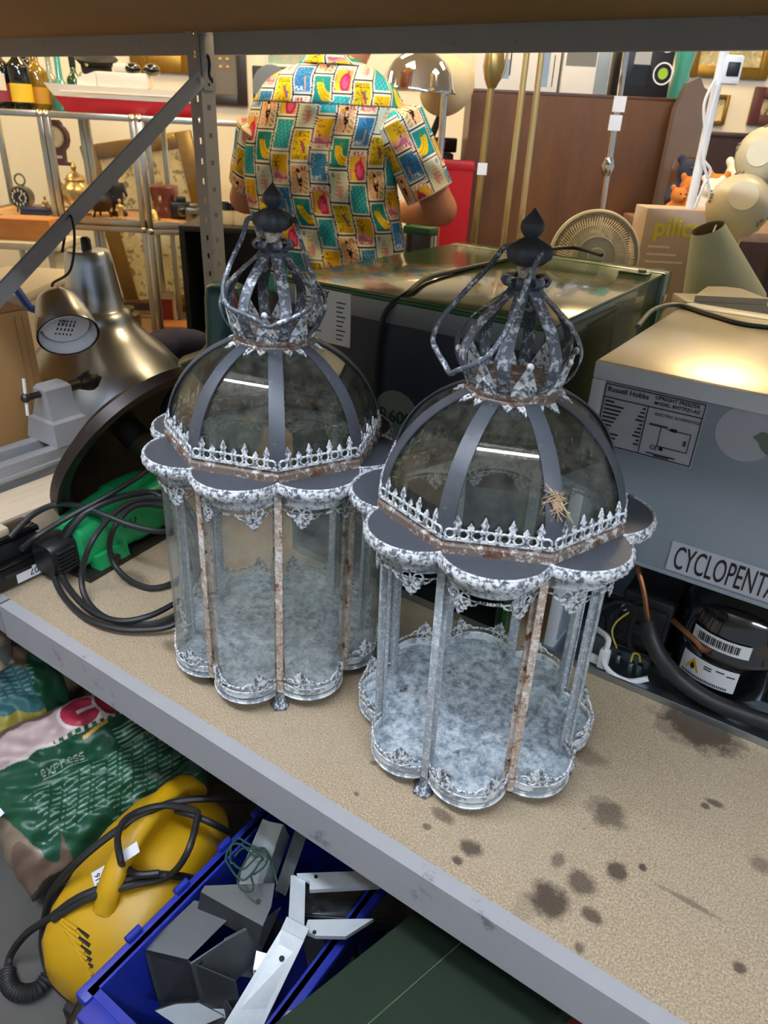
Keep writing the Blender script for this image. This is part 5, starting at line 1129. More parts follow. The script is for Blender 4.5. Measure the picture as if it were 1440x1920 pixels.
# model boat
plain('boat_white', 'E6E0D2', .4, var=.05); plain('boat_red', 'B01F2C', .35, var=.1)
wB = CW+.10; x0 = PW(82, 170, wB).x; x1 = PW(372, 200, wB).x; L = x1-x0
R = RT('model_boat', 'red and white model boat resting on the display cabinets', 'model boat', ((x0+x1)/2, wB, TOP))
hB = PW(200, 165, wB).z-TOP
def hull(t, z):                                        # t 0 bow .. 1 stern, z 0 keel .. 1 deck: half width and x shift
    b = .055*min(1, (t*2.6)**.7)*(.45+.55*z**.6)*(1-.25*max(0, t-.75)*2); return b, -(1-z)*.0
def hullmesh(za, zb, n=14, m=5):
    rings = []
    for i in range(n+1):
        t = i/n; ring = []
        for s in (-1, 1):
            for j in (range(m+1) if s < 0 else range(m, -1, -1)):
                z = za+(zb-za)*j/m; bow = .13*(1-z)*(1-t)**3+.004; x = -L/2+L*(t)+L*bow; ring.append((x, s*max(hull(t, z)[0], .001), hB*z*(1+.10*(1-t)**2)))
        rings.append(ring)
    return MB().loft(rings)
R.l('lower_hull', hullmesh(0, .55), 'boat_red', smooth=50); R.l('upper_hull', hullmesh(.56, 1.0), 'boat_white', smooth=50)
R.l('deck_house', MB().box(-L*.13, L*.20, -.035, .035, hB, hB+.055, .008).box(-L*.02, L*.10, -.028, .028, hB+.055, hB+.085, .008), 'boat_white')
R.l('bow_deck', MB().loft([[(-L*.26, -.03, hB+.002),(-L*.26,.03,hB+.002),(-L*.26,.022,hB+.03),(-L*.26,-.022,hB+.03)],[(-L*.13,-.035,hB),(-L*.13,.035,hB),(-L*.13,.03,hB+.055),(-L*.13,-.03,hB+.055)]]), 'boat_white', smooth=20)
for k in range(2): R.l('seat', MB().ell((L*.10+.075*k+.0, -.01, hB+.068), (.032,.03,.022), 14, 8), 'gloss_black')
R.l('rubbing_strip', MB().tube([(-L*.36,-.052,hB*.80),(L*.0,-.059,hB*.78),(L*.4,-.055,hB*.77)], .0025, 6), 'boat_white')
# peaked cap
plain('cap_navy', '15171F', .6, var=.1); wC = CW+.21
q = PW(182, 138, wC); R = RT('peaked_cap', 'black peaked uniform cap with a badge perched behind the boat', 'cap', (q.x, wC, TOP), -.2)
zc0 = PW(182, 137, wC).z-TOP; k = (PW(215,120,wC).x-PW(148,120,wC).x)/.22
R.l('stand', MB().lathe([(.001,0),(.06,0),(.055,.01),(.03,.03),(.03,zc0-.01),(.05,zc0),(.001,zc0)], 20), 'cream_card')
tilt = Matrix.Translation((0,0,zc0)) @ Matrix.Rotation(.18, 4, 'X') @ Matrix.Rotation(.10, 4, 'Y')
R.l('band', MB().lathe([(.085*k,0),(.088*k,0),(.090*k,.04*k),(.085*k,.04*k)], 28, cap=False).xf(tilt), 'cap_navy')
R.l('crown', MB().lathe([(.088*k,.036*k),(.115*k,.062*k),(.128*k,.075*k),(.120*k,.085*k),(.06*k,.095*k),(.001,.098*k)], 32, lambda a, r, z: 1+.06*math.sin(a)).xf(tilt), 'cap_navy', smooth=60)
R.l('peak', MB().sheet(lambda i, j: (( .086+.05*j/4*math.sin(PI*i/14))*k*math.cos(-PI+PI*i/14), (.086+.05*j/4*math.sin(PI*i/14)*1.0)*k*math.sin(-PI+PI*i/14), .006*k-.022*k*j/4), 15, 5, .003).xf(tilt), 'gloss_black')
R.l('badge', MB().ell((0,-.105*k,.058*k),(.012*k,.006*k,.014*k),12,8).xf(tilt), 'brass'); R.l('price_tag', MB().box(-.02*k,.02*k,-.140*k,-.137*k,-.01*k,.012*k).xf(tilt), 'paper')
# --- framed pictures on the back wall
WW = 4.396
def picture(label, px0, py0, px1, py1, fr, art, fw=.04, mount=None, w=WW, name='framed_picture', z1=None):
    u0, u1, z0, zz = rect(px0, py0, px1, py1, w); zz = z1 or zz
    R = RT(name, label, 'picture', ((u0+u1)/2, w, z0))
    a = (u1-u0)/2; h = zz-z0; d = -.028
    for nm, m in (('frame_side', MB().box(-a,-a+fw,d,0,0,h,.004)),('frame_side', MB().box(a-fw,a,d,0,0,h,.004)),('frame_rail', MB().box(-a+fw,a-fw,d,0,0,fw,.004)),('frame_rail', MB().box(-a+fw,a-fw,d,0,h-fw,h,.004))): R.l(nm, m, fr)
    R.l('artwork', MB().box(-a+fw,a-fw,-.008,-.004,fw,h-fw), art)
    return R, a, h
def art(name, c1, c2, s=6, c3=None):
    m, nt, bs = newmat(name); co = coord(nt); c = mixc(nt, ramp(nt, noise(nt, co, s, 6, .7), .4, .6), c1, c2)
    if c3: c = mixc(nt, ramp(nt, noise(nt, co, s*2.2, 5, .6), .55, .62), c, c3)
    nt.links.new(c, bs.inputs['Base Color']); bs.inputs['Roughness'].default_value = .7
art('landscape_art', 'C9BE94', '8E8A62', 9, 'E2DAB8'); art('sketch_art', 'E0D4B0', 'CFC096', 12, '8C7C58'); art('colour_art', '8FB0A4', 'C9B8A0', 8, 'C84A3A'); art('print_art', 'D8C49A', '9A8058', 10, '4A3A28')
plain('black_frame', '2A2626', .4); plain('mount_grey', '6A6660', .7); plain('maroon_frame', '5A2E28', .4); plain('yellow_card', 'D9B052', .6, var=.12)
picture('gold framed landscape on the wall above the model boat', 243, 40, 372, 136, 'gold_leaf', 'landscape_art', .09)
R, a, h = picture('black framed set of eight yellow cards beside the post', 378, 30, 462, 197, 'black_frame', 'mount_grey', .05)
for i in range(2):
    for j in range(4):
        cw = (2*a-.16)/2; ch = (h-.26)/4; R.l('card', MB().box(-a+.08+cw*i+.012, -a+.08+cw*(i+1)-.012, -.012, -.008, .16+ch*j+.012, .16+ch*(j+1)-.012), 'yellow_card')
picture('colourful unframed-looking picture above the man, left of his collar', 498, 40, 590, 128, 'white_metal', 'colour_art', .015)
picture('pale gold framed picture at the upper right', 1292, 60, 1446, 146, 'gold_leaf', 'landscape_art', .05)
picture('small gilt framed sketch beside the white pole', 1297, 176, 1361, 233, 'gold_leaf', 'sketch_art', .018)
picture('maroon framed print at the right edge', 1406, 164, 1500, 236, 'maroon_frame', 'print_art', .05)
q0 = PW(425, 360, 3.75)
R = RT('leaning_frame', 'large gilt frame leaning behind the rack post', 'frame', (PW(395, 360, 4.0).x, 4.0, zl_)); tl = Matrix.Rotation(.0, 4, 'X') @ Matrix.Rotation(-.17, 4, 'Y')
for x0, x1, z0, z1 in ((-.02,.06,0,.85),(-.52,-.44,0,.85),(-.44,-.02,0,.07),(-.44,-.02,.78,.85)): R.l('moulding', MB().box(x0, x1, 0, .03, z0, z1, .006).xf(tl), 'gold_leaf')
R.l('canvas', MB().box(-.44,-.02,.012,.018,.07,.78).xf(tl), 'sketch_art'); R.l('rear_leg', MB().box(-.26,-.22,.03,.06,0,.6).xf(tl), 'dark_walnut')
pbk = RT('frame_stand', 'plain dark chest supporting the leaning gilt frame', 'chest', (PW(395, 360, 4.0).x-.15, 4.03, FLOOR_Z)); pbk.l('carcass', MB().box(-.38,.38,-.08,.3,0,zl_-FLOOR_Z-.12,.004), 'dark_walnut'); pbk.l('top', MB().box(-.4,.4,-.09,.31,zl_-FLOOR_Z-.12,zl_-FLOOR_Z-.003,.004), 'dark_walnut')
# dark shelf with jars, left of the man; black speaker box behind
u0, u1, z0, z1 = rect(415, 395, 480, 490, 2.75)
R = RT('black_shelf', 'low black shelf unit left of the man', 'shelf', ((u0+u1)/2, 2.75, FLOOR_Z)); zs = PW(447, 428, 2.75).z-FLOOR_Z
R.l('top', MB().box(-.22,.26,0,.3,zs-.02,zs,.003), 'black_plastic'); R.l('middle_shelf', MB().box(-.22,.26,0,.3,zs*.55,zs*.55+.02,.003), 'black_plastic')
for x in (-.22,.24): R.l('side', MB().box(x,x+.02,0,.3,0,zs-.02), 'black_plastic')
R.l('back', MB().box(-.2,.24,.28,.3,0,zs-.02), 'black_plastic')
for k, px in enumerate((428, 450, 472)):
    q = PW(px, 428, 2.85); J = RT('jar', ['cream lidded jar at the post end of the black shelf','cream lidded jar in the middle of the black shelf','cream lidded jar on the black shelf nearest the man'][k], 'jar', (q.x, 2.86, FLOOR_Z+zs))
    J.l('body', MB().lathe([(.001,0),(.027,0),(.029,.01),(.029,.05),(.001,.05)], 20), 'cream_card'); J.l('lid', MB().lathe([(.030,.05),(.030,.075),(.024,.08),(.001,.08)], 20), 'gloss_black')
u0, u1, z0, z1 = rect(473, 124, 545, 200, 3.9)
R = RT('speaker_box', 'black speaker box against the wall behind the man', 'speaker', ((u0+u1)/2, 3.9, z0)); a = (u1-u0)/2
R.l('cabinet', MB().box(-a,a,0,.25,0,z1-z0,.006), 'black_plastic'); R.l('cone', MB().lathe([(.001,.0),(.05,-.012),(.09,.004),(.001,.004)], 24).xf(Matrix.Translation((0,-.003,(z1-z0)*.5)) @ Matrix.Rotation(PI/2,4,'X')), 'pewter')
R.l('wall_bracket', MB().box(-.04,.04,.25,.48,(z1-z0)*.3,(z1-z0)*.6,.004), 'black_plastic')
plain('print_steel', 'A8A49C', .4, .3, var=.3, scale=8); plain('grey_brown', '6A5A50', .4, .0, var=.15, scale=20)
# --- wardrobe back with boxes on top
WD = 3.0
u0, u1, z0, z1 = rect(872, 181, 1262, 440, WD); zt2 = z1
R = RT('wardrobe', 'brown wooden cabinet turned back to the viewer behind the fridge', 'cabinet', ((u0+u1)/2, WD, FLOOR_Z)); a = (u1-u0)/2; h = zt2-FLOOR_Z
R.l('back_panel', MB().box(-a,a,0,.02,0,h), 'wardrobe_wood'); R.l('carcass', MB().box(-a+.01,a,.02,.42,0,h-.004), 'dark_walnut'); R.l('top', MB().box(-a-.01,a+.01,.0,.44,h-.004,h+.012,.004), 'dark_walnut')
u2 = PW(1280, 300, WD-.06).x; hz = PW(1275, 142, WD-.06).z-FLOOR_Z
R2 = RT('bed_panel', 'tall grey-brown shaped board standing at the end of the wooden cabinet', 'board', (u2, WD-.07, FLOOR_Z), .10)
R2.l('board', MB().prism([(-.075,0),(.075,0),(.06,hz-.16),(.08,hz-.12),(.055,hz-.05),(.015,hz-.03),(-.005,hz),(-.045,hz-.02),(-.07,hz-.10)], .035, lambda a, b, c: (a, c, b)), 'grey_brown'); R2.l('edge_band', MB().box(-.04,.04,-.003,0,.05,hz-.25,.001), 'wardrobe_wood')
def boxed(name, label, cat, px0, px1, py0, mat, w=WD+.1, d=.22, base=None):
    u0, u1, z0, z1 = rect(px0, py0, px1, 180, w); b = base if base is not None else zt2+.0125
    R = RT(name, label, cat, ((u0+u1)/2, w, b)); a = (u1-u0)/2; hh = z1-b
    R.l('carton', MB().box(-a,a,0,d,0,hh,.003), mat); R.l('tape', MB().box(-.02,.02,-.0006,d+.0006,hh-.03,hh+.0008), 'cream_card'); return R, a, hh
plain('box_white', 'E4E0D4', .6, var=.03); plain('box_grey', '77756E', .5); plain('box_black', '16161A', .4); plain('print_red', 'C8402A', .6); plain('print_blue', '8AA0B8', .6); plain('lime', '9AC030', .5); plain('box_tan', 'B9A28C', .7, var=.05); plain('lime_text', 'DCD028', .6)
R, a, hh = boxed('product_box', 'white carton with diagram and red photo prints on the cabinet', 'box', 893, 1050, 60, 'box_white')
hh = .34
def patch(R, x0, x1, z0, z1, m, y=-.0012): R.l('print_patch', MB().box(x0, x1, y, -.0004, z0, z1), m)
patch(R, a*-.0, a*.45, .16, .30, 'print_red'); patch(R, a*.55, a*.75, .02, .25, 'print_blue'); patch(R, a*-.55, a*-.2, .04, .10, 'print_blue'); patch(R, a*-.2, a*-.17, .05, .22, 'ink'); patch(R, a*-.9, a*-.3, .24, .244, 'ink'); patch(R, a*-.9, a*-.5, .18, .184, 'ink'); patch(R, a*-.62, a*-.60, .02, .2, 'ink'); patch(R, a*.85, a*.87, .02, .12, 'ink')
R, a, hh = boxed('product_box', 'grey and white appliance carton in the middle of the cabinet top', 'box', 1056, 1146, 62, 'box_white')
patch(R, -a*.9, a*.35, .09, .4, 'box_grey'); patch(R, a*.4, a*.95, .0, .4, 'pewter')
R, a, hh = boxed('kettle_box', 'black kettle carton with a steel kettle picture', 'box', 1166, 1262, 62, 'box_black', WD+.04)
R.l('kettle_picture', MB().prism([(-a*.55,.10),(a*.1,.10),(a*.02,.40),(-a*.45,.40)], -.0012, lambda x, z, y: (x, y, z), -.0004), 'print_steel'); R.l('kettle_base_picture', MB().prism([(-a*.68,.035),(a*.3,.03),(a*.36,.06),(a*.12,.098),(-a*.56,.098)], -.0012, lambda x, z, y: (x, y, z), -.0004), 'gloss_black')
for k, (z, rr, m) in enumerate(((.075,.036,'lime'),(.165,.026,'box_grey'),(.235,.026,'box_grey'))):
    R.l('badge_ring', MB().lathe([(rr*.86,0),(rr,0),(rr,.0012),(rr*.86,.0012)], 24, cap=False).xf(Matrix.Translation((a*.66,-.0002,z)) @ Matrix.Rotation(PI/2,4,'X')), 'paper'); R.l('badge', MB().lathe([(.001,0),(rr*.5,0),(rr*.5,.0012),(.001,.0012)], 20).xf(Matrix.Translation((a*.66,-.0002,z)) @ Matrix.Rotation(PI/2,4,'X')), m)
text('3', .035, 'paper', R.t, (a*.66-.010, -.002, .223), (PI/2,0,0))
q = PW(1285, 160, 3.5); R = RT('glass_vase', 'pale turquoise glass vase behind the kettle carton', 'vase', (PW(1284,150,3.3).x-.02, 3.3, zt2+.0125)); R.l('body', MB().lathe([(.001,0),(.04,0),(.045,.02),(.03,.1),(.045,.2),(.05,.35),(.046,.35),(.04,.2),(.001,.06)], 24), 'bottle_teal'); R.l('rim', MB().tube([(.048*math.cos(t), .048*math.sin(t), .35) for t in [2*PI*k/24 for k in range(24)]], .004, 6, closed=True), 'bottle_teal')
# right: dark headboard, toys, lampshades
u0, u1, z0, z1 = rect(1283, 245, 1620, 480, 3.5); R = RT('headboard', 'long dark brown headboard behind the soft toys', 'headboard', ((u0+u1)/2, 3.5, FLOOR_Z)); a = (u1-u0)/2; zh = PW(1360, 247, 3.5).z-FLOOR_Z
R.l('panel', MB().box(-a,a,0,.03,0,zh-.02), 'dark_walnut'); R.l('cap_rail', MB().box(-a-.01,a+.01,-.008,.038,zh-.02,zh,.004), 'dark_walnut')
# stall table in front of the headboard
TZ = PW(1300, 425, 2.5).z
def stall(label, u0, u1, w0, w1, z):
    R = RT('stall_table', label, 'table', ((u0+u1)/2, (w0+w1)/2, FLOOR_Z)); a = (u1-u0)/2; b = (w1-w0)/2; h = z-FLOOR_Z
    R.l('top', MB().box(-a,a,-b,b,h-.03,h,.004), 'raw_brown')
    for x in (-a+.03, a-.07):
        for y in (-b+.03, b-.07): R.l('leg', MB().box(x,x+.04,y,y+.04,0,h-.03), 'dark_walnut')
u_a, u_b = PW(1210, 420, 2.6).x, PW(1560, 420, 2.6).x
stall('stall table heaped with soft toys at the right', u_a, u_b, 2.42, 2.88, TZ)
plain('fur_white', 'EFE6D2', .95, var=.06, scale=60, bmp=.6); plain('fur_orange', 'C9762E', .95, var=.15, scale=60, bmp=.6); plain('fur_navy', '2A3048', .95, var=.1, scale=60, bmp=.6)
def toy(label, px, py, mat, k, w, face=0, mat2=None):
    q = PW(px, py, w); R = RT('soft_toy', label, 'soft toy', (q.x, w, TZ), face, 'soft toys on the stall table'); m = MB()
    m.ell((0,0,.062*k), (.058*k,.05*k,.062*k)); m.ell((0,-.012*k,.15*k), (.046*k,.042*k,.042*k)); m.ell((0,-.05*k,.14*k), (.02*k,.018*k,.016*k))
    for s in (-1, 1):
        m.ell((s*.036*k,0,.19*k), (.016*k,.010*k,.016*k)); capsule(m, (s*.045*k,-.01*k,.10*k), (s*.075*k,-.045*k,.06*k), .019*k, .016*k); capsule(m, (s*.035*k,-.02*k,.022*k), (s*.055*k,-.085*k,.02*k), .024*k, .019*k)
    remeshed('body', m, .007*k, mat, R.t, 4)
    for s in (-1, 1): R.l('eye', MB().ell((s*.016*k,-.052*k,.162*k),(.005*k,.004*k,.005*k),8,6), 'gloss_black')
    R.l('nose', MB().ell((0,-.068*k,.144*k),(.007*k,.005*k,.005*k),8,6), 'gloss_black')
    if mat2: R.l('tummy_patch', MB().ell((0,-.036*k,.06*k),(.032*k,.02*k,.036*k),12,8), mat2)
toy('orange soft toy with a white tummy next to the tall board', 1278, 400, 'fur_orange', .75, 2.62, .4, 'fur_white'); toy('navy soft toy behind the orange one', 1282, 360, 'fur_navy', 1.0, 2.80, .1, 'fur_white'); toy('white soft toy lying by the white pole', 1322, 400, 'fur_white', .75, 2.56, -.3); toy('large white soft toy in front of the headboard', 1366, 380, 'fur_white', 1.0, 2.76, .2); toy('orange-brown soft toy between the white ones', 1332, 390, 'fur_orange', .8, 2.68, -.1, 'fur_white'); toy('small orange soft toy at the front edge', 1262, 405, 'fur_orange', .6, 2.50, .2)
# --- chrome dome lamp, white dish shade, red bin
wL = 2.6
u0, u1, z0, z1 = rect(714, 108, 855, 181, wL); r = (u1-u0)/2; zb = PW(785, 172, wL).z
R = RT('dome_lamp', 'polished chrome dome lamp on a slim stand behind the man', 'lamp', ((u0+u1)/2, wL, FLOOR_Z)); zb -= FLOOR_Z
R.l('shade', MB().lathe([(r*1.02,zb-.004),(r*1.03,zb),(r*.985,zb+.01),(r*.93,zb+r*.36),(r*.76,zb+r*.66),(r*.48,zb+r*.88),(r*.2,zb+r*.97),(.001,zb+r*.99),(.001,zb+r*.96),(r*.46,zb+r*.85),(r*.73,zb+r*.63),(r*.90,zb+r*.34),(r*.95,zb+.01),(r*.98,zb-.002)], 48), 'chrome', smooth=60)
R.l('stem', MB().tube([(.085,.0,.02),(.085,0,zb+.02),(.07,0,zb+.06),(.03,0,zb+r*.9)], .011, 12), 'chrome'); R.l('base', MB().lathe([(.001,0),(.10,0),(.10,.015),(.02,.025),(.001,.025)], 32).xf(Matrix.Translation((.085,0,0))), 'chrome'); R.l('bulb', MB().ell((0,0,zb+.05),(.03,.03,.04)), 'white_plastic')
plain('shade_cream', 'D8CBA6', .6, var=.04)
q = PW(838, 165, 2.8); R = RT('dish_shade', 'large cream dish lampshade tilted on a dark stand behind the dome lamp', 'lampshade', (q.x, 2.8, FLOOR_Z)); zq = q.z-FLOOR_Z; rr = (PW(885,165,2.8).x-PW(790,165,2.8).x)/2
tm = Matrix.Translation((0,0,zq)) @ Matrix.Rotation(-.7, 4, 'Y') @ Matrix.Rotation(1.0, 4, 'X')
R.l('shade', MB().lathe([(rr*1.1,.0),(rr*1.12,.006),(rr*.95,.05),(rr*.6,.09),(.03,.11),(.001,.11),(.001,.104),(.03,.104),(rr*.58,.084),(rr*.93,.046)], 40).xf(tm), 'shade_cream', smooth=60); R.l('stand', MB().tube([(-.10,.0,0),(-.10,.0,zq-.3),(.0,.03,zq-.04),(.0,.02,zq)], .012, 10), 'black_plastic'); R.l('foot', MB().lathe([(.001,0),(.08,0),(.08,.015),(.001,.03)], 28).xf(Matrix.Translation((-.10,.0,0))), 'black_plastic')
plain('bin_red', 'C01822', .35)
u0, u1, z0, z1 = rect(826, 302, 880, 440, 2.9); R = RT('red_bin', 'bright red plastic bin beside the wooden cabinet', 'bin', ((u0+u1)/2, 2.9, FLOOR_Z)); a = (u1-u0)/2; hh = PW(850,300,2.9).z-FLOOR_Z
R.l('tub', MB().loft([[(x*s, y*s, z) for x, y in ((-a,-a),(a,-a),(a,a),(-a,a))] for z, s in ((0,.8),(hh,1.0),(hh,.96),(.02,.77))], cap=False).add([(-a*.8,-a*.8,.01),(a*.8,-a*.8,.01),(a*.8,a*.8,.01),(-a*.8,a*.8,.01)], [(0,1,2,3)]), 'bin_red', smooth=20)
R.l('rim', MB().box(-a*1.06,a*1.06,-a*1.06,-a*.98,hh-.03,hh,.003).box(-a*1.06,a*1.06,a*.98,a*1.06,hh-.03,hh,.003).box(-a*1.06,-a*.98,-a*.98,a*.98,hh-.03,hh,.003).box(a*.98,a*1.06,-a*.98,a*.98,hh-.03,hh,.003), 'bin_red')
u0, u1, z0, z1 = rect(822, 258, 880, 300, 3.3); R = RT('black_console', 'black audio unit stacked behind the red bin', 'audio unit', ((u0+u1)/2-.02, 3.3, FLOOR_Z)); hh = z1-FLOOR_Z
R.l('tower', MB().box(-.16,.02,0,.3,0,hh-.06,.004), 'black_plastic'); R.l('top_unit', MB().box(-.17,.03,-.01,.3,hh-.055,hh,.006), 'gloss_black'); R.l('display', MB().box(-.12,-.02,-.0125,-.0102,hh-.04,hh-.015), 'pewter')
# --- lamp poles
def pole(name, label, p0, p1, w, rad, mat, extra=None):
    a = PW(*p0, w); b = PW(*p1, w); d = b-a; t = (FLOOR_Z+.02-a.z)/d.z; f = a+d*t; top = a-d*.35
    R = RT(name, label, 'floor lamp', (f.x, f.y, FLOOR_Z), group='brass and chrome floor lamps'); L_ = lambda v: v-Vector((f.x, f.y, FLOOR_Z))
    R.l('stem', MB().tube([L_(f), L_(top)], rad, 12), mat); R.l('base', MB().lathe([(.001,0),(.13,0),(.13,.012),(.10,.022),(.03,.03),(.001,.03)], 32), mat)
    R.l('lampholder', MB().tube([L_(top), L_(top)+Vector((0,0,.03)), L_(top)+Vector((0,0,.07))], [.015,.024,.020], 14), mat)
    return R, L_, a, b
R, L_, a, b = pole('floor_lamp', 'twisted brass floor lamp with a leafy bulb, leftmost of the poles', (922, 150), (889, 440), 2.35, .010, 'brass_dull')
q = L_(PW(921, 165, 2.35)); R.l('leaf_bulb', MB().lathe([(.012,0),(.022,.02),(.03,.05),(.026,.085),(.014,.11),(.02,.12),(.012,.13)], 20).xf(Matrix.Translation(q)), 'brass_dull')
for k in range(3): R.l('leaf', MB().tube(cr([q+Vector((0,0,.0)), q+Vector((.03*math.cos(k*2.1),.03*math.sin(k*2.1),.04)), q+Vector((.035*math.cos(k*2.1),.035*math.sin(k*2.1),.10))], 5), .004, 6), 'brass')
q = L_(PW(903, 316, 2.35)); R.l('price_tag', MB().box(q.x-.014,q.x+.014,q.y-.013,q.y-.011,q.z-.016,q.z+.016), 'paper')
pole('floor_lamp', 'plain brass floor lamp pole, second from the left', (981, 150), (944, 450), 2.2, .0085, 'brass'); pole('floor_lamp', 'plain brass floor lamp pole, third from the left', (1009, 150), (974, 440), 2.2, .0085, 'brass')
R, L_, a, b = pole('floor_lamp', 'chrome floor lamp pole with two paper price tags', (1161, 180), (1127, 400), 2.4, .009, 'chrome')
for px, py in ((1159, 195),(1151, 230)): q = L_(PW(px, py, 2.4)); R.l('price_tag', MB().box(q.x-.018,q.x+.018,q.y-.013,q.y-.011,q.z-.02,q.z+.02), 'paper')
q = L_(PW(1139, 312, 2.4)); R.l('joint', MB().tube([q-Vector((0,0,.025)), q, q+Vector((0,0,.025))], [.012,.020,.012], 12), 'chrome')
wP = 1.95
R, L_, a, b = pole('white_floor_lamp', 'white floor lamp pole with loose white cables at the right', (1346, 150), (1262, 530), wP, .011, 'white_plastic')
for pts in (((1340,150),(1320,195),(1322,260),(1318,300),(1325,330),(1330,370),(1322,410),(1315,440)), ((1345,160),(1328,230),(1316,290),(1332,320),(1318,350),(1302,390)), ((1292,440),(1283,470),(1288,490),(1300,497))):
    R.l('cable', MB().tube(cr([L_(PW(px, py, wP-.02)) for px, py in pts], 6), .0035, 7), 'white_plastic')
q = L_(PW(1369, 132, wP)); R.l('switch_box', MB().box(q.x-.022,q.x+.022,q.y-.015,q.y+.01,q.z-.028,q.z+.03,.006), 'white_plastic'); R.l('switch', MB().box(q.x-.014,q.x+.014,q.y-.018,q.y-.015,q.z-.012,q.z+.016,.002), 'black_plastic')
# --- fan
plain('fan_cream', 'D9D2BE', .45, var=.03); glass('fan_blade_plastic', (.8,.78,.7), .1, .5, .1, 'D9D2BE', 3)
wF = 1.72; q = PW(1112, 482, wF); rf = (PW(1192,482,wF).x-PW(1034,482,wF).x)/2
TF = q.z-rf-.16
R = RT('desk_fan', 'cream desk fan with a round wire guard behind the freezer', 'fan', (q.x, wF, TF), -.12); zc = q.z-TF
FM = Matrix.Translation((0,0,zc)) @ Matrix.Rotation(math.radians(-8), 4, 'X') @ Matrix.Rotation(PI/2, 4, 'X')
R.l('rim', MB().tube([(rf*math.cos(t), rf*math.sin(t), 0) for t in [2*PI*k/64 for k in range(64)]], .006, 8, closed=True).xf(FM), 'fan_cream')
R.l('rim_band', MB().lathe([(rf*.985,-.016),(rf*1.0,-.016),(rf*1.0,.016),(rf*.985,.016)], 64, cap=False).xf(FM), 'fan_cream')
wires = MB()
for k in range(90):
    t = 2*PI*k/90
    for s in (1, -1): wires.tube([(rf*f*math.cos(t+tw), rf*f*math.sin(t+tw), s*z) for f, z, tw in ((.22,.042,.35),(.5,.040,.2),(.8,.028,.06),(.99,.0,0))], .0011, 4, cap=False)
R.l('guard_wires', wires.xf(FM), 'fan_cream')['kind'] = 'stuff'
for s in (1,): 
    for f in (.45,.72): R.l('guard_ring', MB().tube([(rf*f*math.cos(t), rf*f*math.sin(t), .041-.016*(f > .6)) for t in [2*PI*k/48 for k in range(48)]], .0014, 5, closed=True).xf(FM), 'fan_cream')
R.l('hub_badge', MB().lathe([(.001,.048),(rf*.2,.046),(rf*.23,.040),(rf*.23,.036),(.001,.036)], 32).xf(FM), 'fan_cream')
for k in range(3):
    t = 2*PI*k/3+.3; R.l('blade', MB().sheet(lambda i, j: ((.14+.68*i/8)*rf*math.cos(t+(.95*j/8-.5)*(.6+.5*i/8)), (.14+.68*i/8)*rf*math.sin(t+(.95*j/8-.5)*(.6+.5*i/8)), .012-.03*j/8), 9, 9, .002).xf(FM), 'fan_blade_plastic')
R.l('motor', MB().tube([FM @ Vector((0,0,-.03)), FM @ Vector((0,0,-.10)), FM @ Vector((0,0,-.12))], [.045,.045,.03], 20), 'fan_cream'); R.l('neck', MB().tube([(0,.08,zc-.03),(0,.08,.04)], .018, 12), 'fan_cream'); R.l('base', MB().lathe([(.001,0),(.10,0),(.10,.02),(.05,.04),(.001,.045)], 32).xf(Matrix.Translation((0,.07,0))), 'fan_cream')
# --- table behind the rack for fan, pilica carton and shades
stall('plain stall table behind the freezer carrying the lampshades', PW(1215, 520, 1.75).x, PW(1640, 520, 1.75).x, 1.47, 2.06, TF)
S_ = RT('fan_stool', 'small wooden stool under the desk fan', 'stool', (PW(1112, 482, wF).x, wF+.06, FLOOR_Z)); S_.l('seat', MB().lathe([(.001,TF-FLOOR_Z-.03),(.115,TF-FLOOR_Z-.03),(.12,TF-FLOOR_Z-.02),(.115,TF-FLOOR_Z),(.001,TF-FLOOR_Z)], 28), 'raw_brown')
for k in range(4): S_.l('leg', MB().tube([(.08*math.cos(k*PI/2+.7), .08*math.sin(k*PI/2+.7), TF-FLOOR_Z-.03), (.11*math.cos(k*PI/2+.7), .11*math.sin(k*PI/2+.7), 0)], .014, 10), 'dark_walnut')
wK = 1.92
u0, u1, z0, z1 = rect(1198, 392, 1352, 545, wK)
R = RT('lamp_carton', 'taupe lamp carton with yellow brand lettering behind the white pole', 'box', ((u0+u1)/2+.02, wK, TF)); a = (u1-u0)/2+.02; hh = z1-TF
R.l('carton', MB().box(-a,a,0,.10,0,hh,.003), 'box_tan'); text('pilica', .060, 'lime_text', R.t, (-a+.025, -.002, hh-.062), (PI/2,0,0), bold=.0012)
pr = MB()
for r_ in range(4): pr.box(-a+.02, -a+.075+.02*(r_ % 3), -.0012, -.0004, hh-.092-.018*r_, hh-.087-.018*r_).box(a*.2, a*.2+.05+.01*(r_ % 2), -.0012, -.0004, hh-.095-.018*r_, hh-.090-.018*r_)
R.l('fine_print', pr, 'cream_card')['kind'] = 'stuff'
R.l('lamp_picture', MB().prism([(-a*.45,.0),(-a*.2,hh*.30),(a*.0,hh*.38),(a*.9,hh*.38),(a*.9,0)], -.0012, lambda x, z, y: (x, y, z), -.0004), 'cream_card')
R.l('price_sticker', MB().box(a*.02,a*.34,-.0018,-.0006,hh-.075,hh-.035), 'paper'); R.l('price_sticker', MB().box(a*.68,a*.98,-.0018,-.0006,hh-.10,hh-.06), 'paper')
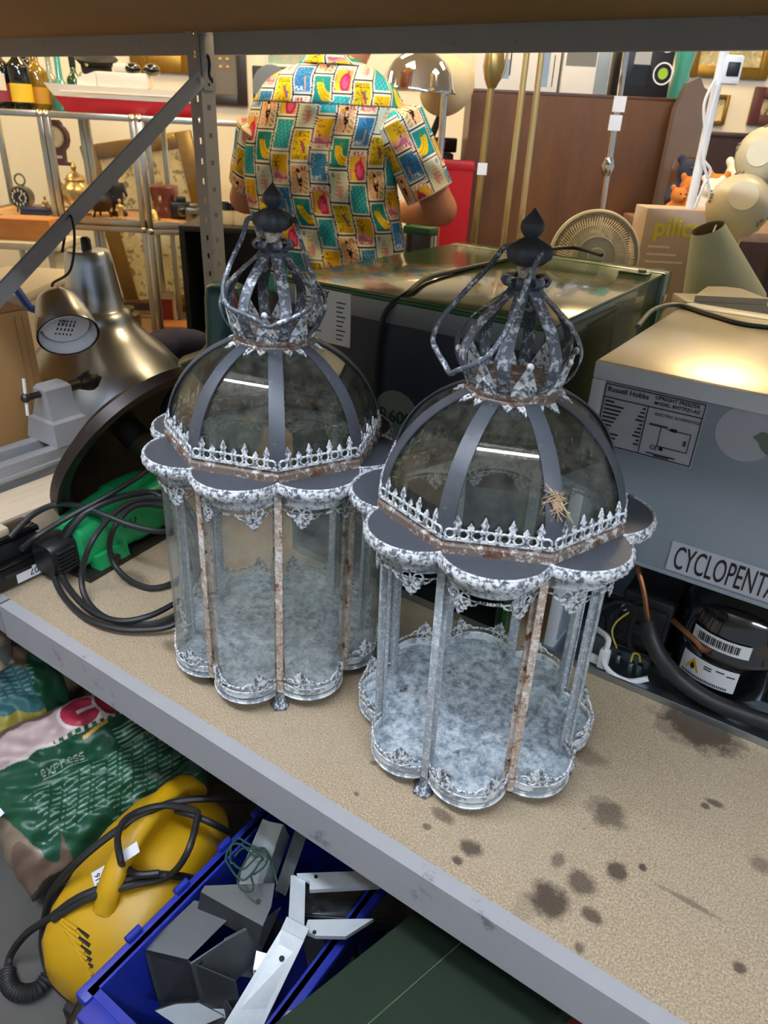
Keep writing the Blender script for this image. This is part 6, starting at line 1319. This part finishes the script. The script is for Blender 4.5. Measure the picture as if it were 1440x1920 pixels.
# green lampshade, teal base
plain('shade_sage', 'A0A894', .8, var=.05, scale=40); plain('shade_lining', '8A7248', .7)
wS = 1.66; A_ = PW(1327, 427, wS); B_ = PW(1365, 512, wS); dv = (B_-A_); Ln = .20
axd = Vector((.44, .10, -.88)).normalized(); sd_ = axd.orthogonal().normalized(); s2 = axd.cross(sd_)
R = RT('sage_lampshade', 'sage green conical lampshade tipped towards the aisle', 'lampshade', (A_.x+.08, wS, TF))
SM = Matrix.Translation(A_-Vector((A_.x+.08, wS, TF))) @ Matrix((sd_, s2, axd)).transposed().to_4x4()
r0 = (PW(1356,430,wS).x-PW(1298,430,wS).x)/2
R.l('shade', MB().lathe([(r0,0),(r0*1.03,.002),(r0*2.75,.185),(r0*2.72,.187),(r0*.98,.003)], 56, cap=False).xf(SM), 'shade_sage'); R.l('lining', MB().lathe([(r0*.965,.004),(r0*2.70,.186),(r0*2.68,.186),(r0*.94,.004)], 56, cap=False).xf(SM), 'shade_lining')
R.l('ring_strut', MB().tube([SM @ Vector((-r0,0,.01)), SM @ Vector((r0*.2,0,.03)), SM @ Vector((r0,0,.01))], .0022, 6), 'white_plastic')
plain('teal_glaze', '12484A', .2, coat=.6)
sb_ = SM @ Vector((0,0,.10)); bz = sb_.z
R.l('lamp_base', MB().lathe([(.001,0),(.06,0),(.075,.03),(.07,.08),(.035,.12),(.015,bz-.02 if bz > .16 else .15),(.001,bz if bz > .16 else .16)], 28).xf(Matrix.Translation((sb_.x+.02, sb_.y+.02, 0))), 'teal_glaze')
# frosted glass bowls
plain('frosted', 'C9BE9C', .35, var=.06, scale=30); plain('frost_ring', 'DCD2B4', .4); plain('flower_etch', '7E7858', .6)
def bowl(label, px, py, w, rr, axd):
    q = PW(px, py, w); R = RT('bowl_lamp', label, 'lamp', (q.x, w, TF), group='frosted glass lampshades'); z = q.z-TF
    axd = Vector(axd).normalized(); e1 = axd.orthogonal().normalized(); e2 = axd.cross(e1); BM = Matrix.Translation((0,0,z)) @ Matrix((e1, e2, axd)).transposed().to_4x4()
    R.l('bowl', MB().lathe([(rr*.42,rr*.80),(rr*.5,rr*.78),(rr*.82,rr*.52),(rr*.98,rr*.12),(rr,-.02),(rr*.93,-rr*.3),(rr*.96,-rr*.42),(rr*.92,-rr*.42),(rr*.88,-rr*.28),(rr*.94,.0),(rr*.78,rr*.48),(rr*.42,rr*.76)], 40, lambda a, r, zz: 1+.02*math.cos(20*a)*(zz < -rr*.2), cap=False).xf(BM), 'frosted', smooth=60)
    R.l('collar', MB().lathe([(rr*.40,rr*.78),(rr*.44,rr*.78),(rr*.44,rr*.84),(.001,rr*.85)], 32).xf(BM), 'frost_ring')
    for k in range(5):
        t = k*1.256+.3; 
        for f in range(5): c = BM @ Vector((rr*.93*math.cos(t+.12*math.cos(f*1.256)), rr*.93*math.sin(t+.12*math.cos(f*1.256)), rr*.28+rr*.13*math.sin(f*1.256))); R.l('etched_petal', MB().ell(c, (rr*.05,)*3, 6, 4), 'flower_etch')
    R.l('support', MB().tube([BM @ Vector((0,0,rr*.8)), BM @ Vector((0,0,-rr*.2)), Vector((0,.06,.03)), Vector((0,.06,0))], .007, 8), 'brass'); R.l('foot', MB().lathe([(.001,0),(.05,0),(.05,.01),(.001,.014)], 24).xf(Matrix.Translation((0,.06,0))), 'brass')
bowl('frosted flowered glass lampshade above the sage shade', 1385, 385, 1.79, .070, (-.25,-.75,.35)); bowl('frosted flowered glass lampshade at the right frame edge', 1432, 292, 1.83, .062, (-.5,-.7,.1))
# storage tray behind the freezer
plain('tray_grey', 'A8A69E', .35, var=.03)
u0, u1, z0, z1 = rect(1262, 540, 1520, 600, 1.56)
R = RT('plastic_bin', 'pale grey plastic bin with a folded lid behind the freezer', 'bin', ((u0+u1)/2, 1.50, TF)); zq = max(PW(1350, 566, 1.50).z-TF, .06); a = (u1-u0)/2
R.l('tub', MB().box(-a+.01, a-.01, .0, .07, 0, zq-.02, .006), 'tray_grey'); R.l('lid_rim', MB().box(-a, a, -.01, .08, zq-.02, zq, .004), 'tray_grey')
R.l('lid_flap', MB().prism([(-.075,0),(.075,0),(.04,.055),(.01,.062),(-.03,.058)], zq+.012, lambda x, y, z: (x-a+.09, y-.005, z+y*.15), zq), 'tray_grey')
# --- navy patterned cushion past the lathe
plain('navy_cloth', '23284A', .9, var=.3, scale=30, c2='A89878', thr=(.66,.7))
q = PW(335, 632, 2.3); R = RT('patterned_bundle', 'navy patterned cloth bundle behind the large pendant shade', 'cloth', (q.x, 2.3, FLOOR_Z)); hq = q.z-FLOOR_Z
R.l('basket', MB().lathe([(.001,0),(.15,0),(.19,hq-.04),(.17,hq-.04),(.13,.02),(.001,.02)], 28), 'raw_brown'); m = MB()
for k in range(8): m.ell((.09*math.cos(k*2.4)*(k/8), .09*math.sin(k*2.4)*(k/8), hq-.03+.01*(k % 3)), (.07,.06,.045), 12, 8)
remeshed('cloth', m, .012, 'navy_cloth', R.t, 3)
# --- clutter left: white storage tub and grey lid behind the pendants
plain('tub_white', 'D6D2C6', .4, var=.04); plain('blue_clip', '1E50B0', .4)
u0, u1, z0, z1 = rect(-40, 470, 100, 640, 2.3)
R = RT('storage_tub', 'translucent white storage tub with a blue clip behind the small pendant', 'tub', ((u0+u1)/2, 2.3, FLOOR_Z)); a = (u1-u0)/2; hq = PW(60, 525, 2.3).z-FLOOR_Z
R.l('body', MB().loft([[(x*s, y*s, z) for x, y in ((-a,-.2),(a,-.2),(a,.2),(-a,.2))] for z, s in ((0,.9),(hq-.03,1.0),(hq-.03,.97),(.02,.88))], cap=False).add([(-a*.9,-.18,.01),(a*.9,-.18,.01),(a*.9,.18,.01),(-a*.9,.18,.01)], [(0,1,2,3)]), 'tub_white', smooth=20)
R.l('lid', MB().box(-a*1.04,a*1.04,-.21,.21,hq-.03,hq,.008), 'tub_white')
cq = PW(58, 575, 2.09); R.l('blue_clip', MB().tube([(cq.x-(u0+u1)/2-.03,-.215,cq.z-FLOOR_Z+.05),(cq.x-(u0+u1)/2,-.22,cq.z-FLOOR_Z),(cq.x-(u0+u1)/2+.05,-.215,cq.z-FLOOR_Z-.02)], .012, 8), 'blue_clip')
R = RT('white_shelf_board', 'pale shelf with an orange wood block below the cabinets', 'shelf', (PW(60,430,2.85).x, 2.85, FLOOR_Z)); hq = PW(60, 447, 2.85).z-FLOOR_Z
R.l('top', MB().box(-.5,.14,-.12,.12,hq-.025,hq,.003), 'tub_white')
for x in (-.48,.09): R.l('support', MB().box(x,x+.025,-.1,.1,0,hq-.025), 'tub_white')
wood('orange_pine', 'B8743A', 'D89A58', (.3,1,1), .5, 8)
q = PW(55, 440, 2.85); wb_ = ob('wood_block', MB().box(-.11,.11,-.06,.06,0,.075,.004), 'orange_pine', None, RW(q.x, 2.85, FLOOR_Z+hq), (0,0,YAW)); tag(wb_, 'orange pine block on the pale shelf below the alarm clock', 'wood block')
# --- small litter on the shelf
plain('straw', 'C9B088', .8, var=.15)
a_, b_ = PZ(378,1262,.003), PZ(402,1208,.03)
stw = thing('straw_stalk', 'dry straw stalk against the rim of the glazed lantern', 'straw', a_)
ob('stalk', MB().tube(cr([(0,0,0), (b_-a_)*.5+Vector((.002,0,-.004)), b_-a_], 5), .0011, 6), 'straw', stw); ob('side_stalk', MB().tube([(b_-a_)*.35, (b_-a_)*.35+Vector((.012,.004,.006))], .0008, 5), 'straw', stw)
plain('husk_tan', 'C2A684', .85, var=.2)
d_ = ray(1046, 938).normalized(); hp = CAM+d_*.716
hk = thing('dried_husk', 'small tan dried husk with hairs stuck on the unglazed lantern dome', 'husk', hp)
ob('seed', MB().ell((0,0,-.004), (.0055,.004,.008), 12, 8), 'husk_tan', hk); rr_ = random.Random(9)
fz_ = MB()
for k in range(26): fz_.tube(cr([(rr_.uniform(-.004,.004), -.001, rr_.uniform(-.004,.006)), (rr_.uniform(-.010,.012), -.004, rr_.uniform(-.010,.012)), (rr_.uniform(-.016,.02), -.003, rr_.uniform(-.022,.016))], 3), .0004, 4)
ob('hairs', fz_, 'husk_tan', hk)['kind'] = 'stuff'
c_ = PZ(793, 440, FZ)-fl; ob('hinge_cover', MB().box(c_.x-.045, c_.x+.03, c_.y-.02, c_.y+.02, FZ, FZ+.018, .003), 'green_trim', fr)
# ------------------------------------------------------------------ the man in the printed shirt
WMAN = 2.12
vmat('shirt_print', .85, .2)
plain('skin', 'C98A6C', .5, var=.06, scale=18, sss=.1); plain('hair', '6A5444', .7, var=.2, scale=80); plain('trouser', '3A3E48', .85, var=.1, scale=40); plain('shoe', '2A2420', .5)
def stamp(s, t, shift=0):
    """printed postage stamps: s, t are metres across and up the cloth; returns linear colours"""
    s, t = np.broadcast_arrays(s, t); cw, chh = .0545, .083
    ci = np.floor(s/cw+100).astype(int); a = s/cw+100-ci
    off = np.where(ci % 2 == 0, 0.0, .47)+(ci % 3)*.08+shift
    tt = t/chh+off+200; ri = np.floor(tt).astype(int); b = tt-ri
    kind = np.where(ci % 2 == 0, (ri+(ci//2)*3) % 4, 4+(ri+(ci//2)*2) % 4)
    C = np.zeros(s.shape+(3,)); C[:] = rgb('E9E4CF')
    A = (a-.5)*2; B = (b-.5)*2
    inn = (np.abs(A) < .80)&(np.abs(B) < .84)
    edge = (np.abs(A) > .93+.025*np.sign(np.sin(b*75)))|(np.abs(B) > .955)
    def put(m, col): C[m] = rgb(col)
    nz = np.sin(a*31+b*17+ci)+np.sin(b*43-a*23+ri*2)
    for k, (bg) in enumerate(('2FA0A8','E6B83A','3E84C0','E8B41E','D3DCC4','1F9088','EFBE92','F0C818')): put(inn&(kind == k), bg)
    K = inn&(kind == 0); put(K&(nz > .9), '56BCC0'); put(K&(nz < -1.3), '1F8894')
    K = inn&(kind == 1); put(K&(A > .15), 'E89A5A'); put(K&(b < .32)&(A < .4), 'E8C83A'); put(K&((A-.2)**2+((B+.30)/1.25)**2 < .26), 'C8285A'); put(K&(((A-.2)**2+((B+.30)/1.25)**2) < .10), 'E05A80'); put(K&(A > .25)&(A < .42)&(B > -.2)&(B < .5), 'C8285A'); put(K&(A < -.75), 'C8285A'); put(K&(B > .58), 'F2E4D0'); put(K&glyphs('HOLA', (A+.65)/1.3, (B-.60)/.24), 'B02850')
    K = inn&(kind == 2); tr = np.abs(A-.25+.35*(B+.2)**2*np.sign(-B)*.4) < .075
    put(K&((np.sin(a*37+ri)*np.sin(b*41+ci)) > .93), 'F0E060'); put(K&tr&(B < .15), 'D9A48A'); fr_ = np.abs(np.sin(np.arctan2(B-.25, A-.2)*3.5)) < .42; put(K&fr_&((A-.2)**2+((B-.25)/1.2)**2 < .30), '1F7A84'); put(K&(A < .0)&(B < -.5)&(nz > -.3), 'E0E8E8'); put(K&(B < -.75), '6FB0D8')
    K = inn&(kind == 3); put(K&(B < -.12-.25*np.sin(A*2.4)*.6), 'E8A088'); put(K&(B < -.38-.14*np.sin(A*4)), 'B46A80'); put(K&(B < -.62), 'F2D0B4'); put(K&glyphs('ALOHA', (A+.72)/1.44, (B+.82)/.20), 'B8483A'); fr_ = np.abs(np.sin(np.arctan2(B-.38, A+.3)*3)) < .4; put(K&fr_&((A+.3)**2+((B-.38)/1.1)**2 < .14), '6A5A1A'); put(K&(np.abs(A+.32+.1*B) < .05)&(B < .38)&(B > -.2), '6A4A1A')
    K = inn&(kind == 4); sh_ = ((A/.46)**2+((B+.28)/.45)**2 < 1)|((np.abs(A) < .34*(1-(B-.1)/.75))&(B > -.1)&(B < .8)); put(K&sh_, 'E2C8A0'); put(K&sh_&(np.abs(np.sin(B*13)) < .3), 'B08A68'); put(K&(((A-.12)/.22)**2+((B+.35)/.34)**2 < 1), 'E0909A'); put(K&((A+.55)**2+(B-.68)**2 < .03), '8C9A94')
    K = inn&(kind == 5); d = np.sqrt((A-.75)**2+((B-.45)/1.0)**2); put(K&(d > .62)&(d < 1.28)&(B < .42)&(A > -.62), 'F2C81E'); put(K&(np.abs(d-.86) < .035)&(B < .42)&(A > -.6), 'B08A14'); put(K&(np.abs(d-1.08) < .03)&(B < .42)&(A > -.6), 'C89A14'); put(K&(np.abs(A-.05) < .10)&(B > .38)&(B < .62), '7A8A1A'); put(K&(B < -.70), '2A7078')
    K = inn&(kind == 6); put(K&(((A+.0)/.26)**2+((B-.0)/.42)**2 < 1), '1A1A1E'); put(K&((A+.12)**2+((B-.42)/1.2)**2 < .05), '1A1A1E'); put(K&((A+.02)**2/.05+((B-.26)/.25)**2 < .55), 'F4E8C8'); put(K&(np.abs(B-.42+.6*(A+.5)**2) < .09)&(A < -.12)&(A > -.72), 'E8A81E'); put(K&(np.abs(A-.22-.3*B) < .06)&(B < -.2), '2A2A2A'); put(K&(nz > 1.2), 'D8906A'); put(K&(A > .35)&(B < .1)&(np.sin(B*20+A*9) > .3), '7A9A6A'); put(K&(A > .2)&(B > .5)&(np.sin(A*25) > 0), '8A5A3A')
    K = inn&(kind == 7); put(K&glyphs('BRESIL', (A+.76)/1.52, (B-.52)/.30), '2A4A2A'); fr_ = np.abs(np.sin(np.arctan2(B+.05, A+.1)*3.5+.4)) < .35; put(K&fr_&((A+.05)**2+(B+.05)**2 < .36)&(B < .45), '4A8A4A'); put(K&(np.abs(A-.15+.6*B) < .11)&(B < .3)&(B > -.45), 'D0402A'); put(K&(np.abs(A-.30+.5*B) < .06)&(B < .2)&(B > -.4), '3A78B0'); put(K&(B < -.55)&(np.abs(np.sin(A*16)) > .35), 'B08A14')
    C[edge] = rgb('25282C'); return C
def shirt_rows():
    rows = [(98,590,655,.05),(112,548,690,.10),(128,512,716,.14),(150,482,738,.175),(180,462,756,.20),(220,448,762,.215),(260,441,752,.225),(310,439,744,.23),(360,443,745,.23),(410,453,752,.23),(460,468,760,.228),(520,486,756,.225),(600,500,752,.22),(700,506,760,.22)]
    out = []
    for y, l, r, d in rows:
        a = PW(l, y, WMAN); b = PW(r, y, WMAN); out.append(((a.x+b.x)/2, (b.x-a.x)/2, (a.z+b.z)/2, d/2))
    return np.array(out)
SR = shirt_rows(); mo = Vector((float(SR[10,0]), WMAN+.11, FLOOR_Z))
man = RT('person', 'man with his back turned in a colourful shirt printed with stamps', 'person', mo)
def interp(tab, n):
    x = np.linspace(0, len(tab)-1, n); i = np.clip(np.floor(x).astype(int), 0, len(tab)-2); f = (x-i)[:, None]
    p0 = tab[np.clip(i-1, 0, len(tab)-1)]; p1 = tab[i]; p2 = tab[i+1]; p3 = tab[np.clip(i+2, 0, len(tab)-1)]
    return .5*(2*p1+(p2-p0)*f+(2*p0-5*p1+4*p2-p3)*f**2+(3*p1-p0-3*p2+p3)*f**3)
NR, NA = 400, 520
T_ = interp(SR, NR); th = np.linspace(0, 2*PI, NA, endpoint=False)+PI/2     # -PI/2 = back (towards the camera)
e = .82; cs, sn = np.cos(th), np.sin(th); px_ = np.sign(cs)*np.abs(cs)**e; py_ = np.sign(sn)*np.abs(sn)**e
lean = np.linspace(.05, 0, NR)**1.0
Xs = T_[None, :, 0]+T_[None, :, 1]*px_[:, None]; Zs = np.repeat(T_[None, :, 2], NA, 0)
Ys = WMAN+.11+lean[None]*1.2+T_[None, :, 3]*py_[:, None]
fold = .0045*np.sin(Xs*38+Zs*30+2*np.sin(Zs*14))+.003*np.sin(Xs*70-Zs*55)+.004*np.sin(Zs*26+Xs*9)
Ys = Ys-fold*(py_[:, None] < 0); Xs = Xs+fold*.4
tops = np.clip((np.arange(NR)-0)/NR, 0, 1)
arc = np.zeros_like(Xs); dx = np.diff(Xs, axis=0); dy = np.diff(Ys, axis=0); arc[1:] = np.cumsum(np.hypot(dx, dy), 0); back = int(NA*.5)
arc = arc-arc[back:back+1]                                                   # 0 along the middle of the back
tlen = np.zeros(NR); tlen[1:] = np.cumsum(np.hypot(np.diff(T_[:, 2]), np.diff(T_[:, 1])*.5)); zz = -tlen
yoke = zz > zz[0]-.145
tv = np.repeat(zz[None], NA, 0)
CC = stamp(arc+.02, tv); CY_ = stamp(arc-.012, tv+.03); CC[:, yoke] = CY_[:, yoke]
seam = np.abs(zz-(zz[0]-.145)) < .0016; CC[:, seam] = rgb('4A4A40')
P = np.stack([Xs-mo.x, Ys-mo.y, Zs-mo.z], -1)
ob('shirt', grid_mesh('shirt', P, CC, True, 'shirt_print'), None, man.t)
def sleeve(p0, p1, w0, w1, r0, r1, sh, flare=1.0):
    A0 = PW(*p0, w0); B0 = PW(*p1, w1); d = (B0-A0); L = d.length; d.normalize(); n1 = Vector((0,-1,0)); n1 = (n1-d*n1.dot(d)).normalized(); n2 = d.cross(n1)
    nu, nv = 220, 160; t = np.linspace(0, 1, nv); a = np.linspace(0, 2*PI, nu, endpoint=False)
    rr = r0+(r1-r0)*t; rr = np.where(t < .12, rr*np.sqrt(np.clip(t/.12, .05, 1)), rr)
    Pm = np.array(A0)[None, None]+np.array(d)[None, None]*(L*t)[None, :, None]+(np.array(n1)[None, None]*np.cos(a)[:, None, None]+np.array(n2)[None, None]*np.sin(a)[:, None, None])*(rr[None, :, None]*(1+.025*np.sin(a*5)[:, None, None]))
    f = .004*np.sin(a[:, None]*3+t[None]*14); Pm = Pm+np.array(n1)[None, None]*f[..., None]
    C = stamp(((a-PI)[:, None]*r1+0*t[None])+sh, -(L*t)[None]+0*a[:, None]+.02); C[:, -3:] = rgb('C9C4B0')
    ob('sleeve', grid_mesh('sleeve', Pm-np.array(mo)[None, None], C, True, 'shirt_print'), None, man.t); return A0, B0, d
sA, sB, sd_r = sleeve((738, 205), (806, 362), WMAN+.10, WMAN+.10, .074, .070, .01)
lA, lB, sd_l = sleeve((492, 225), (468, 348), WMAN+.13, WMAN+.19, .066, .062, .03)
# collar
ck = []
for y, l, r, d in ((118,552,680,.125),(104,560,664,.12),(97,566,660,.115),(103,558,668,.13),(116,548,686,.14)):
    a = PW(l, y, WMAN+.05); b = PW(r, y, WMAN+.05); ck.append((np.array([(a.x+b.x)/2, WMAN+.165, (a.z+b.z)/2]), (b.x-a.x)/2, d/2))
na = 240; aa = np.linspace(0, 2*PI, na, endpoint=False); rows = []
for i in range(4):
    for f in np.linspace(0, 1, 14, endpoint=False):
        c0 = ck[i][0]*(1-f)+ck[i+1][0]*f; h0 = ck[i][1]*(1-f)+ck[i+1][1]*f; d0 = ck[i][2]*(1-f)+ck[i+1][2]*f
        rows.append(np.stack([c0[0]+h0*np.cos(aa), c0[1]+d0*np.sin(aa), np.full(na, c0[2])+.012*np.cos(aa)*0], -1))
Pc = np.stack(rows, 1); Cc = stamp((aa[:, None]-PI*1.5)*.07+.01, np.linspace(.0, .12, Pc.shape[1])[None]+0*aa[:, None])
ob('collar', grid_mesh('collar', Pc-np.array(mo)[None, None], Cc, True, 'shirt_print'), None, man.t)
# continuous body under the clothes
m = MB(); V_ = lambda v: Vector(v)-mo
nk = PW(628, 128, WMAN+.16); hd = PW(668, 20, WMAN+.22); hd = Vector((hd.x, WMAN+.24, hd.z))
capsule(m, V_(nk)+Vector((0,.02,-.03)), V_(Vector((PW(662,95,WMAN+.2).x, WMAN+.19, PW(662,80,WMAN+.2).z))), .056, .058)
hc = V_(hd)+Vector((0,0,.05)); HM = Matrix.Rotation(.25, 3, 'Y')
m.ell(hc, (.078,.098,.115), 20, 14, HM); m.ell(hc+Vector((.0,.035,-.055)), (.058,.065,.06), 16, 10)
m.ell(hc+Vector((.0,.105,-.005)), (.014,.02,.022), 10, 8)
for s in (-1, 1): m.ell(hc+Vector((s*.08,.0,-.01)), (.012,.022,.034), 10, 8)
for i in range(5, len(SR)-1):
    u, hw, z, d = SR[i]; m.ell(V_((u, WMAN+.12, z)), (max(hw*.78-.02,.03), max(d*.62,.03), .06), 16, 10)
el = PW(826, 392, WMAN+.12); capsule(m, V_(sA)+Vector((.015,.02,-.03)), V_(el), .050, .048); fw = V_(PW(760, 398, WMAN+.38)); capsule(m, V_(el), fw, .050, .036)
ll = PW(456, 372, WMAN+.24); capsule(m, V_(lA)+Vector((0,.02,-.03)), V_(ll), .048, .045); fl2 = V_(PW(520, 390, WMAN+.46)); capsule(m, V_(ll), fl2, .045, .034)
for s, wr, dr in ((1, fw, Vector((-.55,.8,.02)).normalized()), (-1, fl2, Vector((.45,.88,.02)).normalized())):
    pc_ = wr+dr*.055; sdv = Vector((dr.y, -dr.x, 0)); capsule(m, wr, pc_, .032, .036)
    for k, (o, ln_) in enumerate(((-.030,.060),(-.010,.072),(.010,.074),(.028,.064))):
        b0 = pc_+sdv*o+dr*.02; b1 = b0+dr*ln_*.55+Vector((0,0,-.008)); b2 = b1+dr*ln_*.4+Vector((0,0,-.026)); capsule(m, b0, b1, .0105, .0095, 8); capsule(m, b1, b2, .0095, .0075, 8)
    capsule(m, wr+dr*.02-sdv*.026*s, wr+dr*.075-sdv*.058*s+Vector((0,0,-.012)), .013, .009, 8)
hip = V_((SR[11,0], WMAN+.12, .22))
for s in (-1, 1):
    h0 = hip+Vector((s*.085,0,0)); kn = hip+Vector((s*.10,.03,-.40)); an = hip+Vector((s*.11,-.01,-.76)); capsule(m, h0, kn, .085, .058); capsule(m, kn, an, .056, .038); capsule(m, an+Vector((0,0,-.03)), an+Vector((0,.15,-.045)), .035, .03)
remeshed('body', m, .011, 'skin', man.t, 5)
# trousers, shoes, hair, face
tr = MB(); 
for s in (-1, 1):
    rings = []
    for z, r, dy in ((.30,.135,0),(.20,.125,0),(.05,.105,.01),(-.18,.085,.03),(-.40,.075,.0),(-.535,.072,-.01)):
        c = Vector((hip.x+s*(.075+.03*(z < .1)), hip.y+dy, z-FLOOR_Z)); rings.append([c+Vector((r*math.cos(t), r*1.05*math.sin(t), 0)) for t in [2*PI*k/24 for k in range(24)]])
    ob('trouser_leg', MB().loft(rings, cap=False), 'trouser', man.t)
    ob('shoe', MB().loft([[Vector((hip.x+s*.105+.045*q*math.cos(t), hip.y+.05+(.135*q)*math.sin(t), z)) for t in [2*PI*k/20 for k in range(20)]] for z, q in ((0,1.0),(.02,1.03),(.05,.9),(.085,.62),(.10,.5))]), 'shoe', man.t)
ob('hair', MB().ell(hc+Vector((0,-.022,.022)), (.084,.092,.105), 24, 14, HM), 'hair', man.t)
for s in (-1, 1): ob('eye', MB().ell(hc+Vector((s*.030,.088,.012)), (.012,.010,.009), 10, 8), 'white_plastic', man.t); ob('iris', MB().ell(hc+Vector((s*.030,.0965,.012)), (.005,.003,.005), 8, 6), 'ink', man.t)
plain('lip', 'A8584C', .5); ob('mouth', MB().ell(hc+Vector((0,.099,-.062)), (.022,.006,.006), 12, 6), 'lip', man.t)
